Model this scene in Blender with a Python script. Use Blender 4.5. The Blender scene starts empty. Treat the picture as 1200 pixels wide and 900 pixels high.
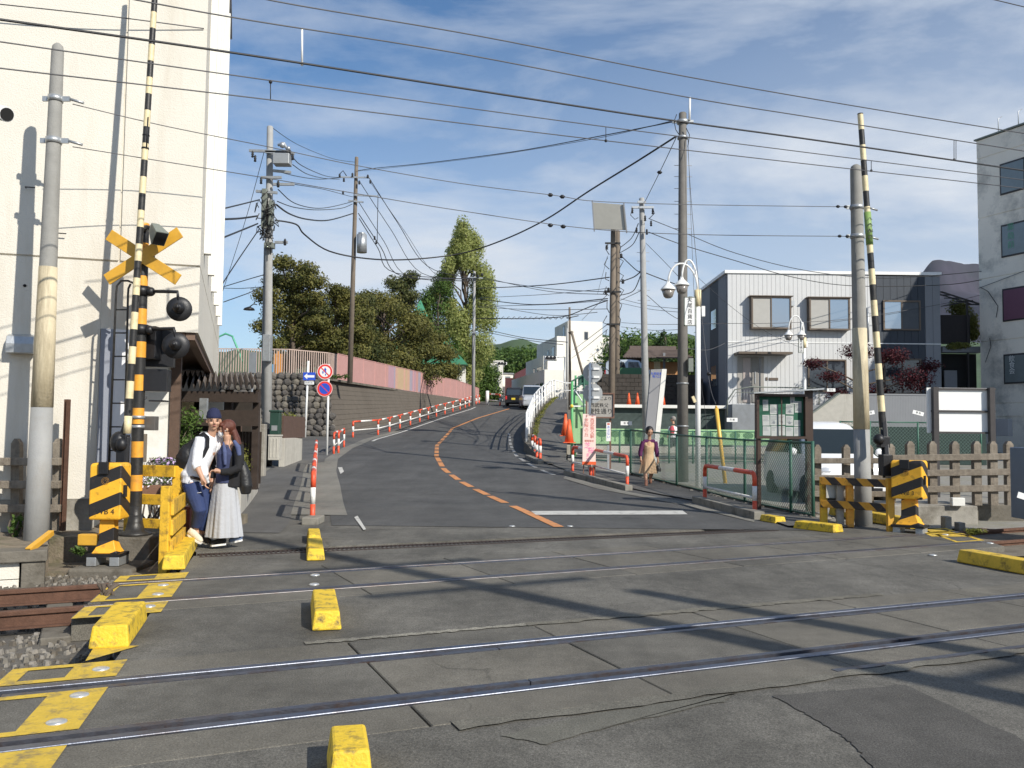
import bpy, math, random
from mathutils import Vector, Matrix
R = random.Random(7)
scene = bpy.context.scene
COL = scene.collection
rad = math.radians
# ---- camera, world, sun, exposure
FPX, HC = 1020.0, 1.5                     # focal length in pixels of a 1200 px wide frame, eye height
PITCH, ROLL = math.atan(56 / FPX), 0.0105
def _basis():
 cp, sp = math.cos(PITCH), math.sin(PITCH)
 f = Vector((0, cp, sp)); r = Vector((1, 0, 0)); u = Vector((0, -sp, cp))
 c, s = math.cos(ROLL), math.sin(ROLL)
 return r * c + u * s, u * c - r * s, f
CR, CU, CF = _basis()
cam_d = bpy.data.cameras.new("camera"); cam = bpy.data.objects.new("camera", cam_d); COL.objects.link(cam)
cam_d.sensor_width = 36.0; cam_d.lens = 36.0 * FPX / 1200.0
cam_d.clip_start = 0.05; cam_d.clip_end = 20000
mw = Matrix.Identity(4)
for i, a in enumerate((CR, CU, -CF)):
 for j in range(3): mw[j][i] = a[j]
mw.translation = (0, 0, HC)
cam.matrix_world = mw
scene.camera = cam
scene.render.resolution_x, scene.render.resolution_y = 1024, 768
scene.view_settings.view_transform = 'Standard'; scene.view_settings.look = 'None'
scene.view_settings.exposure = 0.1; scene.view_settings.gamma = 1.0
SUN_AZ, SUN_EL = 137.0, 35.0
world = bpy.data.worlds.new("World"); scene.world = world; world.use_nodes = True
nt = world.node_tree; N = nt.nodes; Lk = nt.links; N.clear()
sky = N.new('ShaderNodeTexSky'); sky.sky_type = 'NISHITA'; sky.sun_disc = False
sky.sun_elevation = rad(SUN_EL); sky.sun_rotation = rad(SUN_AZ)
sky.air_density = 1.0; sky.dust_density = 0.3; sky.ozone_density = 1.3
tc = N.new('ShaderNodeTexCoord'); mp = N.new('ShaderNodeMapping')
mp.inputs['Scale'].default_value = (1.0, 1.5, 3.4); mp.inputs['Rotation'].default_value = (0, rad(14), 0)
n1 = N.new('ShaderNodeTexNoise'); n1.inputs['Scale'].default_value = 2.3; n1.inputs['Detail'].default_value = 7; n1.inputs['Roughness'].default_value = .6; n1.inputs['Distortion'].default_value = .25
rp = N.new('ShaderNodeValToRGB'); rp.color_ramp.elements[0].position = .44; rp.color_ramp.elements[1].position = .68
sx = N.new('ShaderNodeSeparateXYZ')
mz = N.new('ShaderNodeMapRange'); mz.inputs['From Min'].default_value = .52; mz.inputs['From Max'].default_value = 0; mz.inputs['To Min'].default_value = -.30; mz.inputs['To Max'].default_value = .62
mx = N.new('ShaderNodeMapRange'); mx.inputs['From Min'].default_value = -.35; mx.inputs['From Max'].default_value = .5; mx.inputs['To Min'].default_value = 0; mx.inputs['To Max'].default_value = .46
ad = N.new('ShaderNodeMath'); ad.operation = 'ADD'
ml = N.new('ShaderNodeMath'); ml.operation = 'MULTIPLY_ADD'; ml.use_clamp = True
mixc = N.new('ShaderNodeMixRGB'); mixc.inputs['Color2'].default_value = (7.0, 7.5, 8.2, 1)
bg = N.new('ShaderNodeBackground'); bg.inputs['Strength'].default_value = 0.1
wo = N.new('ShaderNodeOutputWorld')
Lk.new(tc.outputs['Generated'], mp.inputs['Vector']); Lk.new(mp.outputs[0], n1.inputs['Vector'])
Lk.new(n1.outputs['Fac'], rp.inputs['Fac']); Lk.new(tc.outputs['Generated'], sx.inputs[0])
Lk.new(sx.outputs['Z'], mz.inputs['Value']); Lk.new(sx.outputs['X'], mx.inputs['Value'])
Lk.new(mz.outputs[0], ad.inputs[0]); Lk.new(mx.outputs[0], ad.inputs[1])
Lk.new(rp.outputs['Color'], ml.inputs[0]); ml.inputs[1].default_value = .62
hf = N.new('ShaderNodeMath'); hf.operation = 'MULTIPLY'; hf.inputs[1].default_value = .8
Lk.new(ad.outputs[0], hf.inputs[0]); Lk.new(hf.outputs[0], ml.inputs[2])
Lk.new(ml.outputs[0], mixc.inputs['Fac']); tint = N.new('ShaderNodeMixRGB'); tint.blend_type = 'MULTIPLY'; tint.inputs[0].default_value = 1; tint.inputs['Color2'].default_value = (.66, .95, 1.18, 1)
Lk.new(sky.outputs['Color'], tint.inputs['Color1']); Lk.new(tint.outputs[0], mixc.inputs['Color1'])
Lk.new(mixc.outputs[0], bg.inputs['Color']); Lk.new(bg.outputs[0], wo.inputs['Surface'])
sun_d = bpy.data.lights.new("sun", 'SUN'); sun = bpy.data.objects.new("sun", sun_d); COL.objects.link(sun)
sun_d.energy = 5.0; sun_d.angle = rad(.5); sun_d.color = (1.0, .945, .85)
_d = Vector((math.sin(rad(SUN_AZ)) * math.cos(rad(SUN_EL)), math.cos(rad(SUN_AZ)) * math.cos(rad(SUN_EL)), math.sin(rad(SUN_EL))))
sun.rotation_euler = _d.to_track_quat('Z', 'Y').to_euler(); sun.location = _d * 60
# ---- measuring helpers (a pixel of the photograph -> a point of the place)
_zt = [(-60, 0), (18, 0), (24, .12), (30, .42), (40, .85), (50, 1.45), (62, 2.45), (75, 3.6), (90, 4.6), (110, 5.4), (150, 6), (400, 8), (6000, 10)]
def _zl(y):
 for (a, za), (b, zb) in zip(_zt, _zt[1:]):
  if y <= b: return za + (zb - za) * max(0, (y - a)) / (b - a)
 return _zt[-1][1]
def zt(y): return (_zl(y - 2) + 2 * _zl(y) + _zl(y + 2)) / 4 if y > 15 else 0.0
def ray(px, py): return CR * ((px - 600) / FPX) + CU * ((450 - py) / FPX) + CF
def G(px, py, z=0.0):
 r = ray(px, py); t = (z - HC) / r.z
 return Vector((r.x * t, r.y * t, z))
def P(px, py, Y):
 r = ray(px, py); t = Y / r.y
 return Vector((r.x * t, Y, HC + r.z * t))
def PX(px, Y, z=None):
 """x of the point at distance Y, height z, that the photograph shows in column px"""
 if z is None: z = zt(Y)
 k = (px - 600) / FPX
 return (k * (Y * CF.y + (z - HC) * CF.z) - (Y * CR.y + (z - HC) * CR.z)) / (CR.x - k * CF.x)
def ZY(px, py, Y): return P(px, py, Y).z
# ---- materials
_M = {}
def M(name, col, rough=.65, metal=0.0, var=.14, scale=6.0, bump=.15, bscale=60.0, dirt=None, dirta=.0, dscale=1.3, spec=.5, emit=None, streak=False, trans=0.0):
 if name in _M: return _M[name]
 m = bpy.data.materials.new(name); m.use_nodes = True; t = m.node_tree; n = t.nodes; L = t.links
 b = n['Principled BSDF']; b.inputs['Roughness'].default_value = rough; b.inputs['Metallic'].default_value = metal
 b.inputs['Specular IOR Level'].default_value = spec
 geo = n.new('ShaderNodeNewGeometry'); pos = geo.outputs['Position']
 c = (*col, 1) if len(col) == 3 else col
 out = None
 if var > 0 or dirta > 0:
  no = n.new('ShaderNodeTexNoise'); no.inputs['Scale'].default_value = scale; no.inputs['Detail'].default_value = 6; no.inputs['Roughness'].default_value = .65
  L.new(pos, no.inputs['Vector'])
  mr = n.new('ShaderNodeMapRange'); mr.inputs['From Min'].default_value = .25; mr.inputs['From Max'].default_value = .75
  mr.inputs['To Min'].default_value = 1 - var; mr.inputs['To Max'].default_value = 1 + var
  L.new(no.outputs['Fac'], mr.inputs['Value'])
  vm = n.new('ShaderNodeVectorMath'); vm.operation = 'SCALE'; vm.inputs[0].default_value = c[:3]; L.new(mr.outputs[0], vm.inputs['Scale'])
  out = vm.outputs[0]
  if dirta > 0:
   n2 = n.new('ShaderNodeTexNoise'); n2.inputs['Scale'].default_value = dscale; n2.inputs['Detail'].default_value = 8; n2.inputs['Roughness'].default_value = .7
   if streak:
    mpp = n.new('ShaderNodeMapping'); mpp.inputs['Scale'].default_value = (1, 1, .12); L.new(pos, mpp.inputs['Vector']); L.new(mpp.outputs[0], n2.inputs['Vector'])
   else: L.new(pos, n2.inputs['Vector'])
   r2 = n.new('ShaderNodeMapRange'); r2.inputs['From Min'].default_value = .5; r2.inputs['From Max'].default_value = .68; r2.inputs['To Max'].default_value = dirta
   L.new(n2.outputs['Fac'], r2.inputs['Value'])
   mx_ = n.new('ShaderNodeMixRGB'); mx_.inputs['Color2'].default_value = (*(dirt or (.12, .10, .07)), 1)
   L.new(r2.outputs[0], mx_.inputs['Fac']); L.new(out, mx_.inputs['Color1']); out = mx_.outputs[0]
  L.new(out, b.inputs['Base Color'])
 else: b.inputs['Base Color'].default_value = c
 if bump > 0:
  nb = n.new('ShaderNodeTexNoise'); nb.inputs['Scale'].default_value = bscale; nb.inputs['Detail'].default_value = 4; L.new(pos, nb.inputs['Vector'])
  bp = n.new('ShaderNodeBump'); bp.inputs['Strength'].default_value = bump; bp.inputs['Distance'].default_value = .02
  L.new(nb.outputs['Fac'], bp.inputs['Height']); L.new(bp.outputs[0], b.inputs['Normal'])
 if emit: b.inputs['Emission Color'].default_value = (*emit[:3], 1); b.inputs['Emission Strength'].default_value = emit[3]
 if trans:
  tr = n.new('ShaderNodeBsdfTranslucent'); ms = n.new('ShaderNodeMixShader'); ms.inputs[0].default_value = trans
  o = n['Material Output']
  if out: L.new(out, tr.inputs['Color'])
  else: tr.inputs['Color'].default_value = c
  L.new(b.outputs[0], ms.inputs[1]); L.new(tr.outputs[0], ms.inputs[2]); L.new(ms.outputs[0], o.inputs['Surface'])
 _M[name] = m
 return m
def leafmat(name, c1, c2, trans=.25):
 """leaves: colour differs from leaf to leaf and from spray to spray"""
 if name in _M: return _M[name]
 m = bpy.data.materials.new(name); m.use_nodes = True; t = m.node_tree; n = t.nodes; L = t.links
 b = n['Principled BSDF']; b.inputs['Roughness'].default_value = .55; b.inputs['Specular IOR Level'].default_value = .25
 geo = n.new('ShaderNodeNewGeometry')
 no = n.new('ShaderNodeTexNoise'); no.inputs['Scale'].default_value = 1.1; no.inputs['Detail'].default_value = 3; L.new(geo.outputs['Position'], no.inputs['Vector'])
 a = n.new('ShaderNodeMath'); a.operation = 'MULTIPLY_ADD'; a.inputs[1].default_value = .55; L.new(geo.outputs['Random Per Island'], a.inputs[0])
 s = n.new('ShaderNodeMath'); s.operation = 'MULTIPLY_ADD'; s.inputs[1].default_value = 1.6; s.inputs[2].default_value = -.58; L.new(no.outputs['Fac'], s.inputs[0]); L.new(s.outputs[0], a.inputs[2])
 mx_ = n.new('ShaderNodeMixRGB'); mx_.inputs['Color1'].default_value = (*c1, 1); mx_.inputs['Color2'].default_value = (*c2, 1); mx_.use_clamp = True
 cl = n.new('ShaderNodeClamp'); L.new(a.outputs[0], cl.inputs[0]); L.new(cl.outputs[0], mx_.inputs['Fac']); L.new(mx_.outputs[0], b.inputs['Base Color'])
 tr = n.new('ShaderNodeBsdfTranslucent'); ms = n.new('ShaderNodeMixShader'); ms.inputs[0].default_value = trans
 L.new(mx_.outputs[0], tr.inputs['Color']); L.new(b.outputs[0], ms.inputs[1]); L.new(tr.outputs[0], ms.inputs[2]); L.new(ms.outputs[0], n['Material Output'].inputs['Surface'])
 _M[name] = m; return m
def stripemat(name, c1, c2, ax, period, duty=.5, wear=.35):
 """painted diagonal bands; ax = object-space direction across the bands"""
 if name in _M: return _M[name]
 m = M(name, c1, .5, 0, .12, 9, .12, 60); t = m.node_tree; n = t.nodes; L = t.links; b = n['Principled BSDF']
 tc_ = n.new('ShaderNodeTexCoord'); dt = n.new('ShaderNodeVectorMath'); dt.operation = 'DOT_PRODUCT'; dt.inputs[1].default_value = ax
 L.new(tc_.outputs['Object'], dt.inputs[0])
 dv = n.new('ShaderNodeMath'); dv.operation = 'DIVIDE'; dv.inputs[1].default_value = period; L.new(dt.outputs['Value'], dv.inputs[0])
 fr = n.new('ShaderNodeMath'); fr.operation = 'FRACT'; L.new(dv.outputs[0], fr.inputs[0])
 gt = n.new('ShaderNodeMath'); gt.operation = 'GREATER_THAN'; gt.inputs[1].default_value = duty; L.new(fr.outputs[0], gt.inputs[0])
 mx_ = n.new('ShaderNodeMixRGB'); mx_.inputs['Color2'].default_value = (*c2, 1)
 src = b.inputs['Base Color'].links[0].from_socket; L.new(src, mx_.inputs['Color1']); L.new(gt.outputs[0], mx_.inputs['Fac'])
 no = n.new('ShaderNodeTexNoise'); no.inputs['Scale'].default_value = 14; no.inputs['Detail'].default_value = 7; L.new(tc_.outputs['Object'], no.inputs['Vector'])
 rr = n.new('ShaderNodeMapRange'); rr.inputs['From Min'].default_value = .60; rr.inputs['From Max'].default_value = .66; rr.inputs['To Max'].default_value = wear; L.new(no.outputs['Fac'], rr.inputs['Value'])
 m2 = n.new('ShaderNodeMixRGB'); m2.inputs['Color2'].default_value = (.07, .045, .03, 1); L.new(rr.outputs[0], m2.inputs['Fac']); L.new(mx_.outputs[0], m2.inputs['Color1'])
 L.new(m2.outputs[0], b.inputs['Base Color'])
 return m
# ---- mesh builder
class MB:
 def __init__(s): s.v = []; s.f = []; s.m = []; s.sm = []
 def poly(s, pts, mi=0, sm=False):
  o = len(s.v); s.v += [tuple(p) for p in pts]; s.f.append(tuple(range(o, o + len(pts)))); s.m.append(mi); s.sm.append(sm); return s
 def _add(s, vs, fs, mi=0, sm=False):
  o = len(s.v); s.v += [tuple(p) for p in vs]
  for f in fs: s.f.append(tuple(i + o for i in f)); s.m.append(mi); s.sm.append(sm)
  return s
 def box(s, c, d, rz=0.0, mi=0, rx=0.0, ry=0.0):
  hx, hy, hz = d[0] / 2, d[1] / 2, d[2] / 2
  vs = [Vector((x, y, z)) for z in (-hz, hz) for x, y in ((-hx, -hy), (hx, -hy), (hx, hy), (-hx, hy))]
  if rz or rx or ry:
   r = Matrix.Rotation(rz, 3, 'Z') @ Matrix.Rotation(ry, 3, 'Y') @ Matrix.Rotation(rx, 3, 'X'); vs = [r @ v for v in vs]
  c = Vector(c); vs = [v + c for v in vs]
  return s._add(vs, [(3, 2, 1, 0), (4, 5, 6, 7), (0, 1, 5, 4), (1, 2, 6, 5), (2, 3, 7, 6), (3, 0, 4, 7)], mi)
 def bx(s, a, b, mi=0):
  return s.box([(a[i] + b[i]) / 2 for i in range(3)], [abs(b[i] - a[i]) for i in range(3)], 0, mi)
 def prism(s, poly, z0, z1, mi=0, f=None):
  """poly = (x, y) outline; f maps (a, b, h) to a point"""
  f = f or (lambda a, b, h: (a, b, h)); n = len(poly)
  vs = [f(a, b, z0) for a, b in poly] + [f(a, b, z1) for a, b in poly]
  fs = [tuple(range(n - 1, -1, -1)), tuple(range(n, 2 * n))] + [(i, (i + 1) % n, n + (i + 1) % n, n + i) for i in range(n)]
  return s._add(vs, fs, mi)
 def hex8(s, vs, mi=0):
  return s._add(vs, [(3, 2, 1, 0), (4, 5, 6, 7), (0, 1, 5, 4), (1, 2, 6, 5), (2, 3, 7, 6), (3, 0, 4, 7)], mi)
 def beam(s, a, b, w, h, mi=0, up=(0, 0, 1)):
  a, b = Vector(a), Vector(b); d = (b - a).normalized(); r = d.cross(Vector(up))
  if r.length < 1e-4: r = d.cross(Vector((1, 0, 0)))
  r.normalize(); u = r.cross(d)
  vs = [p + r * (x * w / 2) + u * (z * h / 2) for p in (a, b) for x, z in ((-1, -1), (1, -1), (1, 1), (-1, 1))]
  return s._add(vs, [(3, 2, 1, 0), (4, 5, 6, 7), (0, 1, 5, 4), (1, 2, 6, 5), (2, 3, 7, 6), (3, 0, 4, 7)], mi)
 def tube(s, pts, r, seg=8, mi=0, caps=True, sm=True):
  pts = [Vector(p) for p in pts]; n = len(pts)
  rs = r if isinstance(r, (list, tuple)) else [r] * n
  o = len(s.v); ref = None
  for i, p in enumerate(pts):
   d = (pts[min(i + 1, n - 1)] - pts[max(i - 1, 0)])
   d = d.normalized() if d.length > 1e-9 else Vector((0, 0, 1))
   if ref is None:
    ref = d.cross(Vector((0, 0, 1)))
    if ref.length < .05: ref = d.cross(Vector((1, 0, 0)))
    ref.normalize()
   ref = (ref - d * ref.dot(d)); ref.normalize(); u = d.cross(ref)
   for k in range(seg):
    a = 2 * math.pi * k / seg
    s.v.append(tuple(p + (ref * math.cos(a) + u * math.sin(a)) * rs[i]))
  for i in range(n - 1):
   for k in range(seg):
    k2 = (k + 1) % seg
    s.f.append((o + i * seg + k, o + i * seg + k2, o + (i + 1) * seg + k2, o + (i + 1) * seg + k)); s.m.append(mi); s.sm.append(sm)
  if caps:
   s.f.append(tuple(o + k for k in range(seg - 1, -1, -1))); s.m.append(mi); s.sm.append(False)
   s.f.append(tuple(o + (n - 1) * seg + k for k in range(seg))); s.m.append(mi); s.sm.append(False)
  return s
 def bands(s, pts, r, lens, mis, seg=10, r2=None):
  """a straight tube painted in bands of length lens[i] with material mis[i]"""
  a, b = Vector(pts[0]), Vector(pts[1]); L = (b - a).length; d = (b - a) / L; t = 0; r2 = r2 or r
  for l, mi in zip(lens, mis):
   t1 = min(L, t + l); s.tube([a + d * t, a + d * t1], [r + (r2 - r) * t / L, r + (r2 - r) * t1 / L], seg, mi, caps=(t == 0 or t1 >= L - 1e-6)); t = t1
   if t >= L - 1e-6: break
  return s
 def lathe(s, prof, seg=20, org=(0, 0, 0), mi=0, sm=True, f=None, sy=1.0):
  o = len(s.v); n = len(prof); f = f or (lambda x, y, z: (org[0] + x, org[1] + y, org[2] + z))
  for r, z in prof:
   for k in range(seg):
    a = 2 * math.pi * k / seg; s.v.append(tuple(f(r * math.cos(a), r * sy * math.sin(a), z)))
  for i in range(n - 1):
   for k in range(seg):
    k2 = (k + 1) % seg; s.f.append((o + i * seg + k, o + i * seg + k2, o + (i + 1) * seg + k2, o + (i + 1) * seg + k)); s.m.append(mi); s.sm.append(sm)
  s.f.append(tuple(o + k for k in range(seg - 1, -1, -1))); s.m.append(mi); s.sm.append(False)
  s.f.append(tuple(o + (n - 1) * seg + k for k in range(seg))); s.m.append(mi); s.sm.append(False)
  return s
 def ball(s, c, r, seg=12, mi=0, rings=8, rot=None):
  r = r if isinstance(r, (list, tuple)) else (r, r, r); c = Vector(c)
  prof = [(math.sin(math.pi * i / rings), -math.cos(math.pi * i / rings)) for i in range(rings + 1)]
  prof[0] = (.02, -1); prof[-1] = (.02, 1)
  def f(x, y, z):
   v = Vector((x * r[0], y * r[1], z * r[2]))
   if rot: v = rot @ v
   return c + v
  return s.lathe(prof, seg, mi=mi, f=f)
 def grid(s, fn, nu, nv, mi=0, sm=True):
  o = len(s.v)
  for j in range(nv + 1):
   for i in range(nu + 1): s.v.append(tuple(fn(i / nu, j / nv)))
  for j in range(nv):
   for i in range(nu):
    a = o + j * (nu + 1) + i; s.f.append((a, a + 1, a + nu + 2, a + nu + 1)); s.m.append(mi); s.sm.append(sm)
  return s
 def strip(s, left, right, mi=0, sm=True):
  for (a, b), (c, d) in zip(zip(left, right), zip(left[1:], right[1:])): s.poly([a, b, d, c], mi, sm)
  return s
 def build(s, name, mats, parent=None, bevel=0.0, world=True, seg=2, voxel=0.0, smooth_it=0, org=None, rz=0.0):
  if not isinstance(mats, (list, tuple)): mats = [mats]
  me = bpy.data.meshes.new(name)
  vs = s.v
  root = parent
  while root is not None and root.parent is not None: root = root.parent
  if world and (root is not None or org is not None):
   l = root.location if root is not None else Vector(org); ang = root.rotation_euler.z if root is not None else rz
   if ang:
    c_, s_ = math.cos(-ang), math.sin(-ang)
    vs = [((x - l[0]) * c_ - (y - l[1]) * s_, (x - l[0]) * s_ + (y - l[1]) * c_, z - l[2]) for x, y, z in vs]
   else: vs = [(x - l[0], y - l[1], z - l[2]) for x, y, z in vs]
  me.from_pydata(vs, [], s.f)
  for m in mats: me.materials.append(m)
  me.polygons.foreach_set('material_index', s.m); me.polygons.foreach_set('use_smooth', s.sm)
  me.update()
  o = bpy.data.objects.new(name, me); COL.objects.link(o)
  if parent is not None: o.parent = parent
  elif org is not None: o.location = org; o.rotation_euler.z = rz
  if voxel:
   r_ = o.modifiers.new('remesh', 'REMESH'); r_.mode = 'VOXEL'; r_.voxel_size = voxel; r_.use_smooth_shade = True
   if smooth_it: q = o.modifiers.new('smooth', 'SMOOTH'); q.iterations = smooth_it; q.factor = .5
  if bevel:
   q = o.modifiers.new('bevel', 'BEVEL'); q.width = bevel; q.segments = seg; q.limit_method = 'ANGLE'; q.angle_limit = rad(35); q.harden_normals = False
  return o
def tag(o, label=None, cat=None, group=None, kind=None):
 if label: o['label'] = label
 if cat: o['category'] = cat
 if group: o['group'] = group
 if kind: o['kind'] = kind
 return o
def thing(name, label, cat, loc=(0, 0, 0), rz=0.0, group=None):
 o = bpy.data.objects.new(name, None); COL.objects.link(o); o.empty_display_size = .2
 o.location = loc; o.rotation_euler.z = rz
 return tag(o, label, cat, group)
def setting(name):
 o = bpy.data.objects.new(name, None); COL.objects.link(o); o['kind'] = 'structure'; return o
def children(o): return [c for c in bpy.data.objects if c.parent == o]
def copytree(o, label=None, loc=None, rz=None, group=None, parent=None):
 c = o.copy(); COL.objects.link(c)
 if parent is not None: c.parent = parent
 if label: c['label'] = label
 if group: c['group'] = group
 if loc is not None: c.location = loc
 if rz is not None: c.rotation_euler.z = rz
 for ch in children(o): copytree(ch, parent=c)
 return c
def text(name, s, parent, pos, right, up, size, mat, ext=.0015, align='CENTER', line=1.0, sx_=1.0):
 """lettering: pos, right and up in world space, turned into the parent's frame"""
 cu = bpy.data.curves.new(name, 'FONT'); cu.body = s; cu.size = size; cu.extrude = ext; cu.align_x = align; cu.align_y = 'CENTER'; cu.space_line = line
 cu.resolution_u = 3
 cu.materials.append(mat)
 o = bpy.data.objects.new(name, cu); COL.objects.link(o)
 r = Vector(right).normalized(); u = Vector(up).normalized(); n_ = r.cross(u)
 m = Matrix(((r.x * sx_, u.x, n_.x, pos[0]), (r.y * sx_, u.y, n_.y, pos[1]), (r.z * sx_, u.z, n_.z, pos[2]), (0, 0, 0, 1)))
 if parent is not None:
  root = parent
  while root.parent is not None: root = root.parent
  rm = Matrix.Translation(root.location) @ Matrix.Rotation(root.rotation_euler.z, 4, 'Z')
  m = rm.inverted() @ m; o.parent = parent
 o.matrix_local = m
 return o
def lerp(a, b, t): return Vector(a) * (1 - t) + Vector(b) * t
# ==== GROUND, CROSSING, ROAD
def asphalt(name, col, speck=.5, patch=.18, warm=(1, 1, 1), wear=None):
 m = bpy.data.materials.new(name); m.use_nodes = True; t = m.node_tree; n = t.nodes; L = t.links; b = n['Principled BSDF']
 b.inputs['Roughness'].default_value = .82; b.inputs['Specular IOR Level'].default_value = .35
 geo = n.new('ShaderNodeNewGeometry'); pos = geo.outputs['Position']
 def noise(sc, det=5, ro=.6, mapping=None):
  x = n.new('ShaderNodeTexNoise'); x.inputs['Scale'].default_value = sc; x.inputs['Detail'].default_value = det; x.inputs['Roughness'].default_value = ro
  if mapping:
   mpp = n.new('ShaderNodeMapping'); mpp.inputs['Rotation'].default_value = (0, 0, mapping[0]); mpp.inputs['Scale'].default_value = mapping[1]; L.new(pos, mpp.inputs[0]); L.new(mpp.outputs[0], x.inputs[0])
  else: L.new(pos, x.inputs[0])
  return x.outputs['Fac']
 def rng(s, a, b_, c, d):
  x = n.new('ShaderNodeMapRange'); x.inputs['From Min'].default_value = a; x.inputs['From Max'].default_value = b_; x.inputs['To Min'].default_value = c; x.inputs['To Max'].default_value = d; L.new(s, x.inputs[0]); return x.outputs[0]
 def mul(a, b_):
  x = n.new('ShaderNodeMath'); x.operation = 'MULTIPLY'; L.new(a, x.inputs[0]); L.new(b_, x.inputs[1]); return x.outputs[0]
 k = mul(rng(noise(.7, 4), .3, .7, 1 - patch, 1 + patch), rng(noise(6, 6, .7), .3, .7, 1 - patch * .6, 1 + patch * .6))
 k = mul(k, rng(noise(.5, 6, .6, (rad(-14), (3.4, .35, 1))), .35, .7, 1 + patch * .55, 1 - patch * .7))
 fine = noise(105, 3, .85); k = mul(k, rng(fine, .3, .7, max(.25, 1 - speck * .95), 1 + speck * 1.15))
 vo = n.new('ShaderNodeTexVoronoi'); vo.inputs['Scale'].default_value = 62; L.new(pos, vo.inputs['Vector'])
 k = mul(k, rng(vo.outputs['Distance'], .04, .26, 1 + speck * 1.1, 1))
 vm = n.new('ShaderNodeVectorMath'); vm.operation = 'SCALE'; vm.inputs[0].default_value = tuple(c * w for c, w in zip(col, warm)); L.new(k, vm.inputs['Scale'])
 vc = n.new('ShaderNodeTexVoronoi'); vc.feature = 'DISTANCE_TO_EDGE'; vc.inputs['Scale'].default_value = .42
 dn = n.new('ShaderNodeTexNoise'); dn.inputs['Scale'].default_value = 1.6; dn.inputs['Detail'].default_value = 8; L.new(pos, dn.inputs[0])
 mx1 = n.new('ShaderNodeMixRGB'); mx1.blend_type = 'ADD'; mx1.inputs[0].default_value = .9; L.new(pos, mx1.inputs[1]); L.new(dn.outputs['Color'], mx1.inputs[2]); L.new(mx1.outputs[0], vc.inputs['Vector'])
 cr = rng(vc.outputs['Distance'], .002, .007, .4, 0)
 mm = mul(cr, rng(noise(.33, 3), .48, .58, 0, 1))
 mx2 = n.new('ShaderNodeMixRGB'); mx2.inputs[2].default_value = (.018, .017, .015, 1); L.new(mm, mx2.inputs[0]); L.new(vm.outputs[0], mx2.inputs[1]); L.new(mx2.outputs[0], b.inputs['Base Color'])
 bp = n.new('ShaderNodeBump'); bp.inputs['Strength'].default_value = .5; bp.inputs['Distance'].default_value = .006
 L.new(fine, bp.inputs['Height']); L.new(bp.outputs[0], b.inputs['Normal'])
 return m
m_road = asphalt('asphalt_road', (.078, .077, .074), .5, .2)
m_cross = asphalt('asphalt_crossing', (.108, .102, .088), .7, .34)
m_walk = asphalt('asphalt_walk', (.105, .101, .094), .5, .18)
m_patch = asphalt('asphalt_patch_dark', (.072, .068, .061), .7, .26)
m_slab = asphalt('concrete_slab', (.130, .120, .099), .5, .24)
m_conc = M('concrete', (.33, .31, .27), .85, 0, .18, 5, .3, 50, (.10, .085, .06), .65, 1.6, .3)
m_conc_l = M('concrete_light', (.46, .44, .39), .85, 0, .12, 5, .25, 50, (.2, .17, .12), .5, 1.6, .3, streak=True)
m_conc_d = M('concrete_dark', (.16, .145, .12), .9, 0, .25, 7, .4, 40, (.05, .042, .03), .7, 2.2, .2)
m_kerb = M('kerb_concrete', (.25, .235, .2), .85, 0, .2, 9, .3, 60, (.07, .06, .045), .7, 3, .3)
m_railtop = M('rail_steel_polished', (.21, .225, .27), .45, 1.0, .18, 20, .08, 90, (.10, .07, .055), .6, 4)
m_railold = M('rail_steel_dull', (.15, .14, .14), .45, .7, .3, 14, .1, 80, (.10, .06, .04), .7, 5)
m_iron = M('grate_iron', (.045, .03, .025), .7, .3, .3, 20, .2)
m_guard = M('guard_steel_dull', (.13, .135, .16), .42, .75, .3, 14, .15, 80, (.11, .06, .035), .8, 5)
m_rust = M('rust_steel', (.13, .066, .042), .85, .2, .3, 12, .3, 90, (.08, .04, .025), .7, 5)
m_groove = M('groove_dirt', (.075, .052, .035), .95, 0, .4, 12, .3, 60)
m_soil = M('soil', (.17, .145, .11), .95, 0, .3, 5, .6, 30, (.09, .075, .05), .7, 2)
m_ballast = M('ballast_base', (.115, .105, .09), .95, 0, .35, 10, .8, 26, (.05, .045, .035), .6, 3)
m_yel = M('yellow_paint', (.62, .42, .045), .7, 0, .16, 9, .3, 70, (.15, .125, .09), .9, 8)
m_yelk = M('yellow_paint_kerb', (.74, .50, .03), .65, 0, .14, 9, .35, 50, (.085, .07, .045), .95, 11)
m_yelold = M('yellow_paint_worn', (.66, .44, .04), .65, 0, .15, 9, .25, 60, (.06, .045, .03), .95, 7)
m_wline = M('white_road_paint', (.55, .54, .50), .7, 0, .15, 12, .1, 60, (.14, .13, .12), .8, 6)
m_oline = M('orange_road_paint', (.62, .26, .09), .7, 0, .15, 12, .1, 60, (.18, .12, .08), .8, 5)
m_dark = M('dark_void', (.012, .012, .012), .9, 0, 0, 1, 0)
def GZ(px, py, off=0.0):
 """where the view through a pixel meets the climbing ground"""
 r = ray(px, py); lo, hi = 2.0, 110.0
 f = lambda Y: HC + r.z * Y / r.y - zt(Y) - off
 Y = lo
 while Y < hi and f(Y) > 0: Y += .25
 a, b = Y - .25, Y
 for _ in range(18):
  m_ = (a + b) / 2
  if f(m_) > 0: a = m_
  else: b = m_
 Y = (a + b) / 2
 return Vector((r.x * Y / r.y, Y, zt(Y) + off))
def interp(tab, y):
 if y <= tab[0][1]: return tab[0][0]
 for p, q in zip(tab, tab[1:]):
  if y <= q[1]: return p[0] + (q[0] - p[0]) * (y - p[1]) / (q[1] - p[1])
 return tab[-1][0]
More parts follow.
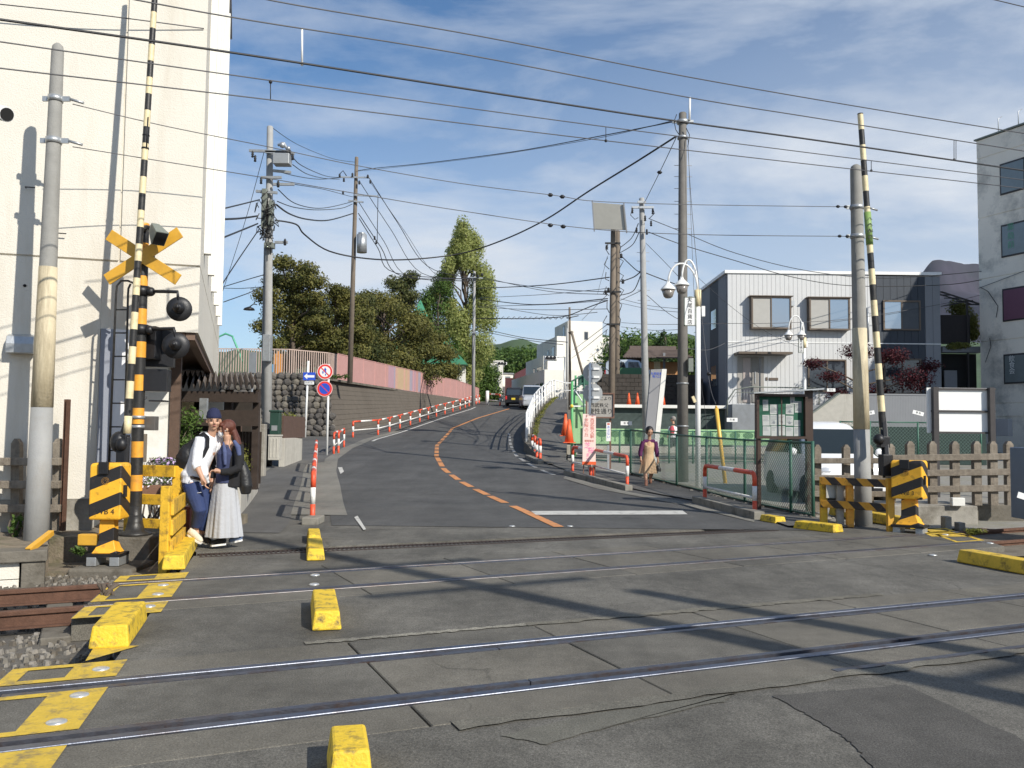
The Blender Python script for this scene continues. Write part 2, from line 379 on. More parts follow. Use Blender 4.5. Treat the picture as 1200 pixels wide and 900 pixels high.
def table(pix, extra=()):
 t_ = sorted([(g.x, g.y) for g in (GZ(*p) for p in pix)] + list(extra), key=lambda a: a[1])
 return [(sum(w[0] for w in t_[max(0, i - 1):i + 2]) / len(t_[max(0, i - 1):i + 2]), v[1]) if 0 < i < len(t_) - 1 else v for i, v in enumerate(t_)]
LE = table([(413, 622), (403, 590), (396, 568), (393, 552), (396, 538), (408, 525), (430, 515), (470, 503), (520, 489), (550, 479.5)], [(-2.2, 92), (-.5, 112), (2, 150)])
RE = table([(884, 607), (816, 588), (775, 582), (737, 574), (700, 563), (669, 556), (640, 545), (622, 535), (613, 522), (609, 508), (607, 495)], [(2.6, 78), (4.4, 92), (7, 112), (11, 150)])
xL = lambda y: interp(LE, y)
xR = lambda y: interp(RE, y)
# ---- left and right edges of the crossing
EL = Vector((-3.55, 9.80, 0)), Vector((-.247, .969, 0)).normalized()
ER = Vector((6.45, 13.91, 0)), Vector((.159, .987, 0)).normalized()
def meet(Y0, th, edge, off=0.0):
 """point where the line through (0, Y0) at angle th meets an edge moved sideways by off"""
 p, e = edge; n_ = Vector((e.y, -e.x, 0)); p = p + n_ * off
 d = Vector((math.cos(th), math.sin(th), 0)); q = Vector((0, Y0, 0))
 t = (p - q).dot(n_) / d.dot(n_); return q + d * t
TH1, TH2, TH3 = rad(23.4), rad(26.2), rad(24.5)
T1 = (5.15, TH1); T2 = (9.17, TH2); GA = 1.067
def off(tr, n_): return (tr[0] + n_ / math.cos(tr[1]), tr[1])
def zs(p, z): return Vector((p[0], p[1], z))
g = MB()
ys = [11.6, 14, 18, 22, 26, 30, 34, 38, 42, 46, 50, 56, 62, 68, 75, 82, 90, 100, 115, 150, 250, 400, 900, 2500, 7000]
xs = [-7000, -1500, -400, -120, -60, -30, -15, -5, 5, 15, 30, 60, 120, 400, 1500, 7000]
for a, b in zip(ys, ys[1:]):
 for c, d in zip(xs, xs[1:]): g.poly([(c, a, zt(a) - .07), (d, a, zt(a) - .07), (d, b, zt(b) - .07), (c, b, zt(b) - .07)], 0, True)
tag(g.build('ground', m_soil), kind='structure')
g = MB(); g.poly([(-7000, -7000, -.42), (7000, -7000, -.42), (7000, 12, -.42), (-7000, 12, -.42)])
tag(g.build('track_bed_ground', m_ballast), kind='structure')
def field(name, a, b, mat, z=-.004, l=0.0, r=0.0, split=9):
 m_ = MB(); A0, A1 = meet(*a, EL, l), meet(*a, ER, r); B0, B1 = meet(*b, EL, l), meet(*b, ER, r)
 m_.hex8([zs(A0, z - .4), zs(A1, z - .4), zs(B1, z - .4), zs(B0, z - .4), zs(A0, z), zs(A1, z), zs(B1, z), zs(B0, z)])
 return tag(m_.build(name, mat), kind='structure')
OUT = .42; S_ = .075
field('near_roadway', (-9, TH1), off(T1, -OUT), m_cross, l=-1.0, r=2.5)
field('crossing_roadway', off(T1, GA + OUT), off(T2, -OUT), m_cross, l=-.04)
DR = (12.26, TH3)
field('far_roadway', off(T2, GA + OUT), off(DR, -.16), m_cross, l=-.04)
deck = setting('crossing_deck')
m_slab2 = asphalt('concrete_slab_worn', (.102, .096, .082), .6, .32)
def tq(tr, t, n_, z=0):
 c, s = math.cos(tr[1]), math.sin(tr[1]); return Vector((t * c - n_ * s, tr[0] + t * s + n_ * c, z))
def t_at(tr, n_, edge, o):
 p = meet(*off(tr, n_), edge, o); return (p.x * math.cos(tr[1]) + (p.y - tr[0]) * math.sin(tr[1]))
for tr, ph, gi in ((T1, .55, .17), (T2, 1.0, .13)):
 for n0, n1 in ((-OUT, -.055), (gi, GA - gi), (GA + .055, GA + OUT)):
  lo0, lo1 = t_at(tr, n0, EL, -.62), t_at(tr, n1, EL, -.62); hi0, hi1 = t_at(tr, n0, ER, .62), t_at(tr, n1, ER, .62)
  t = -7 + ph; cuts = [None]
  while t < 12:
   if t > max(lo0, lo1) + 1.3 and t < min(hi0, hi1) - .25: cuts.append(t)
   t += 1.46
  cuts.append(None)
  for i in range(len(cuts) - 1):
   a0, a1 = (lo0, lo1) if cuts[i] is None else (cuts[i] + .006,) * 2
   b0, b1 = (hi0, hi1) if cuts[i + 1] is None else (cuts[i + 1] - .006,) * 2
   dz = R.uniform(-.003, .002)
   m_ = MB(); m_.hex8([tq(tr, a0, n0, -.2), tq(tr, b0, n0, -.2), tq(tr, b1, n1, -.2), tq(tr, a1, n1, -.2), tq(tr, a0, n0, dz), tq(tr, b0, n0, dz), tq(tr, b1, n1, dz), tq(tr, a1, n1, dz)])
   m_.build('slab', m_slab if R.random() < .6 else m_slab2, deck, bevel=.006, seg=1)
 m_ = MB(); a, b = -OUT, GA + OUT
 m_.poly([tq(tr, t_at(tr, a, EL, -.6), a, -.075), tq(tr, t_at(tr, a, ER, .6), a, -.075), tq(tr, t_at(tr, b, ER, .6), b, -.075), tq(tr, t_at(tr, b, EL, -.6), b, -.075)])
 tag(m_.build('groove_floor', m_groove, deck))
def make_rail(tr, n_, label):
 root = thing('railway_rail', label, 'rail', tq(tr, 0, n_, 0), 0, 'rails of the two tracks')
 L0, L1 = -14, 16
 le, re = t_at(tr, n_, EL, -.62), t_at(tr, n_, ER, .62)
 w = .0325
 m_ = MB()
 for a, b, mi in ((L0, le, 1 if tr is T2 else 0), (le, re, 0), (re, L1, 1)):
  m_.hex8([tq(tr, a, n_ - w, -.035), tq(tr, b, n_ - w, -.035), tq(tr, b, n_ + w, -.035), tq(tr, a, n_ + w, -.035), tq(tr, a, n_ - w, .004), tq(tr, b, n_ - w, .004), tq(tr, b, n_ + w, .004), tq(tr, a, n_ + w, .004)], mi)
 m_.build('rail_head', [m_railtop if tr is T1 else m_railold, m_rust], root, bevel=.005)
 m_ = MB()
 for (h, z0, z1) in ((.009, -.125, -.0352), (.062, -.14, -.1252)):
  m_.hex8([tq(tr, L0, n_ - h, z0), tq(tr, L1, n_ - h, z0), tq(tr, L1, n_ + h, z0), tq(tr, L0, n_ + h, z0), tq(tr, L0, n_ - h, z1), tq(tr, L1, n_ - h, z1), tq(tr, L1, n_ + h, z1), tq(tr, L0, n_ + h, z1)])
 m_.build('rail_web', m_rust, root)
 return root
rl = ['rail nearest the camera, in the nearer track', 'second rail from the camera, polished, far side of the nearer track', 'third rail from the camera, near side of the farther track', 'fourth and farthest rail, next to the drain grating side']
for (tr, n_), lb in zip(((T1, 0), (T1, GA), (T2, 0), (T2, GA)), rl): make_rail(tr, n_, lb)
for (tr, gi) in ((T1, .17), (T2, .13)):
 for sgn, base in ((1, 0), (-1, GA)):
  m_ = MB(); a, b = base + sgn * (gi - .06), base + sgn * (gi - .006)
  if a > b: a, b = b, a
  le0, re0 = t_at(tr, a, EL, -.5), t_at(tr, a, ER, .5)
  x = le0
  while x < re0:
   y_ = min(x + 3.0, re0)
   m_.hex8([tq(tr, x + .004, a, -.1), tq(tr, y_ - .004, a, -.1), tq(tr, y_ - .004, b, -.1), tq(tr, x + .004, b, -.1), tq(tr, x + .004, a, .001), tq(tr, y_ - .004, a, .001), tq(tr, y_ - .004, b, .001), tq(tr, x + .004, b, .001)]); x = y_
  tag(m_.build('guard_rail_strip', m_guard), ('steel check strip beside the ' if tr is T1 else 'dull check strip beside the ') + ('first' if (tr is T1 and sgn > 0) else 'second' if tr is T1 else 'third' if sgn > 0 else 'fourth') + ' rail from the camera', 'check rail', 'check strips beside the rails')
m_ = MB(); a, b = -.40, -.345
m_.hex8([tq(T1, 2.1, a, -.1), tq(T1, 9, a, -.1), tq(T1, 9, b, -.1), tq(T1, 2.1, b, -.1), tq(T1, 2.1, a, .0035), tq(T1, 9, a, .0035), tq(T1, 9, b, .0035), tq(T1, 2.1, b, .0035)])
tag(m_.build('edging_strip', m_guard), 'flat steel edging strip in the roadway just before the nearest rail', 'edging strip')
k = 0
for tr in (T1, T2):
 for sgn, e in ((-1, EL), (1, ER)):
  t = t_at(tr, .5, e, sgn * .62) + sgn * .3
  for i in range(7 if sgn < 0 else 6):
   m_ = MB(); m_.hex8([tq(tr, t - .11, -.45, -.3), tq(tr, t + .11, -.45, -.3), tq(tr, t + .11, GA + .45, -.3), tq(tr, t - .11, GA + .45, -.3), tq(tr, t - .11, -.45, -.145), tq(tr, t + .11, -.45, -.145), tq(tr, t + .11, GA + .45, -.145), tq(tr, t - .11, GA + .45, -.145)])
   tag(m_.build('sleeper', m_conc_d, bevel=.01, seg=1), '%s sleeper out from the crossing edge under the %s track, on the %s side' % (('first', 'second', 'third', 'fourth', 'fifth', 'sixth', 'seventh')[i], 'nearer' if tr is T1 else 'farther', 'left' if sgn < 0 else 'right'), 'sleeper', 'sleepers of the %s track %s of the crossing' % ('near' if tr is T1 else 'far', 'left' if sgn < 0 else 'right')); t += sgn * .62
def stones(name, region, n_, smin, smax, z0, mats, label):
 m_ = MB(); placed = 0
 while placed < n_:
  p = region();
  if p is None: continue
  s = R.uniform(smin, smax); a = R.uniform(0, 6.28); h = s * R.uniform(.45, .8); k_ = R.randrange(len(mats)); zz = z0(p) if callable(z0) else z0
  pts = []
  for q in range(5):
   an = a + q * 1.2566; rr = s * R.uniform(.6, 1.05) / 2; pts.append((p[0] + rr * math.cos(an), p[1] + rr * math.sin(an)))
  tilt = R.uniform(-.3, .3) * s
  vs = [(x, y, zz - s * .2) for x, y in pts] + [((x - p[0]) * .62 + p[0], (y - p[1]) * .62 + p[1], zz + h * .6 + tilt * (x - p[0]) / s) for x, y in pts]
  m_._add(vs, [(9, 8, 7, 6, 5)[::-1]] + [(i, (i + 1) % 5, 5 + (i + 1) % 5, 5 + i) for i in range(5)], k_); placed += 1
 o = m_.build(name, mats); tag(o, label, 'ballast', kind='stuff'); return o
mst = [M('ballast_stone_a', (.17, .155, .13), .9, 0, .3, 20, .3, 80), M('ballast_stone_b', (.24, .22, .19), .9, 0, .3, 20, .3, 80), M('ballast_stone_c', (.11, .095, .075), .9, 0, .3, 20, .3, 80)]
def reg_left():
 x = R.uniform(-9, -1.2); y = R.uniform(2.5, 10.2)
 e = meet(y - math.tan(TH1) * 0, 0, EL, -.06)
 d = (Vector((x, y, 0)) - EL[0]).dot(Vector((EL[1].y, -EL[1].x, 0)))
 if d > -.05: return None
 for tr in (T1, T2):
  n_ = -(x) * math.sin(tr[1]) + (y - tr[0]) * math.cos(tr[1])
  if abs(n_) < .07 or abs(n_ - GA) < .07: return None
  if -.5 < n_ < GA + .5 and d > -.62: return None
 return (x, y)
tag(stones('ballast', reg_left, 9000, .03, .085, -.2, mst, 'loose grey ballast stones left of the crossing'))
def reg_right():
 y = R.uniform(7, 17); x = R.uniform(5.3, 16)
 d = (Vector((x, y, 0)) - ER[0]).dot(Vector((ER[1].y, -ER[1].x, 0)))
 n_ = -(x) * math.sin(TH2) + (y - T2[0]) * math.cos(TH2)
 if d < .66 or n_ > 3.4 or abs(n_) < .07 or abs(n_ - GA) < .07: return None
 return (x, y)
tag(stones('ballast', reg_right, 2500, .04, .10, -.2, mst, 'loose grey ballast stones right of the crossing'))
m_ = MB(); m_.poly([(-30, -8, -.2), (0, -8, -.2), (-3.6, 9.9, -.2), (-5, 12, -.2), (-30, 12, -.2)]); m_.poly([(4, -8, -.2), (40, -8, -.2), (40, 16, -.2), (6.5, 13.2, -.2)])
tag(m_.build('track_bed', m_ballast), kind='structure')
gr = thing('drain_grating', 'long rusty iron drain grating let into the road across the far side of the crossing', 'drain', (0, DR[0], 0))
A, B = G(232, 651), G(905, 620.5); d_ = (B - A); Ld = d_.length; d_.normalize(); nn = Vector((-d_.y, d_.x, 0))
m_ = MB()
for s in (-.135, .135): m_.hex8([A + nn * (s - .012) + Vector((0, 0, -.08)), B + nn * (s - .012) + Vector((0, 0, -.08)), B + nn * (s + .012) + Vector((0, 0, -.08)), A + nn * (s + .012) + Vector((0, 0, -.08)), A + nn * (s - .012) + Vector((0, 0, .002)), B + nn * (s - .012) + Vector((0, 0, .002)), B + nn * (s + .012) + Vector((0, 0, .002)), A + nn * (s + .012) + Vector((0, 0, .002))])
m_.build('frame', m_iron, gr)
m_ = MB(); m_.poly([A - nn * .16 + Vector((0, 0, -.12)), B - nn * .16 + Vector((0, 0, -.12)), B + nn * .16 + Vector((0, 0, -.12)), A + nn * .16 + Vector((0, 0, -.12))]); m_.build('channel', m_dark, gr)
nb = 148
proto = None
for i in range(nb):
 c = A + d_ * ((i + .5) * Ld / nb)
 if proto is None:
  m_ = MB(); m_.box((0, 0, 0), (.022, .246, .03)); proto = m_.build('bar', m_iron, gr, world=False)
  proto.location = c - gr.location + Vector((0, 0, -.016)); proto.rotation_euler.z = math.atan2(d_.y, d_.x)
 else:
  o = proto.copy(); COL.objects.link(o); o.location = c - gr.location + Vector((0, 0, -.016))
ya = 15.4
A2, B2 = meet(*off(DR, .16), EL, -.04), meet(*off(DR, .16), ER, 0)
m_ = MB(); top = [zs(A2, -.004), zs(B2, -.004), Vector((6.6, ya, -.004)), Vector((xR(ya) + .4, ya, -.004)), Vector((-7.5, ya, -.004)), Vector((-5.0, 12.6, -.004))]
m_.prism([(p.x, p.y) for p in top], -.3, -.004); tag(m_.build('road_apron', m_cross), kind='structure')
Yr = [ya - 1.6] + [ya + i * .75 for i in range(0, 60)] + [61 + 2.5 * i for i in range(0, 40)]
def ribbon(f0, f1, dz, ylist):
 m_ = MB(); m_.strip([(f0(y), y, zt(y) + dz) for y in ylist], [(f1(y), y, zt(y) + dz) for y in ylist]); return m_
m_ = ribbon(lambda y: xL(y) - .3, lambda y: xR(y) + .3, .002, Yr); tag(m_.build('road', m_road), kind='structure')
m_gut = asphalt('gutter_concrete', (.19, .18, .155), .35, .15)
m_ = ribbon(lambda y: xL(y) - .45 - (.55 if y < 29 else .0), lambda y: xL(y) - .0, .008, [y for y in Yr if 14.5 < y < 50]); tag(m_.build('gutter', m_gut), kind='structure')
pav = [(-2.9, 12.6)]
lfar = table([(205, 600), (243, 560), (275, 545), (322, 523), (352, 513)])
m_ = MB(); ysl = [12.7, 14, 16, 18, 20, 22, 24, 26, 28, 30, 32, 34, 36, 38, 40, 42, 44, 46]
def xwl(y): return (-5.6 - (y - 12) * .33) if y < 38 else -12.0 - (y - 38) * .8
m_.strip([(xwl(y) - 2, y, zt(y) + .004) for y in ysl], [(xL(y) - (.98 if y < 29 else .42), y, zt(y) + .004) for y in ysl]); tag(m_.build('left_pavement', m_walk), kind='structure')
m_ = MB(); ysl = [46, 50, 54, 58, 62, 66, 70, 75, 82, 90, 100]
m_.strip([(xL(y) - 3.6, y, zt(y) + .005) for y in ysl], [(xL(y) - .4, y, zt(y) + .005) for y in ysl]); tag(m_.build('upper_left_pavement', m_walk), kind='structure')
rb = sorted([(p.x, p.y) for p in (GZ(955, 607), GZ(880, 592), GZ(830, 577), GZ(738, 558), GZ(690, 549))], key=lambda a: a[1]) + [(1.95, 31.0), (2.15, 34), (2.45, 38), (2.9, 45), (3.5, 55), (4.15, 64.5), (4.3, 68)]
xB = lambda y: interp(rb, y)
_ramp = [(.62, 35.8, 1.06), (1.15, 46, 2.2), (1.56, 50.5, 2.74), (1.93, 54, 3.15), (2.35, 57.5, 3.5), (2.7, 61, 3.88), (3.15, 64.5, 4.12), (3.6, 68, 4.3)]
def xV(y): return xR(y) + .12 if y < 33 else (xR(33) + .12 + (.62 - xR(33) - .12) * (y - 33) / 2.8 if y < 35.8 else interp([(a, b) for a, b, c in _ramp], y))
def rz(y):
 if y < 31: return zt(y) + .03
 if y < 35.8: k = (y - 31) / 4.8; return (zt(31) + .03) * (1 - k) + 1.02 * k
 return interp([(c, b) for a, b, c in _ramp], y) - .04
ysr = [14.2 + .9 * i for i in range(0, 53)]
m_ = MB(); m_.strip([(xV(y), y, rz(y)) for y in ysr], [(xB(y), y, rz(y)) for y in ysr])
tag(m_.build('right_pavement', m_walk), kind='structure')
m_ = MB(); ysw = [y for y in ysr if y > 29]
hk = lambda y: rz(y) + (.08 if y > 34.5 else .02)
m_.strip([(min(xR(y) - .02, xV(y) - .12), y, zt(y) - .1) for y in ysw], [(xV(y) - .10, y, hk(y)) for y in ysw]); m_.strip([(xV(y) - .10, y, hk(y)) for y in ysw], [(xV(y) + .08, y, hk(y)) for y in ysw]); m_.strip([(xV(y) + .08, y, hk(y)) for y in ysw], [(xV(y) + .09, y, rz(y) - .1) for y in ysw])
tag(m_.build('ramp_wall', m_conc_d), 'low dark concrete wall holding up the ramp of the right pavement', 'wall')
m_lot = M('car_park_gravel', (.27, .255, .225), .95, 0, .22, 9, .6, 70, (.20, .19, .09), .5, .8)
m_ = MB(); yl = [14.5, 16, 18, 20, 23, 26, 29, 32, 35, 38, 41]
m_.strip([(xB(y) + .05, y, zt(y) - .02) for y in yl], [(30, y, zt(y) - .02) for y in yl]); tag(m_.build('car_park', m_lot), kind='structure')
m_ = MB(); yv = [38, 39, 41.2]; m_.strip([(3.2, y, zt(y) + .02) for y in yv], [(12, y, zt(y) + .02) for y in yv]); tag(m_.build('verge', M('verge_mud', (.28, .25, .16), .95, 0, .3, 3, .5, 40, (.16, .17, .06), .8, 1.2)), kind='structure')
m_ = MB(); m_.strip([GZ(252, 606, .009), GZ(282, 575, .009), GZ(303, 553, .009), GZ(333, 532, .009)], [GZ(266, 606, .009), GZ(293, 575, .009), GZ(311, 553, .009), GZ(338, 532, .009)]); tag(m_.build('pavement_edging', m_gut), kind='structure')
# ---- painted markings
def ragged(pts, n_=10, amp=.05):
 out = []
 for a, b in zip(pts, pts[1:] + pts[:1]):
  for i in range(n_):
   k = i / n_; p = Vector(a).lerp(Vector(b), k); out.append(p + Vector((R.gauss(0, amp), R.gauss(0, amp), 0)))
 return out
def paint(name, pts, mat, dz=.012):
 m_ = MB(); m_.poly([Vector((p.x, p.y, p.z + dz)) for p in pts]); return tag(m_.build(name, mat), kind='structure')
cl = sorted([GZ(*p) for p in [(655, 618), (610, 597), (577, 583), (541, 565), (520, 550), (511.5, 535), (512, 522), (530, 502), (560, 490), (597, 479)]], key=lambda p: p.y)
pts = [cl[0]]
for a, b in zip(cl, cl[1:]):
 n_ = max(1, int((b - a).length / .3))
 for i in range(1, n_ + 1): pts.append(a.lerp(b, i / n_))
for _ in range(3): pts = [pts[0]] + [(pts[i - 1] + pts[i] * 2 + pts[i + 1]) / 4 for i in range(1, len(pts) - 1)] + [pts[-1]]
acc = 0; m_ = MB()
for a, b in zip(pts, pts[1:]):
 L_ = (b - a).length; seg_on = (acc % 2.1) < 1.6 or a.y > 52 or a.y < 17
 if seg_on:
  d = (b - a).normalized(); n_ = Vector((-d.y, d.x, 0)) * .085
  m_.poly([Vector((p.x, p.y, zt(p.y) + .010)) for p in (a + n_, a - n_, b - n_, b + n_)])
 acc += L_
tag(m_.build('orange_centre_line', m_oline), kind='structure')
paint('stop_line', [GZ(628, 604), GZ(806, 603.5), GZ(800, 599), GZ(622, 599.5)], m_wline)
def edge_line(f, ys_, w, name, dash=None):
 m_ = MB(); mt_ = M('white_road_paint_worn', (.34, .335, .32), .75, 0, .2, 12, .1, 60, (.09, .09, .085), .95, 3) if dash else m_wline
 for i, (a, b) in enumerate(zip(ys_, ys_[1:])):
  if dash and (i % dash[1]) >= dash[0]: continue
  m_.poly([(f(a) - w / 2, a, zt(a) + .011), (f(a) + w / 2, a, zt(a) + .011), (f(b) + w / 2, b, zt(b) + .011), (f(b) - w / 2, b, zt(b) + .011)])
 tag(m_.build(name, mt_), kind='structure')
edge_line(lambda y: xL(y) + .18, [42 + i for i in range(34)], .15, 'left_edge_line')
edge_line(lambda y: xR(y) - .62, [26 + .8 * i for i in range(30)], .13, 'right_edge_line', (2, 3))
paint('worn_white_mark', [GZ(415, 607), GZ(426, 622), GZ(429, 621), GZ(419, 605)], m_wline)
paint('worn_white_mark', [GZ(396, 548), GZ(399, 556), GZ(403, 553), GZ(401, 548)], m_wline)
paint('driveway_gutter', [GZ(737, 577), GZ(816, 591), GZ(884, 610), GZ(884, 612.5), GZ(800, 592), GZ(700, 573), GZ(660, 561), GZ(662, 558)], m_gut, .009)
paint('asphalt_patch', ragged([G(905, 815), G(1060, 802), G(1200, 868), G(1290, 915), G(1030, 908), G(1000, 872), G(960, 845)], 12, .008), m_patch, .001)
paint('asphalt_patch', ragged([G(585, 862), G(700, 836), G(860, 812), G(850, 822), G(720, 850), G(640, 872)], 8, .006), asphalt('mortar_strip', (.12, .115, .095), .5, .25), .001)
m_mort = asphalt('mortar_pale', (.20, .188, .155), .8, .3)
_rs = [.0022]
def rough_strip(tr, n_, w, t0, t1, mat, name):
 _rs[0] += .0011; zq = _rs[0]
 m_ = MB(); ts = [t0 + i * (t1 - t0) / 60 for i in range(61)]
 a = [tq(tr, t, n_ - w * R.uniform(.2, .6), zq) for t in ts]; b = [tq(tr, t, n_ + w * R.uniform(.2, .6), zq) for t in ts]
 m_.strip(a, b); tag(m_.build(name, mat), kind='structure')
rough_strip(T1, GA + OUT + .05, .09, -.9, 1.0, m_mort, 'mortar_seam')
rough_strip(T1, GA + OUT + .04, .13, .8, 4.5, asphalt('mortar_mid', (.135, .125, .1), .6, .3), 'mortar_seam')
rough_strip(T1, -OUT - .05, .14, -.5, 6, asphalt('mortar_grey', (.13, .122, .10), .6, .3), 'mortar_seam')
def edge_pts(tr, n_, o): return meet(*off(tr, n_), EL, o)
def ypoly(tr, n0, n1, o0, o1, z=.004, edge=EL):
 m_ = [meet(*off(tr, n0), edge, o0), meet(*off(tr, n0), edge, o1), meet(*off(tr, n1), edge, o1), meet(*off(tr, n1), edge, o0)]
 return [zs(p, z) for p in m_]
ym = MB()
for tr, n0, n1 in ((T1, -1.3, -.055), (T1, .175, GA - .175), (T1, GA + .06, GA + OUT + .02), (T2, -OUT - .1, -.055), (T2, .135, GA - .135), (T2, GA + .06, GA + OUT + .0)):
 ym.poly(ypoly(tr, n0, n1, -.25, .04))
 if n0 < -1: ym.poly(ypoly(tr, n0, n0 + .12, -.60, -.25, .0055));
 ym.poly(ypoly(tr, n0, n0 + .07, -.60, -.25)); ym.poly(ypoly(tr, n1 - .07, n1, -.60, -.25)); ym.poly(ypoly(tr, n0 + .07, n1 - .07, -.60, -.50))
tag(ym.build('yellow_edge_marking', m_yel), kind='structure')
ym = MB()
ym.poly([zs(G(163, 757), .003), zs(G(100, 775), .003), zs(G(108, 762), .003), zs(G(112, 757), .003)])
tag(ym.build('yellow_edge_marking', m_yel), kind='structure')
ym = MB()
for tr, n0, n1 in ((T2, .135, GA - .135), (T2, GA + .06, GA + OUT)):
 ym.poly(ypoly(tr, n0, n0 + .06, .1, .60, edge=ER)); ym.poly(ypoly(tr, n1 - .06, n1, .1, .60, edge=ER)); ym.poly(ypoly(tr, n0 + .06, n1 - .06, .52, .60, edge=ER)); ym.poly(ypoly(tr, n0 + .06, n1 - .06, .1, .16, edge=ER))
ym.poly([zs(G(*p), .004) for p in ((1077, 622), (1092, 629), (1140, 629), (1100, 620))])
tag(ym.build('yellow_edge_marking', m_yelold), kind='structure')
m_stud = M('stud_metal', (.62, .62, .6), .3, .6, .1, 10, .1)
st = [(473 / 4, 675 + 440 / 4, 'between the first two rails'), (372 / 4, 675 + 563 / 4, 'a'), (265 / 4, 675 + 690 / 4, 'b'), (740 / 4, 675 + 88 / 4, 'c'), (765 / 4, 675 + 45 / 4, 'd'), (700 / 4, 675 + 145 / 4, 'e'), (369, 674.5, 'f'), (368, 685.5, 'g'), (1093, 651, 'h'), (970, 609, 'i'), (668, 617, 'j'), (600, 617, 'k'), (1160, 637, 'l'), (1108, 627, 'm')]
names = ['round stud in the yellow marking just beyond the second rail', 'far stud of the pair between the two nearest rails', 'near stud of the pair between the two nearest rails', 'near stud of the pair between the two far rails at the yellow edge', 'far stud of the pair between the two far rails at the yellow edge', 'round stud right behind the wide yellow kerb block', 'far stud of the pair in line with the middle kerb blocks', 'near stud of the pair in line with the middle kerb blocks', 'round stud by the near end of the long right kerb block', 'faint round stud beside the hatched barrier on the right', 'faint stud beyond the grating by the orange line end', 'faint stud beyond the grating left of the orange line', 'stud inside the yellow frame at the right edge', 'stud at the end of the long right-hand kerb']
for (px, py, _), lb in zip(st, names):
 p = G(px, py); m_ = MB(); m_.lathe([(.052, 0), (.05, .010), (.035, .016), (.01, .018)], 14, (p.x, p.y, .0)); tag(m_.build('road_stud', m_stud, org=(p.x, p.y, 0)), lb, 'road stud', 'studs set in the crossing')
def kerb_block(a, b, w, h, label, mat=m_yelk, slope=.018, z0=0.0, org=None):
 a, b = Vector(a), Vector(b); d = (b - a); d.z = 0; d.normalize(); n_ = Vector((-d.y, d.x, 0))
 vs = [(a - n_ * w / 2), (a + n_ * w / 2), (b + n_ * w / 2), (b - n_ * w / 2)]
 tp = [(a + d * slope * 1.6 - n_ * (w / 2 - slope)), (a + d * slope * 1.6 + n_ * (w / 2 - slope)), (b - d * slope + n_ * (w / 2 - slope)), (b - d * slope - n_ * (w / 2 - slope))]
 m_ = MB(); m_.hex8([zs(p, z0) for p in vs[::-1]] + [zs(p, z0 + h) for p in tp[::-1]])
 o = m_.build('kerb_block', mat, bevel=.014, org=((a.x + b.x) / 2, (a.y + b.y) / 2, z0)); return tag(o, label, 'kerb block')
kerb_block(G(127, 760), G(152, 727), .26, .15, 'wide yellow kerb block at the left edge beside the ballast')
kerb_block(G(203, 668), G(222, 637), .24, .15, 'yellow kerb block at the left edge under the man\'s shoe')
kerb_block(G(383, 739), G(379, 709), .22, .14, 'tall yellow kerb block standing alone in mid crossing between the tracks')
kerb_block(G(370, 657), G(368.5, 642), .21, .13, 'small yellow kerb block just before the drain grating')
kerb_block(G(368.5, 637.5), G(367.5, 629), .19, .12, 'smallest yellow kerb block just behind the drain grating')
kerb_block(G(411, 925), G(407, 886), .19, .15, 'yellow kerb block cut off by the bottom of the picture')
kerb_block(G(935, 618.5), G(983, 624), .26, .12, 'yellow kerb block lying alone at the right end of the grating')
kerb_block(G(896, 610), G(915, 613.5), .22, .11, 'short yellow kerb block beside the end of the red and white rail')
kerb_block(G(1130, 658), G(1215, 674), .24, .15, 'long dirty yellow kerb block at the right edge of the picture', m_yelold)
kerb_block(G(978, 603), G(1075, 620), .26, .16, 'long dirty yellow kerb in front of the hatched barrier posts', m_yelold)
# ==== LEFT SIDE: tall building, crossing gear
m_stucco = M('stucco_cream', (.70, .665, .585), .9, 0, .05, 1.0, .38, 60, (.50, .44, .34), .5, 1.1, .2, streak=True)
m_white = M('white_wall', (.76, .75, .70), .85, 0, .05, 3, .15, 40, (.45, .43, .38), .35, 1.4, .3)
m_brown = M('soffit_brown', (.10, .06, .04), .7, 0, .2, 10, .2)
m_grey = M('grey_panel', (.26, .28, .33), .6, 0, .08, 6, .05)
m_blk = M('black_metal', (.018, .018, .02), .45, .2, .25, 20, .1)
m_blkp = M('black_paint', (.022, .021, .02), .45, 0, .3, 14, .1, 60, (.12, .11, .09), .25, 8)
m_orange = M('orange_paint', (.80, .36, .035), .5, 0, .10, 10, .1, 60, (.35, .17, .05), .5, 8)
m_mustard = M('mustard_paint', (.70, .38, .04), .45, 0, .08, 10, .08, 60, (.40, .22, .05), .35, 6)
m_cream = M('cream_paint', (.78, .66, .40), .5, 0, .1, 12, .1, 60, (.4, .3, .15), .4, 9)
m_steel = M('galvanised', (.45, .47, .48), .45, .6, .12, 14, .1, 60, (.25, .22, .18), .3, 5)
m_pole = M('pole_concrete', (.29, .285, .265), .8, 0, .14, 5, .2, 60, (.15, .135, .11), .6, 1.8, .3, streak=True)
m_polecr = M('pole_cream_wrap', (.60, .52, .36), .6, 0, .12, 5, .2, 40, (.16, .12, .07), .8, 3.5, .3, streak=True)
m_pole2 = M('pole_grey_lower', (.30, .30, .29), .7, 0, .14, 4, .2, 50, (.18, .16, .13), .5, 2)
m_wood = M('weathered_wood', (.20, .17, .135), .9, 0, .35, 16, .5, 60, (.36, .32, .26), .6, 5, .2, streak=True)
m_glass = M('dark_glass', (.03, .035, .045), .06, 0, 0, 1, 0, spec=1.0)
m_txtblk = M('lettering_black', (.02, .02, .02), .6, 0, 0, 1, 0)
U_ = Vector((.954, .30, 0)).normalized(); V_ = Vector((-.30, .954, 0)).normalized(); C_ = Vector((-4.34, 11.96, 0))
def bl(u, v, z): return C_ + U_ * u + V_ * v + Vector((0, 0, z))
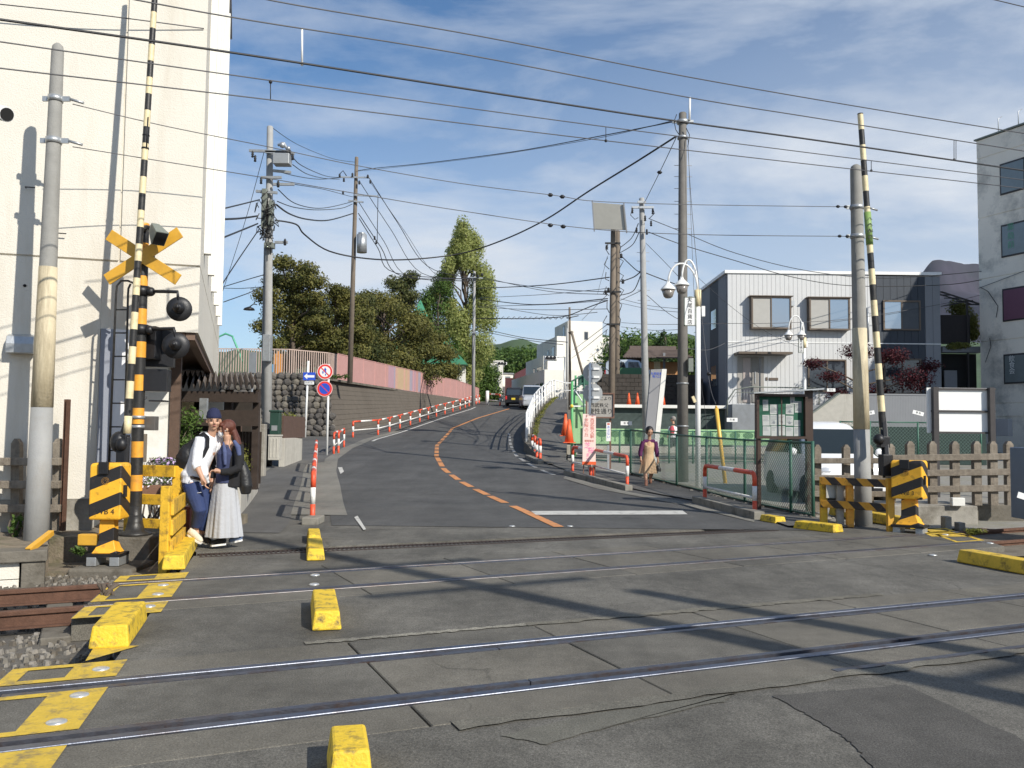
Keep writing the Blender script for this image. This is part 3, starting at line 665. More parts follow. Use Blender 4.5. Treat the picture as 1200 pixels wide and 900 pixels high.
def blbox(m_, u0, u1, v0, v1, z0, z1, mi=0):
 return m_.hex8([bl(u0, v0, z0), bl(u1, v0, z0), bl(u1, v1, z0), bl(u0, v1, z0), bl(u0, v0, z1), bl(u1, v0, z1), bl(u1, v1, z1), bl(u0, v1, z1)], mi)
LB = 12.6; ZS = 2.82; ZT = 12.5
bld = thing('cream_building', 'tall cream stucco building with overhanging upper floors, left of the road', 'building', bl(0, 0, 0))
m_ = MB(); blbox(m_, -13, -.04, .03, LB, ZS + .12, ZT); blbox(m_, -13, -1.27, .03, LB, .0, ZS + .12); m_.build('wall', m_stucco, bld)
uj = -1.03; zj = 3.74
for (u0, u1, z0, z1) in ((-13, uj - .012, zj + .012, 7.6), (uj + .012, 0, zj + .012, 7.6), (-13, uj - .012, 7.62, ZT), (uj + .012, 0, 7.62, ZT)):
 m_ = MB(); blbox(m_, u0, u1, 0, .03, z0, z1); m_.build('wall_panel', m_stucco, bld, bevel=.005, seg=1)
for (u0, u1, z0) in ((-13, -1.23, .56), (-1.23, 0, ZS)):
 m_ = MB(); blbox(m_, u0, u1 - (.002 if u1 < 0 else 0), 0, .03, z0, zj - .012); m_.build('wall_panel', m_stucco, bld)
m_ = MB(); blbox(m_, -13, -1.25, -.02, .05, -.1, .555); m_.build('plinth', m_conc, bld)
m_ = MB(); blbox(m_, -.04, 0, .03, LB, ZS, zj - .012); blbox(m_, -.04, 0, .03, LB, zj + .012, ZT); m_.build('wall_panel', m_stucco, bld)
for i in range(6):
 v0 = 1.1 + i * 1.9; m_ = MB(); blbox(m_, .001, .10, v0, v0 + .16, zj + .4, ZT - .2); m_.build('fin', m_white, bld)
 for z0 in (4.6, 6.4, 8.2, 10.2):
  m_ = MB(); blbox(m_, .001, .03, v0 + .9, v0 + 1.35, z0, z0 + .5); fr = m_.build('window', m_steel, bld)
  m_ = MB(); blbox(m_, .031, .034, v0 + .94, v0 + 1.31, z0 + .05, z0 + .45); m_.build('pane', m_glass, fr)
m_ = MB(); m_.tube([bl(.09, 3.2, 9.2), bl(.09, 3.2, ZT)], .035, 8); m_.build('drainpipe', m_blk, bld)
m_ = MB(); blbox(m_, -13, .12, -.05, LB + .05, ZT, ZT + .12); m_.build('roof', m_grey, bld)
m_ = MB(); blbox(m_, -1.2, -.05, .03, LB, ZS - .004, ZS + .118); m_.build('soffit', m_brown, bld)
m_ = MB(); blbox(m_, -.16, -.04, .04, LB, ZS - .10, ZS - .0045); blbox(m_, -.9, -.17, .04, .13, ZS - .10, ZS - .0045); m_.build('soffit_trim', M('soffit_trim_brown', (.17, .11, .08), .7, 0, .15, 10, .2), bld)
m_ = MB(); blbox(m_, -1.262, -.42, 1.3, 1.45, .0, ZS - .006); m_.build('recess_wall', m_white, bld)
m_ = MB(); blbox(m_, -.42, -.28, 1.25, 1.5, .0, ZS - .006); m_.build('timber_post', m_brown, bld)
m_ = MB(); blbox(m_, -1.22, -1.05, -.03, .05, .62, ZS - .002); m_.build('door_jamb', m_grey, bld)
m_ = MB(); blbox(m_, -1.049, -.78, -.015, .03, .62, ZS - .002); m_.build('door', M('white_door', (.8, .8, .8), .5, 0, .03, 4, .05), bld)
vh = P(26, 403, 11.3)
vt = (vh - C_).dot(U_)
m_ = MB()
prof = [(0, 0), (-.16, 0), (-.17, .12), (-.13, .22), (0, .26)]
vsA = [bl(vt - .16, v, vh.z - .13 + z) for v, z in prof]; vsB = [bl(vt + .16, v, vh.z - .13 + z) for v, z in prof]
m_._add(vsA + vsB, [(4, 3, 2, 1, 0), (5, 6, 7, 8, 9)] + [(i, (i + 1) % 5, 5 + (i + 1) % 5, 5 + i) for i in range(5)])
vhood = m_.build('vent_hood', m_steel, org=bl(vt, -.01, vh.z - .13), bevel=.008); tag(vhood, 'dented grey metal vent hood on the cream wall beside the cream-wrapped pole', 'vent hood')
m_ = MB(); uu = (P(31, 336, 11.4) - C_).dot(U_); m_.tube([bl(uu, -.01, P(31, 336, 11.4).z), bl(uu, .01, P(31, 336, 11.4).z)], .02, 10); m_.build('weep_hole', m_dark, bld)
for px, py in ((76, 274), (42, 223)): q = P(px, py, 11.4); uu = (q - C_).dot(U_); m_ = MB(); m_.tube([bl(uu - .1, -.01, q.z), bl(uu - .1, -.07, q.z), bl(uu + .02, -.07, q.z)], .008, 6); m_.build('wall_hook', m_blk, bld)
for uu, z0, z1 in ((-5.3, .6, 9), (-9.2, .6, 12)): m_ = MB(); m_.tube([bl(uu, -.07, z0), bl(uu, -.07, z1)], .045, 10); m_.build('drainpipe', m_stucco, bld)
m_verge = M('verge_soil', (.20, .165, .12), .95, 0, .35, 7, .7, 35, (.07, .075, .03), .7, 2.2)
m_ = MB()
pts = [(-30, 7.0), (-13, 6.0), (-5.35, 9.35), (-5.05, 9.95), (-5.6, 10.9), (-4.0, 11.3), (-3.95, 12.9), (-8, 14.5), (-30, 14)]
m_ = MB()
m_.prism([(-30, -1.5), (-5.2, 9.55), (-5.25, 10.0), (-30, 10.0)], -.4, .145)
m_.prism([(-30, 10.0), (-5.25, 10.0), (-5.7, 10.75), (-4.5, 11.05), (-4.15, 11.6), (-4.2, 14), (-30, 16)], -.4, .15)
m_.prism([(-5.25, 10.0), (-4.0, 10.0), (-4.15, 11.6), (-4.5, 11.05), (-5.7, 10.75)], -.4, -.16)
tag(m_.build('verge', m_verge), kind='structure')
rw = thing('track_side_wall', 'low grey concrete wall with cream panels beside the far track, under the left pole', 'wall', (-5.2, 9.5, -.3))
tdir = Vector((math.cos(TH2), math.sin(TH2), 0)); tn = Vector((-math.sin(TH2), math.cos(TH2), 0)); W0 = Vector((-4.98, 9.46, 0))
def wb(m_, s0, s1, n0, n1, z0, z1, mi=0):
 q = lambda s, n_, z: W0 + tdir * s + tn * n_ + Vector((0, 0, z))
 return m_.hex8([q(s0, n0, z0), q(s1, n0, z0), q(s1, n1, z0), q(s0, n1, z0), q(s0, n0, z1), q(s1, n0, z1), q(s1, n1, z1), q(s0, n1, z1)], mi)
m_ = MB(); wb(m_, -6, .0, -.1, .22, .07, .19); m_.build('coping', m_conc_d, rw, bevel=.01)
m_ = MB(); wb(m_, -.24, -.02, -.07, .2, -.4, .069); m_.build('pier', m_conc_d, rw, bevel=.008)
for i in range(4):
 for z0, z1 in ((-.36, -.12), (-.112, .068)):
  m_ = MB(); wb(m_, -.25 - (i + 1) * 1.3, -.26 - i * 1.3, -.02, .1, z0, z1); m_.build('panel', m_stucco, rw, bevel=.004, seg=1)
m_ = MB(); a, b = P(33, 643, 9.35), P(60, 622, 9.9); m_.beam(a, b, .06, .012); m_.beam(a + Vector((.028, 0, -.025)), b + Vector((.028, 0, -.025)), .008, .05)
tag(m_.build('angle_iron', m_mustard, org=a), 'short yellow angle iron lying askew on the low wall by the left pole', 'angle iron')
# ---- concrete poles of the overhead line
def line_pole(px, y0, y1, Y, d0, d1, label, bandz=(), clamps=(), wrap=None):
 a, b = P(px[0], y0, Y), P(px[1], y1, Y)
 a.z -= .3
 t = thing('concrete_pole', label, 'pole', (a.x, a.y, a.z), 0, None)
 L_ = (b - a).length; f = lambda k: a.lerp(b, k)
 rr = lambda k: d0 / 2 + (d1 / 2 - d0 / 2) * k
 def kz(z): return (z - a.z) / (b.z - a.z)
 m_ = MB(); m_.tube([f(0), f(.5), f(.985), f(.995), f(1)], [rr(0), rr(.5), rr(.985), rr(1) * .85, rr(1) * .4], 20); m_.build('shaft', m_pole, t)
 if wrap:
  k0, k1 = kz(ZY(px[0], wrap[0], Y)), kz(ZY(px[0], wrap[1], Y)); m_ = MB(); m_.tube([f(k0), f((k0 + k1) / 2), f(k1)], [rr(k0) + .006, rr((k0 + k1) / 2) + .007, rr(k1) + .005], 20); m_.build('wrap', m_polecr, t)
  m_ = MB(); k2 = kz(a.z + .3); m_.tube([f(0), f(k0) - (f(k0) - f(0)).normalized() * .004], [rr(0) + .005, rr(k0) + .004], 20); m_.build('foot_wrap', m_pole2, t)
 for py in clamps:
  k = kz(ZY(px[1], py, Y)); c = f(k); r = rr(k)
  m_ = MB(); m_.tube([c - Vector((0, 0, .035)), c + Vector((0, 0, .035))], r + .012, 20); m_.box(c + Vector((r + .05, 0, 0)), (.10, .03, .06)); m_.box(c - Vector((r + .04, 0, 0)), (.08, .03, .06)); m_.tube([c + Vector((r + .1, 0, 0)), c + Vector((r + .26, .02, -.04))], .018, 6)
  m_.build('clamp', m_steel, t)
 return t, f, kz
line_pole((42, 68), 640, 51, 10.5, .28, .14, 'leaning concrete pole with a cream wrapped middle, left of the barrier machine', clamps=(116, 165), wrap=(477, 313))
line_pole((1012, 1003), 602, 193, 14.6, .27, .19, 'round-topped concrete pole with a cream wrapped middle, behind the hatched barrier', clamps=(243, 277), wrap=(503, 385))
# ---- weathered timber fence in front of the building (left)
tf = thing('timber_fence', 'short grey sleeper-wood fence between the left pole and the cream wall', 'fence', P(40, 620, 11.15))
for px, w in ((17, .11), (66, .11)):
 a = P(px, 622, 11.15); b = P(px + 1, 514, 11.15); m_ = MB()
 m_.hex8([(a.x - w / 2, a.y, a.z), (a.x + w / 2, a.y, a.z), (a.x + w / 2, a.y + .09, a.z), (a.x - w / 2, a.y + .09, a.z), (b.x - w / 2, b.y, b.z - .06), (b.x + w / 2, b.y, b.z - .06), (b.x + w / 2, b.y + .09, b.z - .06), (b.x - w / 2, b.y + .09, b.z - .06)])
 m_.hex8([(b.x - w / 2, b.y, b.z - .0599), (b.x + w / 2, b.y, b.z - .0599), (b.x + w / 2, b.y + .09, b.z - .0599), (b.x - w / 2, b.y + .09, b.z - .0599), (b.x - .02, b.y + .01, b.z), (b.x + .02, b.y + .01, b.z), (b.x + .02, b.y + .08, b.z), (b.x - .02, b.y + .08, b.z)])
 m_.build('post', m_wood, tf)
for py in (541, 568, 596):
 a, b = P(-40, py, 11.05), P(71, py, 11.05); m_ = MB(); m_.beam(a, b, .07, .10); m_.build('rail', m_wood, tf, bevel=.008, seg=1)
m_ = MB(); a, b = P(75.5, 622, 11.1), P(76, 468, 11.1); m_.box((a + b) / 2, (.05, .05, b.z - a.z)); m_.box((a + b) / 2 + Vector((.03, -.02, 0)), (.012, .09, b.z - a.z))
tag(m_.build('steel_post', m_rust, org=a), 'rusty brown steel section post standing alone before the cream wall', 'post')
# ---- signal mast with crossbuck and lamps
def stripes(n_, l, a, b): return [l] * n_, [a, b] * n_
mx0, mx1 = P(158, 625, 11.0), P(168.5, 262, 11.0)
ms = thing('signal_mast', 'orange and black banded signal mast carrying a mustard crossbuck, by the cream building', 'crossing signal', mx0)
m_ = MB(); L_ = (mx1 - mx0).length; d_ = (mx1 - mx0).normalized()
lens = [.34, .19, .20] + [.22, .2] * 12; mis = [0, 0, 1] + [0, 1] * 12
m_.bands((mx0, mx1), .075, lens, mis, 18, .068); m_.build('mast', [m_blkp, m_orange], ms)
m_ = MB(); m_.lathe([(.2, 0), (.2, .03), (.12, .05), (.09, .16), (.08, .25)], 18, (mx0.x, mx0.y, mx0.z - .02)); m_.build('foot', m_blkp, ms)
m_ = MB(); m_.box((mx0.x, mx0.y, mx0.z - .2), (.6, .55, .36)); m_.build('foundation', m_conc_d, ms, bevel=.02)
cc = P(168, 300, 10.9); Rt = Vector((1, 0, 0)); Up = Vector((0, 0, 1))
for (p, q) in (((124.5, 275), (212, 328)), ((122, 328), (214, 272))):
 a, b = P(p[0] + 3, p[1], 10.9), P(q[0] - 3, q[1], 10.9 - .015); m_ = MB(); m_.beam(a + (a - b).normalized() * .0, b, .02, .15, up=(0, -.0001, 1)); m_.build('crossbuck_board', m_mustard, ms, bevel=.004, seg=1)
m_ = MB(); m_.box(cc + Vector((-.02, .1, 0)), (.12, .14, .1)); m_.box(cc + Vector((.07, .06, 0)), (.07, .1, .15)); m_.build('bracket', m_blk, ms, bevel=.006, seg=1)
fl = P(184, 273, 10.7); ax = (P(190, 288, 10.55) - P(176, 262, 10.8)).normalized()
m_ = MB(); m_.tube([mx1 + Vector((.0, -.02, -.12)), P(172, 266, 10.85), P(176, 268, 10.78)], .028, 8); m_.build('lamp_arm', m_blk, ms)
sd = ax.cross(Vector((0, 0, 1))).normalized(); u2 = sd.cross(ax)
def frustum(m_, c, ax, sd, u2, l, w0, h0, w1, h1, mi=0):
 a, b = c - ax * l / 2, c + ax * l / 2
 m_.hex8([a - sd * w0 - u2 * h0, a + sd * w0 - u2 * h0, a + sd * w0 + u2 * h0, a - sd * w0 + u2 * h0, b - sd * w1 - u2 * h1, b + sd * w1 - u2 * h1, b + sd * w1 + u2 * h1, b - sd * w1 + u2 * h1], mi)
m_gg = M('grey_green_metal', (.20, .22, .19), .5, .2, .1, 8, .1)
m_ = MB(); frustum(m_, fl, ax, sd, u2, .26, .05, .06, .085, .10); fo = m_.build('floodlight', m_gg, ms, bevel=.008)
m_ = MB(); frustum(m_, fl + ax * .131, ax, sd, u2, .004, .075, .09, .07, .085); m_.build('lens', m_dark, fo)
def target(px, py, Y, r, arm_from):
 c = P(px, py, Y); back = Vector((.25, -.97, 0)).normalized(); s_ = Vector((0, 0, 1)).cross(back).normalized(); u = Vector((0, 0, 1))
 m_ = MB(); f = lambda x, y, z: c + s_ * x + u * y + back * z
 m_.lathe([(r, -.02), (r, .0), (r * .97, .012), (r * .45, .02)], 26, f=f); m_.lathe([(r * .42, .02), (r * .42, .10), (r * .34, .15), (r * .12, .17)], 18, f=f)
 m_.ball(c + back * .2, .03, 10)
 o = m_.build('signal_lamp', m_blk, ms); o['label'] = 'round black lamp hood seen from behind'
 m_ = MB(); m_.tube([arm_from, P(px - 2, arm_from_y(px, py), Y), P(px - 1, py - 10, Y)], .022, 10); m_.build('lamp_arm', m_blk, ms)
arm_from_y = lambda px, py: py - 20
target(210, 362, 10.9, .155, P(163, 341, 11.0)); target(206, 405, 10.9, .165, P(163, 386, 11.0))
m_ = MB(); c = P(188, 408, 11.35); m_.box(c, (.36, .1, .5), rz=.2); m_.box(P(176, 402, 11.2), (.22, .2, .42)); m_.box(P(184, 446, 11.1), (.3, .22, .28), rz=.15); m_.box(P(186, 470, 11.1), (.20, .2, .0201), rz=.15); m_.tube([P(163, 475, 11.0), P(172, 465, 11.05)], .012, 6)
m_.tube([P(163, 395, 11.0), P(176, 402, 11.2)], .025, 8)
m_.build('control_box', m_blk, ms, bevel=.012)
for py in (341, 386):
 m_ = MB(); c = mx0.lerp(mx1, (ZY(160, py, 11) - mx0.z) / (mx1.z - mx0.z)); m_.tube([c - Vector((0, 0, .06)), c + Vector((0, 0, .06))], .095, 14); m_.ball(c + Vector((.12, -.02, -.01)), .06, 10); m_.build('collar', m_blk, ms)
for py in (489, 500):
 m_ = MB(); c = mx0.lerp(mx1, (ZY(160, py, 11) - mx0.z) / (mx1.z - mx0.z)); m_.tube([c - Vector((0, 0, .02)), c + Vector((0, 0, .02))], .083, 16); m_.build('steel_band', m_steel, ms)
m_ = MB(); m_.box(P(172, 496, 11.15), (.26, .12, .18)); m_.build('junction_box', M('smoky_box', (.13, .12, .11), .35, .2, .1, 9, .05), ms, bevel=.006)
m_ = MB(); m_.box(P(166, 525, 11.12), (.09, .12, .36)); m_.build('cable_box', M('smoky_box2', (.24, .2, .15), .4, .1, .15, 9, .05), ms, bevel=.006)
m_ = MB()
la, lb = P(127, 560, 10.95), P(136, 345, 10.95); ra, rb_ = P(145, 560, 10.95), P(150, 345, 10.95)
m_.tube([la, lb, P(137, 335, 10.95), P(142, 329, 10.95), P(150, 329, 10.98), P(157, 332, 11.0)], .014, 8); m_.tube([ra, rb_, P(150.5, 338, 10.95), P(153, 333, 10.98)], .014, 8)
m_.build('ladder_stile', m_blkp, ms)
for i in range(8):
 k = .02 + i * .128; m_ = MB(); m_.tube([la.lerp(lb, k), ra.lerp(rb_, k)], .010, 6); m_.build('ladder_rung', m_blkp, ms)
# ---- barrier machines and raised arms
def barrier(px, Y, boxpx, zt_, zb, zfoot, arm_px, arm_w, label, rz_, word, other_label, halfturn=False):
 x = PX(px, Y, zb); t = thing('barrier_machine', label, 'crossing barrier', (x, Y, zfoot), rz_)
 w = boxpx * Y / FPX; d = w * .82
 sm = stripemat('hazard_box', (.86, .45, .03), (.022, .02, .02), (-.42, .55, 1.0), .31, .52, .3)
 m_ = MB(); h = zt_ - zb
 prof = [(-w / 2, -d / 2), (w / 2, -d / 2), (w / 2, d / 2), (-w / 2, d / 2)]
 m_._add([(x_ * .97, y_ * .97, zb) for x_, y_ in prof] + [(x_, y_, zb + .05) for x_, y_ in prof] + [(x_, y_, zt_ - .04) for x_, y_ in prof] + [(x_ * .93, y_ * .9, zt_) for x_, y_ in prof],
   [(3, 2, 1, 0), (12, 13, 14, 15)] + [(k * 4 + i, k * 4 + (i + 1) % 4, k * 4 + 4 + (i + 1) % 4, k * 4 + 4 + i) for k in range(3) for i in range(4)])
 m_.v = [(a, b, c - zfoot) for a, b, c in m_.v]; body = m_.build('machine_box', sm, t, world=False, bevel=.018)
 m_ = MB(); m_.box((-w * .05, -d / 2 - .012, zt_ - zfoot - .06), (w * .3, .05, .14)); m_.build('latch_plate', m_blk, t, world=False, bevel=.004, seg=1)
 m_ = MB(); m_.box((w / 2 + .012, -d * .2, (zt_ + zb) / 2 - zfoot), (.03, .06, .14)); m_.box((-w / 2 - .01, 0, zb + .3 - zfoot), (.025, .12, .05), mi=1); m_.build('side_lug', [m_blk, m_orange], t, world=False, bevel=.004, seg=1)
 m_ = MB()  # emblem ring
 for k in range(2):
  m_.tube([(.0 + (.042 - k * .014) * math.cos(a * .3927), -d / 2 - .003, zb + h * .68 - zfoot + (.042 - k * .014) * math.sin(a * .3927)) for a in range(17)], .0022, 4)
 m_.tube([(-.02, -d / 2 - .003, zb + h * .68 - zfoot - .02), (.0, -d / 2 - .003, zb + h * .68 - zfoot + .018), (.02, -d / 2 - .003, zb + h * .68 - zfoot - .02)], .002, 4)
 m_.build('emblem', M('emblem_brown', (.35, .18, .04), .5, 0, 0, 1, 0), t, world=False)
 cx = Vector((x, Y, 0)); r_ = Matrix.Rotation(rz_, 3, 'Z')
 text('lettering', word, t, cx + r_ @ Vector((.01, -d / 2 - .004, zb + .095)), r_ @ Vector((1, 0, 0)), (0, 0, 1), .088, m_txtblk)
 sm2 = stripemat('hazard_leg', (.86, .42, .03), (.022, .02, .02), (-.45, .3, 1.0), .30, .5, .3)
 m_ = MB(); lw = w * .23
 rings = [(.06 + zfoot, lw * 1.75), (.11 + zfoot, lw * 1.4), (.2 + zfoot, lw * 1.05), (zb + .01, lw)]
 vs = []
 for z, r in rings: vs += [(-r, -r * .8, z - zfoot), (r, -r * .8, z - zfoot), (r, r * .8, z - zfoot), (-r, r * .8, z - zfoot)]
 m_._add(vs, [(3, 2, 1, 0), (12, 13, 14, 15)] + [(k * 4 + i, k * 4 + (i + 1) % 4, k * 4 + 4 + (i + 1) % 4, k * 4 + 4 + i) for k in range(3) for i in range(4)]); m_.build('pedestal', sm2, t, world=False, bevel=.008)
 m_ = MB(); m_.box((0, 0, .04), (w * 1.05, w * .8, .035)); m_.build('base_plate', m_blk, t, world=False)
 m_ = MB(); m_.box((-w * .36, 0, -.03), (.11, .3, .10)); m_.box((w * .36, 0, -.03), (.11, .3, .10)); m_.build('foot_block', m_steel, t, world=False, bevel=.006)
 m_ = MB(); m_.box((.04, .05, -.25), (w * 2.0, .75, .33)); m_.build('foundation', m_conc_d, t, world=False, bevel=.03)
 return t, cx
def arm(name, label, p0, p1, Y0, Y1, ext, r0, r1, seglen, tape=None, knob=True):
 a, b = P(p0[0], p0[1], Y0), P(p1[0], p1[1], Y1); d = (b - a).normalized(); b = b + d * ext
 t = thing('crossing_gate_boom', label, 'barrier arm', a)
 n_ = int((b - a).length / seglen) + 1; lens = [seglen] * n_; mis = [(i + 1) % 2 for i in range(n_)]
 m_ = MB(); m_.bands((a, b), r0, lens, mis, 12, r1); m_.build('arm', [m_blkp, m_cream], t)
 return t, a, b, d
barrier(128, 10.3, 36, 1.09, .43, -.02, None, None, 'orange and black hatched barrier machine marked WB 4, before the signal mast', rad(3), 'WB 4', None)
t, a, b, d = arm('barrier_arm', 'raised banded barrier arm rising past the crossbuck out of the top of the picture', (149, 508), (181, 2), 10.62, 10.75, 1.2, .046, .034, .213)
m_ = MB(); c = P(139, 518, 10.62); m_.ball(c, (.10, .09, .13), 14); m_.ball(c + Vector((.06, -.06, -.03)), (.07, .06, .08), 12); m_.box(P(144, 530, 10.62), (.12, .12, .42)); m_.beam(P(150, 512, 10.62), P(146, 548, 10.6), .07, .05); m_.beam(P(152, 480, 10.6), P(141, 512, 10.62), .03, .04)
m_.build('counterweight', m_blk, t, bevel=.01)
m_ = MB(); m_.tube([a + d * 3.95 + Vector((.03, -.04, 0)), a + d * 3.55 + Vector((.035, -.04, 0))], .007, 6); m_.tube([a + d * 3.55 + Vector((0, 0, 0)), a + d * 3.57], .045, 12); m_.tube([a + d * 3.72, a + d * 3.735], .044, 12); m_.build('tension_rod', m_blk, t)
m_ = MB(); c = P(106, 632, 10.35); m_.box(c, (.24, .14, .13)); tag(m_.build('stub_box', m_mustard, org=c, bevel=.01), 'small yellow stub box beside the pedestal of the left barrier machine', 'box')
barrier(1066, 13.7, 34, 1.12, .52, .06, None, None, 'orange and black hatched barrier machine marked WB 3, on the right of the road', rad(-38), 'WB 3', None)
t, a, b, d = arm('barrier_arm', 'raised black and yellow barrier arm with a green tape, right of the round-topped pole', (1036, 520), (1008, 133), 14.2, 14.3, 0, .056, .045, .262)
aa = a + d * ((b - a).length * .595); bb = a + d * ((b - a).length * .695)
m_ = MB(); m_.tube([aa, bb], .056, 12); m_.build('green_tape', M('green_tape', (.22, .34, .10), .5, 0, .1, 9, .05), t)
text('lettering', 'くぐるな', t, (aa + bb) / 2 + Vector((0, -.058, 0)), d * -1, (1, 0, 0), .10, m_txtblk)
m_ = MB(); c = P(1035, 518, 14.1); m_.box(c, (.16, .16, .18)); m_.beam(P(1036, 490, 14.2), P(1041, 555, 13.9), .07, .06); m_.beam(P(1033, 500, 14.2), P(1036, 560, 14.0), .04, .05); m_.ball(P(1030, 515, 14.0), .09, 12); m_.box(P(1037, 545, 13.95), (.14, .2, .34))
m_.build('counterweight', m_blk, t, bevel=.01)
# ---- yellow plank barrier left of the pavement
yb = thing('plank_barrier', 'chipped yellow plank barrier between the signal mast and the couple', 'barrier', P(200, 665, 9.7))
m_ply = M('plank_yellow', (.74, .44, .03), .6, 0, .12, 8, .25, 50, (.10, .06, .03), .8, 9)
pa, pb = G(192, 672, -.1), Vector((PX(207, 11.0, 0), 11.0, -.1))
m_ = MB(); m_.box((pa.x, pa.y, .38), (.10, .09, .96)); m_.build('post', m_ply, yb, bevel=.008)
m_ = MB(); m_.box((pb.x, pb.y, .46), (.13, .10, 1.14)); m_.build('post', m_ply, yb, bevel=.008)
pc = Vector((PX(152, 11.25, .8), 11.25, 0)); m_ = MB(); m_.box((pc.x, pc.y, .55), (.09, .09, 1.0)); m_.build('post', m_ply, yb, bevel=.008)
for z in (.18, .40, .62): m_ = MB(); m_.beam(pa + Vector((.07, 0, z + .1)), pb + Vector((.09, 0, z + .1)), .035, .17); m_.build('board', m_ply, yb, bevel=.006)
for z, h in ((.96, .145), (.60, .13), (.30, .12)): m_ = MB(); m_.beam((pb.x - .02, pb.y - .075, z), (pc.x, pc.y - .075, z), .035, h); m_.build('board', m_ply, yb, bevel=.006)
m_ = MB(); m_.box((PX(221, 11.6, .2), 11.6, .22), (.1, .22, .5)); tag(m_.build('brick_post', M('brick_red', (.22, .07, .05), .9, 0, .25, 9, .4), org=(PX(221, 11.6, .2), 11.6, 0)), 'short red brick post behind the man\'s legs', 'post')
# ---- striped barrier on the right
hb = thing('hatched_barrier', 'low orange and black hatched barrier with a bright yellow end post, right of the pavement', 'barrier', G(1010, 610))
m_hz = stripemat('hazard_board', (.62, .30, .03), (.025, .02, .02), (1.0, 0, .75), .26, .5, .7)
q0, q1 = Vector((PX(962, 14.6, .1), 14.6, 0)), Vector((PX(1041, 13.9, .1), 13.9, 0))
for z in (.74, .36): m_ = MB(); m_.beam(q0 + Vector((0, 0, z)), q1 + Vector((0, 0, z)), .045, .125); m_.build('board', m_hz, hb, bevel=.005)
for k, mt in ((.07, m_ply), (.32, m_conc), (.47, m_orange), (1.0, m_mustard)):
 c = q0.lerp(q1, k); m_ = MB(); m_.box((c.x, c.y - .08 if k == 1 else c.y + .08, .40), (.11, .08, .86 if k == 1 else .8)); m_.build('post', mt, hb, bevel=.006)
m_ = MB(); c = q0.lerp(q1, .24); m_.box((c.x, c.y + .1, .58), (.26, .02, .24)); m_.build('notice_plate', M('dirty_plate', (.42, .41, .37), .6, 0, .2, 10, .1), hb)
# ==== PLANTS (generator)
def leaves(m_, clumps, size, mi=0, flat=.0, jit=.35):
 """clumps = (centre, (rx, ry, rz), count); each leaf is one small folded quad"""
 v, f, mm, sm = m_.v, m_.f, m_.m, m_.sm
 for c, rr, n_ in clumps:
  for _ in range(n_):
   a = R.uniform(0, 6.2832); z = R.uniform(-1, 1); q = math.sqrt(1 - z * z); k = R.random() ** .45 * R.uniform(.75, 1.12)
   d = Vector((q * math.cos(a), q * math.sin(a), z))
   p = Vector((c[0] + d.x * rr[0] * k, c[1] + d.y * rr[1] * k, c[2] + d.z * rr[2] * k))
   nrm = (d + Vector((R.gauss(0, .55), R.gauss(0, .55), R.gauss(0, .55) + flat))).normalized()
   t = nrm.cross(Vector((R.gauss(0, 1), R.gauss(0, 1), R.gauss(0, 1)))).normalized(); b = nrm.cross(t)
   s = size * R.uniform(1 - jit, 1 + jit); w = s * R.uniform(.35, .6)
   o = len(v)
   v.extend((tuple(p - t * s * .5), tuple(p + b * w * .5 + nrm * s * .08), tuple(p + t * s * .5), tuple(p - b * w * .5 + nrm * s * .08)))
   f.append((o, o + 1, o + 2, o + 3)); mm.append(mi); sm.append(False)
m_bark = M('bark', (.11, .085, .065), .95, 0, .3, 14, .6, 30)
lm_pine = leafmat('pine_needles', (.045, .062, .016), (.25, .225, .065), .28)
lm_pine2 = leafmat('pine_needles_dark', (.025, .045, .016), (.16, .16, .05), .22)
lm_gink = leafmat('fresh_leaves', (.22, .27, .08), (.56, .58, .23), .55)
lm_green = leafmat('broad_leaves', (.03, .07, .015), (.14, .22, .05), .3)
lm_dark = leafmat('dark_leaves', (.015, .035, .012), (.06, .10, .03), .2)
lm_hedge = leafmat('hedge_leaves', (.10, .12, .02), (.28, .27, .07), .25)
lm_maroon = leafmat('maroon_leaves', (.03, .008, .010), (.12, .022, .03), .3)
def limb(m_, a, b, r0, r1, n_=5, bend=.12):
 a, b = Vector(a), Vector(b); L_ = (b - a).length; pts = [a]
 for i in range(1, n_): pts.append(a.lerp(b, i / n_) + Vector((R.gauss(0, 1), R.gauss(0, 1), R.gauss(0, .4))) * L_ * bend / n_)
 pts.append(b); m_.tube(pts, [r0 + (r1 - r0) * i / n_ for i in range(n_ + 1)], 7); return pts
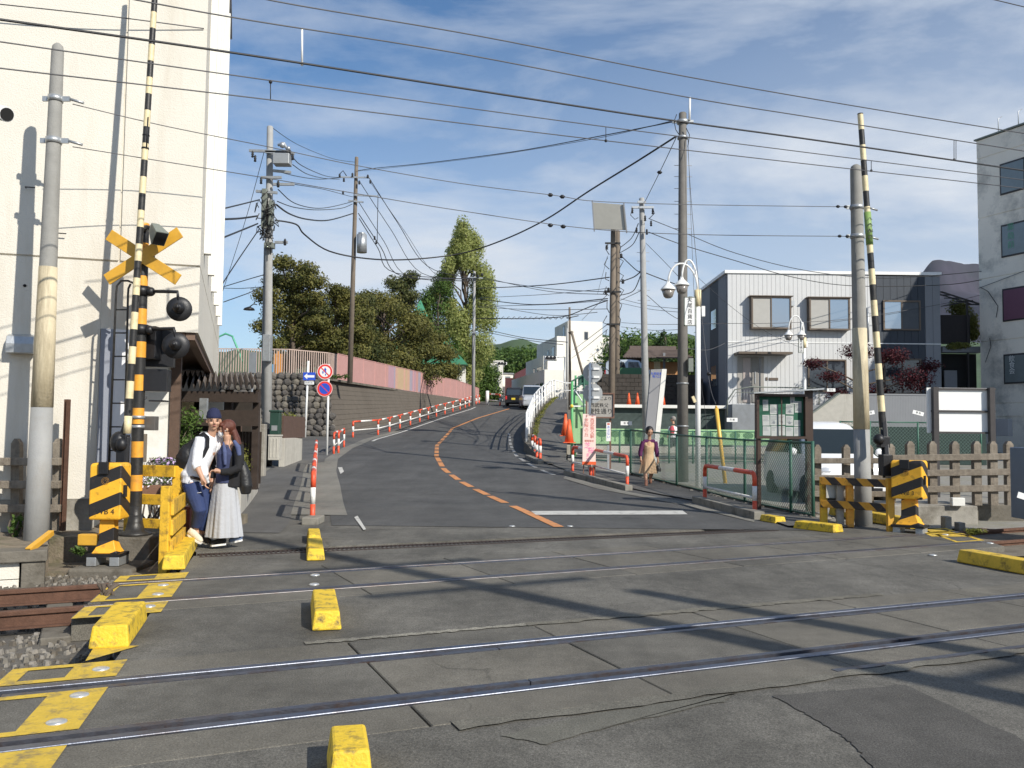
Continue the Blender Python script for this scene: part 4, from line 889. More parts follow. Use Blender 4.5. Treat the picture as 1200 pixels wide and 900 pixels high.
def tree(label, base, top, width, clumps, leafn, size, mat, trunk_r=.18, cat='tree', name='tree', group=None, flat=.3, bare=.3, dy=None, limbs=True):
 """clumps = list of (dx, dz as a share of the height, r, squash)"""
 base = Vector(base); h = top - base.z; t = thing(name, label, cat, base, 0, group)
 m_ = MB(); tp = base + Vector((R.uniform(-.3, .3), R.uniform(-.2, .2), h * .86)); limb(m_, base - Vector((0, 0, .2)), tp, trunk_r, trunk_r * .25, 7, .06); m_.build('trunk', m_bark, t)
 cl = []; tot = sum(c[2] ** 2 for c in clumps); lb = MB()
 for dx, dz, r, sq in clumps:
  c = base + Vector((dx * width, (R.uniform(-.7, .7) * width * .4 if dy is None else R.uniform(-dy, dy)), h * dz))
  cl.append((c, (r, r * R.uniform(.8, 1.1), r * sq), int(leafn * r * r / tot)))
  if limbs:
   st = base.lerp(tp, min(.95, max(bare, dz - .12))); limb(lb, st, c, trunk_r * .4, .025, 4, .25)
   for _ in range(3): limb(lb, c + Vector((R.uniform(-.2, .2), 0, -r * sq * .3)), c + Vector((R.uniform(-1, 1) * r * .8, R.uniform(-1, 1) * r * .8, R.uniform(-.2, .8) * r * sq)), .03, .01, 2, .3)
 if limbs: lb.build('limb', m_bark, t)['kind'] = 'stuff'
 m_ = MB(); leaves(m_, cl, size, 0, flat); m_.build('crown', mat, t)
 return t
# ==== LEFT MIDDLE: shed, garden, signs, guardrails
m_red = M('paint_red_orange', (.72, .09, .035), .45, 0, .10, 12, .1, 60, (.25, .06, .03), .4, 9)
m_wht = M('paint_white_rail', (.80, .79, .75), .45, 0, .06, 12, .1, 60, (.35, .25, .18), .6, 9)
m_whitep = M('white_enamel', (.82, .82, .80), .35, 0, .04, 8, .03)
def hoop(a, b, h, label, group, r=.043, topwhite=True, mid=True):
 a, b = Vector(a), Vector(b); d = (b - a); Lh = Vector((d.x, d.y, 0)).length; d.normalize(); t = thing('guardrail', label, 'guardrail', a, 0, group)
 up = Vector((0, 0, 1)); c = .12
 for k, (p, s) in enumerate(((a, 1), (b, -1))):
  m_ = MB(); m_.tube([p - up * .1, p + up * (h * .36)], r, 12, 0); m_.tube([p + up * (h * .36), p + up * (h * .70)], r + .001, 12, 1)
  arc = [p + up * (h * .70)] + [p + up * (h - c + c * math.sin(q)) + d * s * (c - c * math.cos(q)) for q in (0, .4, .8, 1.2, 1.571)]
  m_.tube(arc, r, 12, 0); m_.build('post', [m_red, m_wht], t)
 p0, p1 = a + up * h + d * c, b + up * h - d * c
 m_ = MB(); q0, q1 = p0.lerp(p1, .33), p0.lerp(p1, .66)
 m_.tube([p0, q0], r, 12, 0, caps=False); m_.tube([q0, q1], r + .001, 12, 1 if topwhite else 0, caps=False); m_.tube([q1, p1], r, 12, 0, caps=False); m_.build('top_bar', [m_red, m_wht], t)
 if mid: m_ = MB(); m_.tube([a + up * h * .42, b + up * h * .42], r * .62, 8, 0); m_.build('mid_bar', m_wht, t)
 return t
gx = lambda y: xL(y) - .72 if y > 17 else -3.28 - (y - 14.3) * .12
hg = 'red and white guardrails along the left pavement edge'
for (y0, y1), lb in zip(((14.3, 16.5), (17.7, 20.1), (21.4, 24.0), (25.6, 28.4)), ('nearest red and white guardrail hoop on the left pavement, chipped, by the small yellow blocks', 'second red and white guardrail hoop from the grating on the left pavement', 'third red and white guardrail hoop from the grating on the left pavement', 'guardrail hoop just before the no-parking sign post')):
 a = Vector((PX(366 + (y0 - 14.3) * .3, y0), y0, zt(y0))); b = Vector((PX(366 + (y1 - 14.3) * .3, y1), y1, zt(y1))); hoop(a, b, .8, lb, hg)
m_ = MB(); m_.box((PX(367, 14.1, 0), 14.1, .05), (.26, .5, .12)); tag(m_.build('kerb_stone', m_kerb, bevel=.015, org=(PX(367, 14.1, 0), 14.1, 0)), 'grey kerb stone under the nearest left guardrail hoop', 'kerb stone')
hoop(GZ(391, 532), GZ(396.5, 528), .8, 'short guardrail hoop by the no-parking sign at the side street corner', hg)
hoop(GZ(396.5, 531), GZ(403, 524), .8, 'guardrail hoop turned towards the side street behind the sign post', hg)
lg = thing('guardrail', 'long red and white guardrail climbing the hill below the pink fence', 'guardrail', (xL(44) - .5, 44, zt(44)), 0, hg)
yy = [44 + 2.7 * i for i in range(16)]; up = Vector((0, 0, 1)); gp = [Vector((xL(y) - .55, y, zt(y))) for y in yy]; gp[0] = GZ(413.5, 512.5)
for i, p in enumerate(gp):
 m_ = MB(); m_.tube([p - up * .1, p + up * .27], .055, 8, 0); m_.tube([p + up * .27, p + up * .56], .056, 8, 1); m_.tube([p + up * .56, p + up * .8], .055, 8, 0); m_.build('post', [m_red, m_wht], lg)
for i, (p, q) in enumerate(zip(gp, gp[1:])):
 m_ = MB(); c = p.lerp(q, .28); e = p.lerp(q, .72); m_.tube([p + up * .8, c + up * .8], .045, 8, 0); m_.tube([c + up * .8, e + up * .8], .0455, 8, 1); m_.tube([e + up * .8, q + up * .8], .045, 8, 0); m_.build('top_bar', [m_red, m_wht], lg)
 m_ = MB(); m_.tube([p + up * .36, q + up * .36], .03, 6, 0); m_.build('mid_bar', m_wht, lg)
m_signred = M('sign_red', (.75, .05, .04), .4, 0, .04, 8, 0); m_signblue = M('sign_blue', (.03, .09, .55), .4, 0, .04, 8, 0); m_signwhite = M('sign_white', (.82, .82, .8), .4, 0, .03, 8, 0)
def disc(t, c, r, mats, name='sign_face', back=True, facing=Vector((0, -1, 0))):
 """round sign: rings = (outer radius, material) from the rim inwards"""
 s_ = facing.cross(Vector((0, 0, 1))).normalized() * -1; u = Vector((0, 0, 1)); f = lambda x, y, z: c + s_ * x + u * y + facing * z
 m_ = MB(); m_.lathe([(r, 0), (r, .012)], 32, f=f); o = m_.build(name, mats[0][1], t)
 for k, (rr, mt) in enumerate(mats[1:]): m_ = MB(); m_.lathe([(rr, .0121), (rr, .0135 + k * .0015)], 32, f=f); m_.build('ring', mt, o)
 return o, f
sp = GZ(383, 533.5); t = thing('road_sign', 'white sign post with a round no-overtaking sign above a round blue no-parking sign', 'road sign', sp)
m_ = MB(); tp = P(384, 427, sp.y); m_.tube([sp - up * .1, Vector((sp.x, sp.y, tp.z))], .042, 12); m_.build('post', m_whitep, t)
c1 = P(381, 435.5, sp.y - .08); o, f = disc(t, c1, .30, [(0, m_signred), (.295, m_signwhite), (.275, m_signred), (.205, m_signwhite)])
m_ = MB()
def flat(m_, f, pts, z, mi=0, th=.002): m_.prism(pts, z, z + th, mi, f=lambda a, b, h: f(a, b, h))
ar = math.radians
flat(m_, f, [(-.16, .13), (-.13, .16), (.16, -.13), (.13, -.16)], .0185); m_.build('bar', m_signred, o)
m_ = MB(); flat(m_, f, [(.0, -.05), (.035, -.05), (.05, -.0), (.03, .06), (.06, .06), (.005, .16), (-.045, .06), (-.01, .06), (.015, 0)], .0215); flat(m_, f, [(-.09, -.08), (-.06, -.08), (-.06, -.03), (-.035, -.03), (-.075, .03), (-.115, -.03), (-.09, -.03)], .0215); flat(m_, f, [(0, -.14), (.035, -.15), (.05, -.08), (.015, -.08)], .0215)
m_.build('arrow', m_signblue, o)
c2 = P(380.5, 455.5, sp.y - .08); o, f = disc(t, c2, .30, [(0, m_signred), (.295, m_signwhite), (.280, m_signred), (.205, m_signblue)])
m_ = MB(); flat(m_, f, [(-.15, .13), (-.13, .15), (.15, -.13), (.13, -.15)], .0185); m_.build('bar', m_signred, o)
sp = GZ(357.5, 512.5); t = thing('road_sign', 'white sign post with a blue one-way arrow plate by the boulder wall', 'road sign', sp)
m_ = MB(); tp = P(360, 423, sp.y); m_.tube([sp - up * .1, Vector((sp.x + .08, sp.y, tp.z))], .055, 12); m_.build('post', m_whitep, t)
c1 = P(362.5, 441, sp.y - .1); f = lambda x, y, z: c1 + Vector((x, -z, y))
m_ = MB(); flat(m_, f, [(-.31, -.2), (.31, -.2), (.31, .2), (-.31, .2)], 0, 0, .015); o = m_.build('sign_plate', m_signblue, t)
m_ = MB(); flat(m_, f, [(-.27, 0), (-.1, .15), (-.1, .06), (.26, .06), (.26, -.06), (-.1, -.06), (-.1, -.15)], .0155); m_.build('arrow', m_signwhite, o)
c3 = P(362.5, 448.8, sp.y - .1); f3 = lambda x, y, z: c3 + Vector((x, -z, y))
m_ = MB(); flat(m_, f3, [(-.24, -.075), (.24, -.075), (.24, .075), (-.24, .075)], 0, 0, .012); o = m_.build('sub_plate', m_signwhite, t); text('lettering', '自転車を除く', t, c3 + Vector((0, -.014, 0)), (1, 0, 0), (0, 0, 1), .075, m_txtblk)
m_corr = M('corrugated_brown', (.16, .13, .11), .7, .1, .25, 9, .15, 60, (.30, .28, .25), .4, 3)
m_sdk = M('shed_timber_shaded', (.04, .027, .02), .85, 0, .25, 9, .2)  # near-black timber: shade under the eave is put into the colour
sh = thing('shed', 'dark open shed under a brown corrugated roof, behind the couple', 'shed', P(255, 560, 17))
xa, xb = PX(203, 16.4, 2.4), PX(304, 16.4, 2.4); ze = ZY(250, 451, 16.4)
m_ = MB(); nw = 15 * 8
xbk = PX(298, 19.8, 2.4)
def corr(u, v):
 x = xa - 1.2 * v + (xb + (xbk - xb) * v - xa + 1.2 * v) * u; return Vector((x, 16.4 + v * 3.4, ze + .07 * math.sin(u * 15 * 6.2832) + v * .42))
m_.grid(corr, nw, 1); m_.grid(lambda u, v: corr(u, v) - Vector((0, 0, .012)), nw, 1)
m_.build('roof', m_corr, sh)
m_ = MB(); m_.box(((xa + xb) / 2, 16.55, ze - .22), (xb - xa - .1, .12, .2)); m_.box(((xa + xb) / 2, 16.6, ze - .62), (xb - xa - .1, .06, .3)); m_.build('beam', m_sdk, sh)
for px in (207, 268, 300): m_ = MB(); x = PX(px, 16.7, 1.5); m_.box((x, 16.7, 1.3), (.12, .12, ze * 2 - 2.75)); m_.build('post', m_sdk, sh)
m_ = MB(); m_.box((xbk - 2.2, 19.7, 1.1), (4.4, .1, 2.4)); m_.build('back_wall', M('shed_back', (.035, .028, .022), .9, 0, .3, 8, .2), sh)
m_ = MB(); m_.box((PX(242, 19.4, 1.9), 19.55, 1.98), (.66, .04, .34)); m_.build('bright_board', m_white, sh)
m_ = MB(); m_.box((PX(215, 19.4, 1.9), 19.55, 1.95), (.7, .04, .3)); m_.build('timber_board', m_cream, sh)
for i in range(24):
 m_ = MB(); x = xa + .1 + i * (xb - xa - .2) / 23; m_.box((x, 16.9, .95), (.05, .03, 1.0)); m_.build('picket', m_sdk, sh)
m_ = MB(); m_.box((PX(279, 17.3, 1.7), 17.3, ZY(279, 488, 17.3)), (.2, .16, .2)); o = tag(m_.build('letter_box', m_signred, org=(PX(277, 16, 1.5), 16, 1.5), bevel=.02), 'small bright red box between the man\'s cap and the shed post', 'letter box')
m_ = MB(); m_.box((PX(279, 17.3, 1.7), 17.38, .9), (.09, .09, 1.5)); m_.build('box_post', m_brown, o)
m_ = MB(); p = P(239.5, 488, 14.4); m_.box((p.x, 14.4, .85), (.07, .07, 1.2)); m_.box((p.x, 14.36, p.z + .13), (.12, .08, .34)); tag(m_.build('meter_post', m_steel, org=(p.x, 14.4, .2)), 'grey metal meter post standing in the garden left of the man\'s cap', 'meter post')
def wall_piece(name, a, b, h, w, mat, label, cat, z0=0, bevel=.012):
 m_ = MB(); a, b = Vector(a), Vector(b); m_.beam((a.x, a.y, z0 + h / 2), (b.x, b.y, z0 + h / 2), w, h); return tag(m_.build(name, mat, bevel=bevel, org=(a.x, a.y, z0)), label, cat)
wa, wb_ = Vector((PX(276, 15.2, 0), 15.2, 0)), Vector((PX(298, 20.3, 0), 20.3, 0))
wall_piece('garden_wall', wa, wb_, .52, .16, m_conc_l, 'pale low concrete garden wall with a hedge on it, right of the long-haired woman', 'garden wall')
t = thing('hedge', 'square clipped yellow-green hedge above the pale garden wall', 'hedge', (wa.x, wa.y, .5));
m_ = MB(); d = (wb_ - wa); cl = []
for i in range(14):
 c = wa + d * (i + .5) / 14; cl.append(((c.x - .08, c.y, .86), (.26, .26, .36), 260))
leaves(m_, cl, .05); m_.build('foliage', lm_hedge, t)
m_ = MB(); m_.beam((wa.x - .1, wa.y, .8), (wb_.x - .1, wb_.y, .8), .2, .4); m_.build('stems', m_bark, t)
for px, y0, y1, Y, w, lb in ((297, 478, 562, 20.6, .22, 'tall square concrete gate post by the shed corner'), (305.5, 497, 549, 22.5, .22, 'shorter square concrete gate post before the grey utility pole')):
 a, b = P(px, y1, Y), P(px, y0, Y); m_ = MB(); m_.box((a.x, Y, (a.z + b.z) / 2 - .1), (w, w, b.z - a.z + .2)); tag(m_.build('gate_post', m_conc, org=a, bevel=.015), lb, 'gate post')
a, b = P(322, 539, 27.3), P(322, 511, 27.3); t = thing('letter_box', 'dark green old-fashioned letter box on a fluted concrete pedestal by the utility pole', 'letter box', a)
m_ = MB(); m_.box((a.x, a.y, (a.z + b.z) / 2), (.34, .34, b.z - a.z)); m_.box((a.x, a.y, b.z + .02), (.38, .38, .05))
for k in (-.1, 0, .1): m_.box((a.x + k, a.y - .175, (a.z + b.z) / 2), (.03, .02, (b.z - a.z) * .8))
m_.build('pedestal', m_conc_l, t, bevel=.01)
m_gdk = M('dark_green_paint', (.025, .06, .045), .4, 0, .15, 10, .05)
m_ = MB(); m_.box((a.x, a.y, b.z + .40), (.30, .28, .70)); m_.box((a.x, a.y, b.z + .78), (.36, .34, .06)); m_.build('box', m_gdk, t, bevel=.02)
m_ = MB(); m_.box((a.x, a.y - .145, b.z + .25), (.18, .01, .16)); m_.build('plate', m_steel, t)
w1, w2 = P(330, 530, 27.8), P(351, 530, 30.5); wall_piece('garden_wall', (w1.x, w1.y, 0), (w2.x, w2.y, 0), 1.02, .18, m_conc_l, 'stained grey garden wall behind the dark green letter box', 'garden wall', .2)
m_ = MB(); m_.beam((w1.x, w1.y + .05, 1.58), (w2.x + .1, w2.y + .2, 1.58), .06, .72); tag(m_.build('rusty_screen', M('rusty_brown_panel', (.10, .06, .045), .8, 0, .2, 8, .2), org=(w1.x, w1.y, 1.2)), 'rusty brown metal panel on the grey garden wall before the boulder wall', 'panel')
a = P(338, 487, 31); t = thing('shrub', 'round yellow-green shrub peeping over the brown panel', 'shrub', (a.x, a.y, 1.2)); m_ = MB(); leaves(m_, [((a.x, a.y, a.z - .3), (.65, .5, .5), 900)], .09); m_.build('foliage', lm_hedge, t)
def shrub(label, px, py, Y, r, n_, size, mat, flowers=None, z0=None, name='shrub', cat='shrub'):
 c = P(px, py, Y); t = thing(name, label, cat, (c.x, c.y, z0 if z0 is not None else .15))
 m_ = MB(); cl = [((c.x + R.uniform(-.6, .6) * r[0], c.y + R.uniform(-.5, .5) * r[1], c.z + R.uniform(-.5, .5) * r[2]), (r[0] * .5, r[1] * .5, r[2] * .5), n_ // 7) for _ in range(7)]
 leaves(m_, cl, size); m_.build('foliage', mat, t)
 m_ = MB()
 for i in range(6): limb(m_, (c.x + R.uniform(-.1, .1), c.y, .1), (c.x + R.uniform(-.7, .7) * r[0], c.y + R.uniform(-.5, .5) * r[1], c.z + R.uniform(-.3, .6) * r[2]), .018, .006, 3, .3)
 m_.build('stem', m_bark, t)['kind'] = 'stuff'
 if flowers:
  m_ = MB(); leaves(m_, [(q[0], tuple(k * 1.1 for k in q[1]), flowers[0]) for q in cl], flowers[2], 0, .6, .2); m_.build('blossom', flowers[1], t)['kind'] = 'stuff'
 return t
m_fly = M('petal_yellow', (.75, .55, .05), .5, 0, 0, 1, 0); m_flp = M('petal_lilac', (.52, .38, .62), .5, 0, .1, 30, 0); m_flw = M('petal_pale', (.75, .68, .75), .5, 0, .1, 30, 0)
shrub('leafy green garden shrub behind the man\'s rucksack', 213, 508, 14.2, (.42, .45, .48), 2600, .06, lm_green)
shrub('loose shrub with yellow flowers beside the white recess wall', 191, 512, 13.4, (.22, .3, .36), 700, .05, lm_green, (26, m_fly, .045))
shrub('bed of lilac pansies behind the top plank of the yellow barrier', 193, 541, 12.9, (.45, .2, .10), 500, .05, lm_green, (60, m_flp, .055), name='flower_bed', cat='flowers')
shrub('row of pale pansies in a trough seen between the yellow planks', 179, 564, 12.2, (.42, .14, .09), 500, .045, lm_green, (50, m_flw, .05), name='flower_bed', cat='flowers')
m_ = MB(); c = P(180, 574, 12.2); m_.box((c.x, c.y, c.z), (.8, .2, .14)); tag(m_.build('flower_trough', M('terracotta', (.22, .12, .08), .85, 0, .15, 9, .2), org=c, bevel=.01), 'brown plant trough of pale pansies between the yellow planks', 'plant trough')
shrub('small weed growing between the rails and the wide yellow kerb block', 125, 717, 7.9, (.10, .10, .09), 260, .045, lm_green, z0=-.2, name='weed', cat='weed')
shrub('tall thin weed at the foot of the left concrete pole', 20, 615, 10.8, (.10, .1, .18), 160, .06, lm_green, name='weed', cat='weed')
shrub('low tuft of weeds beside the left machine foundation', 96, 645, 10.2, (.12, .12, .06), 160, .05, lm_green, z0=-.1, name='weed', cat='weed')
shrub('weeds under the concrete kerb wall right of the crossing', 1148, 622, 13.3, (.22, .1, .06), 260, .05, lm_hedge, z0=-.2, name='weed', cat='weed')
# ==== SCHOOL TERRACE: boulder wall, block wall, fence, trees
TZ = 4.3
m_bould = M('boulder', (.09, .082, .074), .9, 0, .3, 3, .5, 20, (.05, .045, .04), .4, 1.4)
m_bould2 = M('boulder_pale', (.15, .135, .115), .9, 0, .25, 3, .5, 20, (.07, .06, .05), .5, 1.4)
m_block = M('wall_blocks', (.125, .108, .09), .95, 0, .10, 2.2, .5, 9, (.10, .085, .07), .5, .7, .2, streak=True)
A0 = Vector((-9.75, 45.2, 0)); A1 = Vector((-9.75, 49.2, TZ))
base_l = [GZ(377, 514.5), GZ(440, 503.5), GZ(490, 492), GZ(541, 478)]
top_l = [P(370, 439.5, 46.5), P(395, 446.5, 49.3), P(462, 456.5, 58.5), P(541, 468, 75)]
def polyt(pts, k):
 n_ = len(pts) - 1; i = min(n_ - 1, int(k * n_)); return pts[i].lerp(pts[i + 1], k * n_ - i)
def wcurve(k):
 Y = 46 + 42 * k; xt = [(-10.35, 46.2), (-9.9, 49.2), (-8.05, 58), (-4.5, 75), (-3.2, 88)]; x = interp(xt, Y)
 xb_ = [(-9.4, 46), (-9.1, 49), (-7.3, 58), (-3.95, 75), (-2.9, 88)]; return Vector((interp(xb_, Y), Y, zt(Y) - .1)), Vector((x, Y, TZ))
sw = thing('retaining_wall', 'sloping grey-brown block retaining wall below the pink fence', 'wall', wcurve(0)[0])
for c in range(11):
 m_ = MB(); o0 = c / 11; o1 = (c + 1) / 11 - .004; L0 = []; L1 = []; L2 = []
 for i in range(41):
  b, t_ = wcurve(i / 40); n_ = Vector((.008, 0, 0)); L0.append(b.lerp(t_, o0) + n_ * (c % 2)); L1.append(b.lerp(t_, o1) + n_ * (c % 2)); L2.append(b.lerp(t_, o1) - Vector((.08, 0, 0)))
 m_.strip(L1, L0, sm=False); m_.strip(L2, L1, sm=False); m_.build('block_course', m_block, sw)
m_ = MB(); m_.strip([wcurve(i / 40)[1] - Vector((.1, 0, .0)) for i in range(41)], [wcurve(i / 40)[0] - Vector((.1, 0, 0)) for i in range(41)]); m_.build('backing', m_dark, sw)
m_ = MB(); m_.beam(wcurve(0)[1] + Vector((.0, 0, -.04)), wcurve(.28)[1] + Vector((-.04, 0, -.04)), .3, .12); m_.beam(wcurve(.28)[1] + Vector((-.04, 0, -.04)), wcurve(1)[1] + Vector((0, 0, -.04)), .3, .12); m_.build('coping', m_conc_d, sw)
bw = thing('boulder_wall', 'dark rough boulder wall facing the side street below the school', 'wall', (-12, 44.6, .9))
m_ = MB(); xl0 = PX(255, 45, 2)
m_.hex8([(xl0 - 4, 45.2, .3), (-9.5, 45.6, .3), (-10.2, 47, .3), (xl0 - 4, 47, .3), (xl0 - 4, 45.9, TZ - .03), (-10.35, 46.0, TZ - .03), (-10.35, 47, TZ - .03), (xl0 - 4, 47, TZ - .03)]); m_.build('core', m_dark, bw)
mats_b = [m_bould, m_bould2, m_conc_d]; row = 0; z = zt(45); cnt = 0
while z < TZ - .1:
 s = R.uniform(.30, .38); x = xl0 + R.uniform(-.2, .1)
 while x < -9.45 - (z - 1) * .22 + .2:
  w = R.uniform(.28, .52); k = (z - 1) / 3.3
  m_ = MB(); m_.ball((x + w / 2, 45.2 + k * .62 + R.uniform(-.06, .06), z + s / 2), (w * .56, .2, s * .58), 7, 0, 5, rot=Matrix.Rotation(R.uniform(-.6, .6), 3, 'Y'))
  m_.sm = [False] * len(m_.sm); o = m_.build('stone', mats_b[0 if R.random() < .62 else 1 if R.random() < .7 else 2], bw); x += w * .96; cnt += 1
 z += s * .88
z = zt(45)
while z < TZ - .2:
 s = R.uniform(.32, .4); k = (z - 1) / 3.3
 for j in range(2):
  m_ = MB(); m_.ball((-9.35 - k * .9 - j * .0, 45.5 + j * .42 + k * .4, z + s / 2), (.2, .28, s * .58), 7, 0, 5); m_.sm = [False] * len(m_.sm); m_.build('stone', mats_b[R.randrange(2)], bw)
 z += s * .88
m_ = MB(); m_.prism([(-90, 46.6), (-10.4, 46.6), (-10.0, 49.2), (-8.1, 58), (-4.6, 75), (-3.4, 88), (-6, 96), (-12, 130), (-90, 130)], 3.9, TZ - .02); tag(m_.build('school_terrace', M('terrace_soil', (.16, .15, .08), .95, 0, .3, 2, .4, 20)), kind='structure')
m_ = MB(); cl = [((xl0 - 1 + i * .35, 45.95, TZ + .02), (.3, .2, .14), 60) for i in range(22)]; leaves(m_, cl, .14); tag(m_.build('grass', lm_green), 'ragged grass on the top of the boulder wall', 'grass', kind='stuff')
m_pink = M('fence_pink', (.52, .29, .265), .6, 0, .06, 3, .05, 60, (.45, .25, .22), .3, 2); m_tan = M('fence_tan', (.50, .38, .32), .6, 0, .1, 5, .05)
pl_ = [M('fence_pastel_' + n_, c, .6, 0, .05, 5, 0) for n_, c in (('lilac', (.46, .29, .34)), ('yellow', (.52, .38, .24)), ('blue', (.36, .32, .38)), ('peach', (.56, .36, .26)))]
fc = thing('school_fence', 'long slatted school fence on the wall, tan at the corner, pink beyond', 'fence', (-10, 46, TZ))
H1 = TZ + 1.55
xf0 = PX(240, 46.3, 5.8); xf1 = -10.45
fp = [Vector((xf0, 46.3, TZ)), Vector((xf1 - 1.5, 46.3, TZ)), Vector((-10.25, 48.2, TZ)), Vector((-9.95, 49.4, TZ))]
def fseg(m_, a, b, pitch, w, th, z0, z1, mi, zt_=None):
 L_ = (b - a).length; n_ = max(1, int(L_ / pitch)); d = (b - a) / L_
 for i in range(n_):
  p = a + d * (i + .5) * L_ / n_; u = d * w / 2; n2 = Vector((-d.y, d.x, 0)) * th / 2; q = mi if isinstance(mi, int) else mi(i)
  m_.hex8([p - u - n2 + up * z0, p + u - n2 + up * z0, p + u + n2 + up * z0, p - u + n2 + up * z0, p - u - n2 + up * z1, p + u - n2 + up * z1, p + u + n2 + up * z1, p - u + n2 + up * z1], q)
m_ = MB(); fseg(m_, fp[0], fp[1], .135, .05, .03, .12, 1.48, 0); fseg(m_, fp[1], fp[2], .135, .05, .03, .12, 1.48, 0); fseg(m_, fp[2], fp[3], .12, .05, .03, .12, 1.48, 0)
m_.build('open_slats', m_tan, fc)['kind'] = 'stuff'
for a, b in zip(fp, fp[1:]):
 for z in (.14, 1.47): m_ = MB(); m_.beam(a + up * z, b + up * z, .045, .05); m_.build('rail', m_tan, fc)
bay = []; Yb = 49.4
while Yb < 88: bay.append(Yb); Yb += 1.9
rainbow = {4: [0, 1, 1, 3], 5: [4, 2, 2, 4], 6: [2, 4, 3, 1], 7: [1, 0, 3, 0]}
def ftop(Y): k = (Y - 46) / 42; b, t_ = wcurve(max(0, min(1, k))); return Vector((t_.x - .05, Y, TZ))
for i, (a_, b_) in enumerate(zip(bay, bay[1:])):
 a, b = ftop(a_), ftop(b_); m_ = MB(); pal = rainbow.get(i, [0, 0, 0, 0]); fseg(m_, a, b, .135, .092, .02, .06, 1.5, lambda j, pal=pal: pal[min(3, j // 4)]); m_.build('slat_panel', [m_pink] + pl_, fc)['kind'] = 'stuff'
 m_ = MB(); m_.box((a.x, a.y, TZ + .78), (.07, .07, 1.56)); m_.build('post', m_pink, fc)
 for z in (.03, 1.53): m_ = MB(); m_.beam(a + up * z, b + up * z, .05, .04); m_.build('rail', m_pink, fc)
m_slide = M('slide_green', (.10, .42, .26), .5, 0, .05, 4, 0)
c = P(262, 400, 50); m_ = MB(); m_.tube([c + Vector((-.6, 0, -1.2)), c + Vector((-.3, 0, .25)), c + Vector((.1, 0, .45)), c + Vector((.5, 0, .3)), c + Vector((.9, 0, -.6)), c + Vector((1.1, 0, -1.2))], .06, 8); tag(m_.build('climbing_frame', m_slide, org=(c.x, c.y, TZ)), 'green curved climbing frame behind the tan fence', 'climbing frame')
for px, mt, lb in ((326, M('play_orange', (.6, .25, .05), .6, 0, .1, 4, 0), 'orange playground panel behind the tan fence'), (318, M('play_blue', (.10, .30, .5), .6, 0, .1, 4, 0), 'light blue playground panel behind the tan fence')):
 c = P(px, 425, 49.5); m_ = MB(); m_.box((c.x, c.y, TZ + .55 + (.2 if px > 320 else -.1)), (.5, .1, 1.1 + (.4 if px > 320 else -.2))); m_.box((c.x, c.y, TZ + 1.5), (.08, .12, .3)); tag(m_.build('play_panel', mt, org=(c.x, c.y, TZ)), lb, 'play equipment')
G1 = 'pines on the school terrace'
def tr(label, px, Y, ytop, wpx, spec, n_, size, mat, rs=1.0, **k):
 spec = [(a, b, c * rs * 1.12, d) for a, b, c, d in spec]; size *= rs * 1.12; n_ = int(n_ * 1.3)
 x = PX(px, Y, TZ); top = ZY(px, ytop, Y); return tree(label, (x, Y, TZ if Y < 110 else k.pop('z0', TZ)), top, wpx * Y / FPX, spec, n_, size, mat, **k)
def pads(n_, seed, lo=.35, w=.5, r0=.8, r1=1.5, sq=.45):
 q = random.Random(seed); out = []; n_ = int(n_ * 1.7); sq = sq * 1.35
 for i in range(n_):
  dz = lo + (1 - lo) * (i + .5) / n_ + q.uniform(-.03, .03); ww = w * (1.05 - .55 * max(0, (dz - .6) / .4)); out.append((q.uniform(-ww, ww), min(.97, dz), q.uniform(r0, r1) * (1 - .3 * dz), sq))
 return out
tr('leftmost layered pine on the school terrace, behind the tall utility pole', 342, 54, 301, 66, [(-.15, .93, .85, .6), (.18, .9, .9, .6), (-.35, .82, .95, .6), (.35, .8, .95, .55), (0, .8, 1.1, .6), (-.4, .68, 1.0, .6), (.05, .68, 1.2, .6), (.42, .66, .95, .5), (-.2, .56, 1.15, .6), (.2, .52, 1.1, .6), (.45, .48, .8, .5), (-.42, .44, 1.0, .55), (0, .4, 1.0, .6), (.3, .34, .9, .6), (-.25, .3, .9, .6)], 16000, .17, lm_pine, group=G1, trunk_r=.22)
tr('broad olive pine with a dense flat crown beside the thinner wooden pole', 395, 55, 338, 58, pads(13, 2, .3, .5, .8, 1.3), 16000, .16, lm_pine, group=G1)
tr('brownish pine right behind the pink fence below the green spire', 450, 66, 345, 95, pads(18, 3, .12, .5, 1.0, 1.6, .5), 24000, .17, lm_pine, group=G1, trunk_r=.2, rs=1.1)
tr('tall dark pine rising between the brownish pine and the ginkgo', 468, 76, 320, 60, pads(13, 4, .4, .5, .9, 1.4, .5), 15000, .18, lm_pine2, group=G1, rs=1.15)
tr('low spreading pine at the right end of the fence', 500, 78, 392, 60, pads(11, 5, .15, .5, .8, 1.3, .45), 14000, .17, lm_pine, group=G1, rs=1.22)
tr('dark pine low behind the leftmost pine', 365, 60, 352, 60, pads(10, 6, .25, .5, .9, 1.4, .5), 13000, .17, lm_pine2, group=G1)
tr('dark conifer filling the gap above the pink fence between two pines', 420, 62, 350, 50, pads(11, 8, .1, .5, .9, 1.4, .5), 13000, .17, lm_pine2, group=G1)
gk = []
q_ = random.Random(11)
for i in range(46):
 dz = .16 + .80 * (i / 45); w = (.44 * min(1, (1.02 - dz) * 2.6)) * (1 if dz > .3 else .8); gk.append((q_.uniform(-w, w) - (.22 * (.8 - dz) if dz < .8 else 0) * 1.2 - .0, dz, q_.uniform(.7, 1.15) * (1 - .35 * dz), 1.35))
tr('tall pale green poplar-like tree with upright limbs, behind a thin grey pole', 543, 88, 262, 70, gk, 46000, .17, lm_gink, trunk_r=.27, bare=.12, rs=1.38)
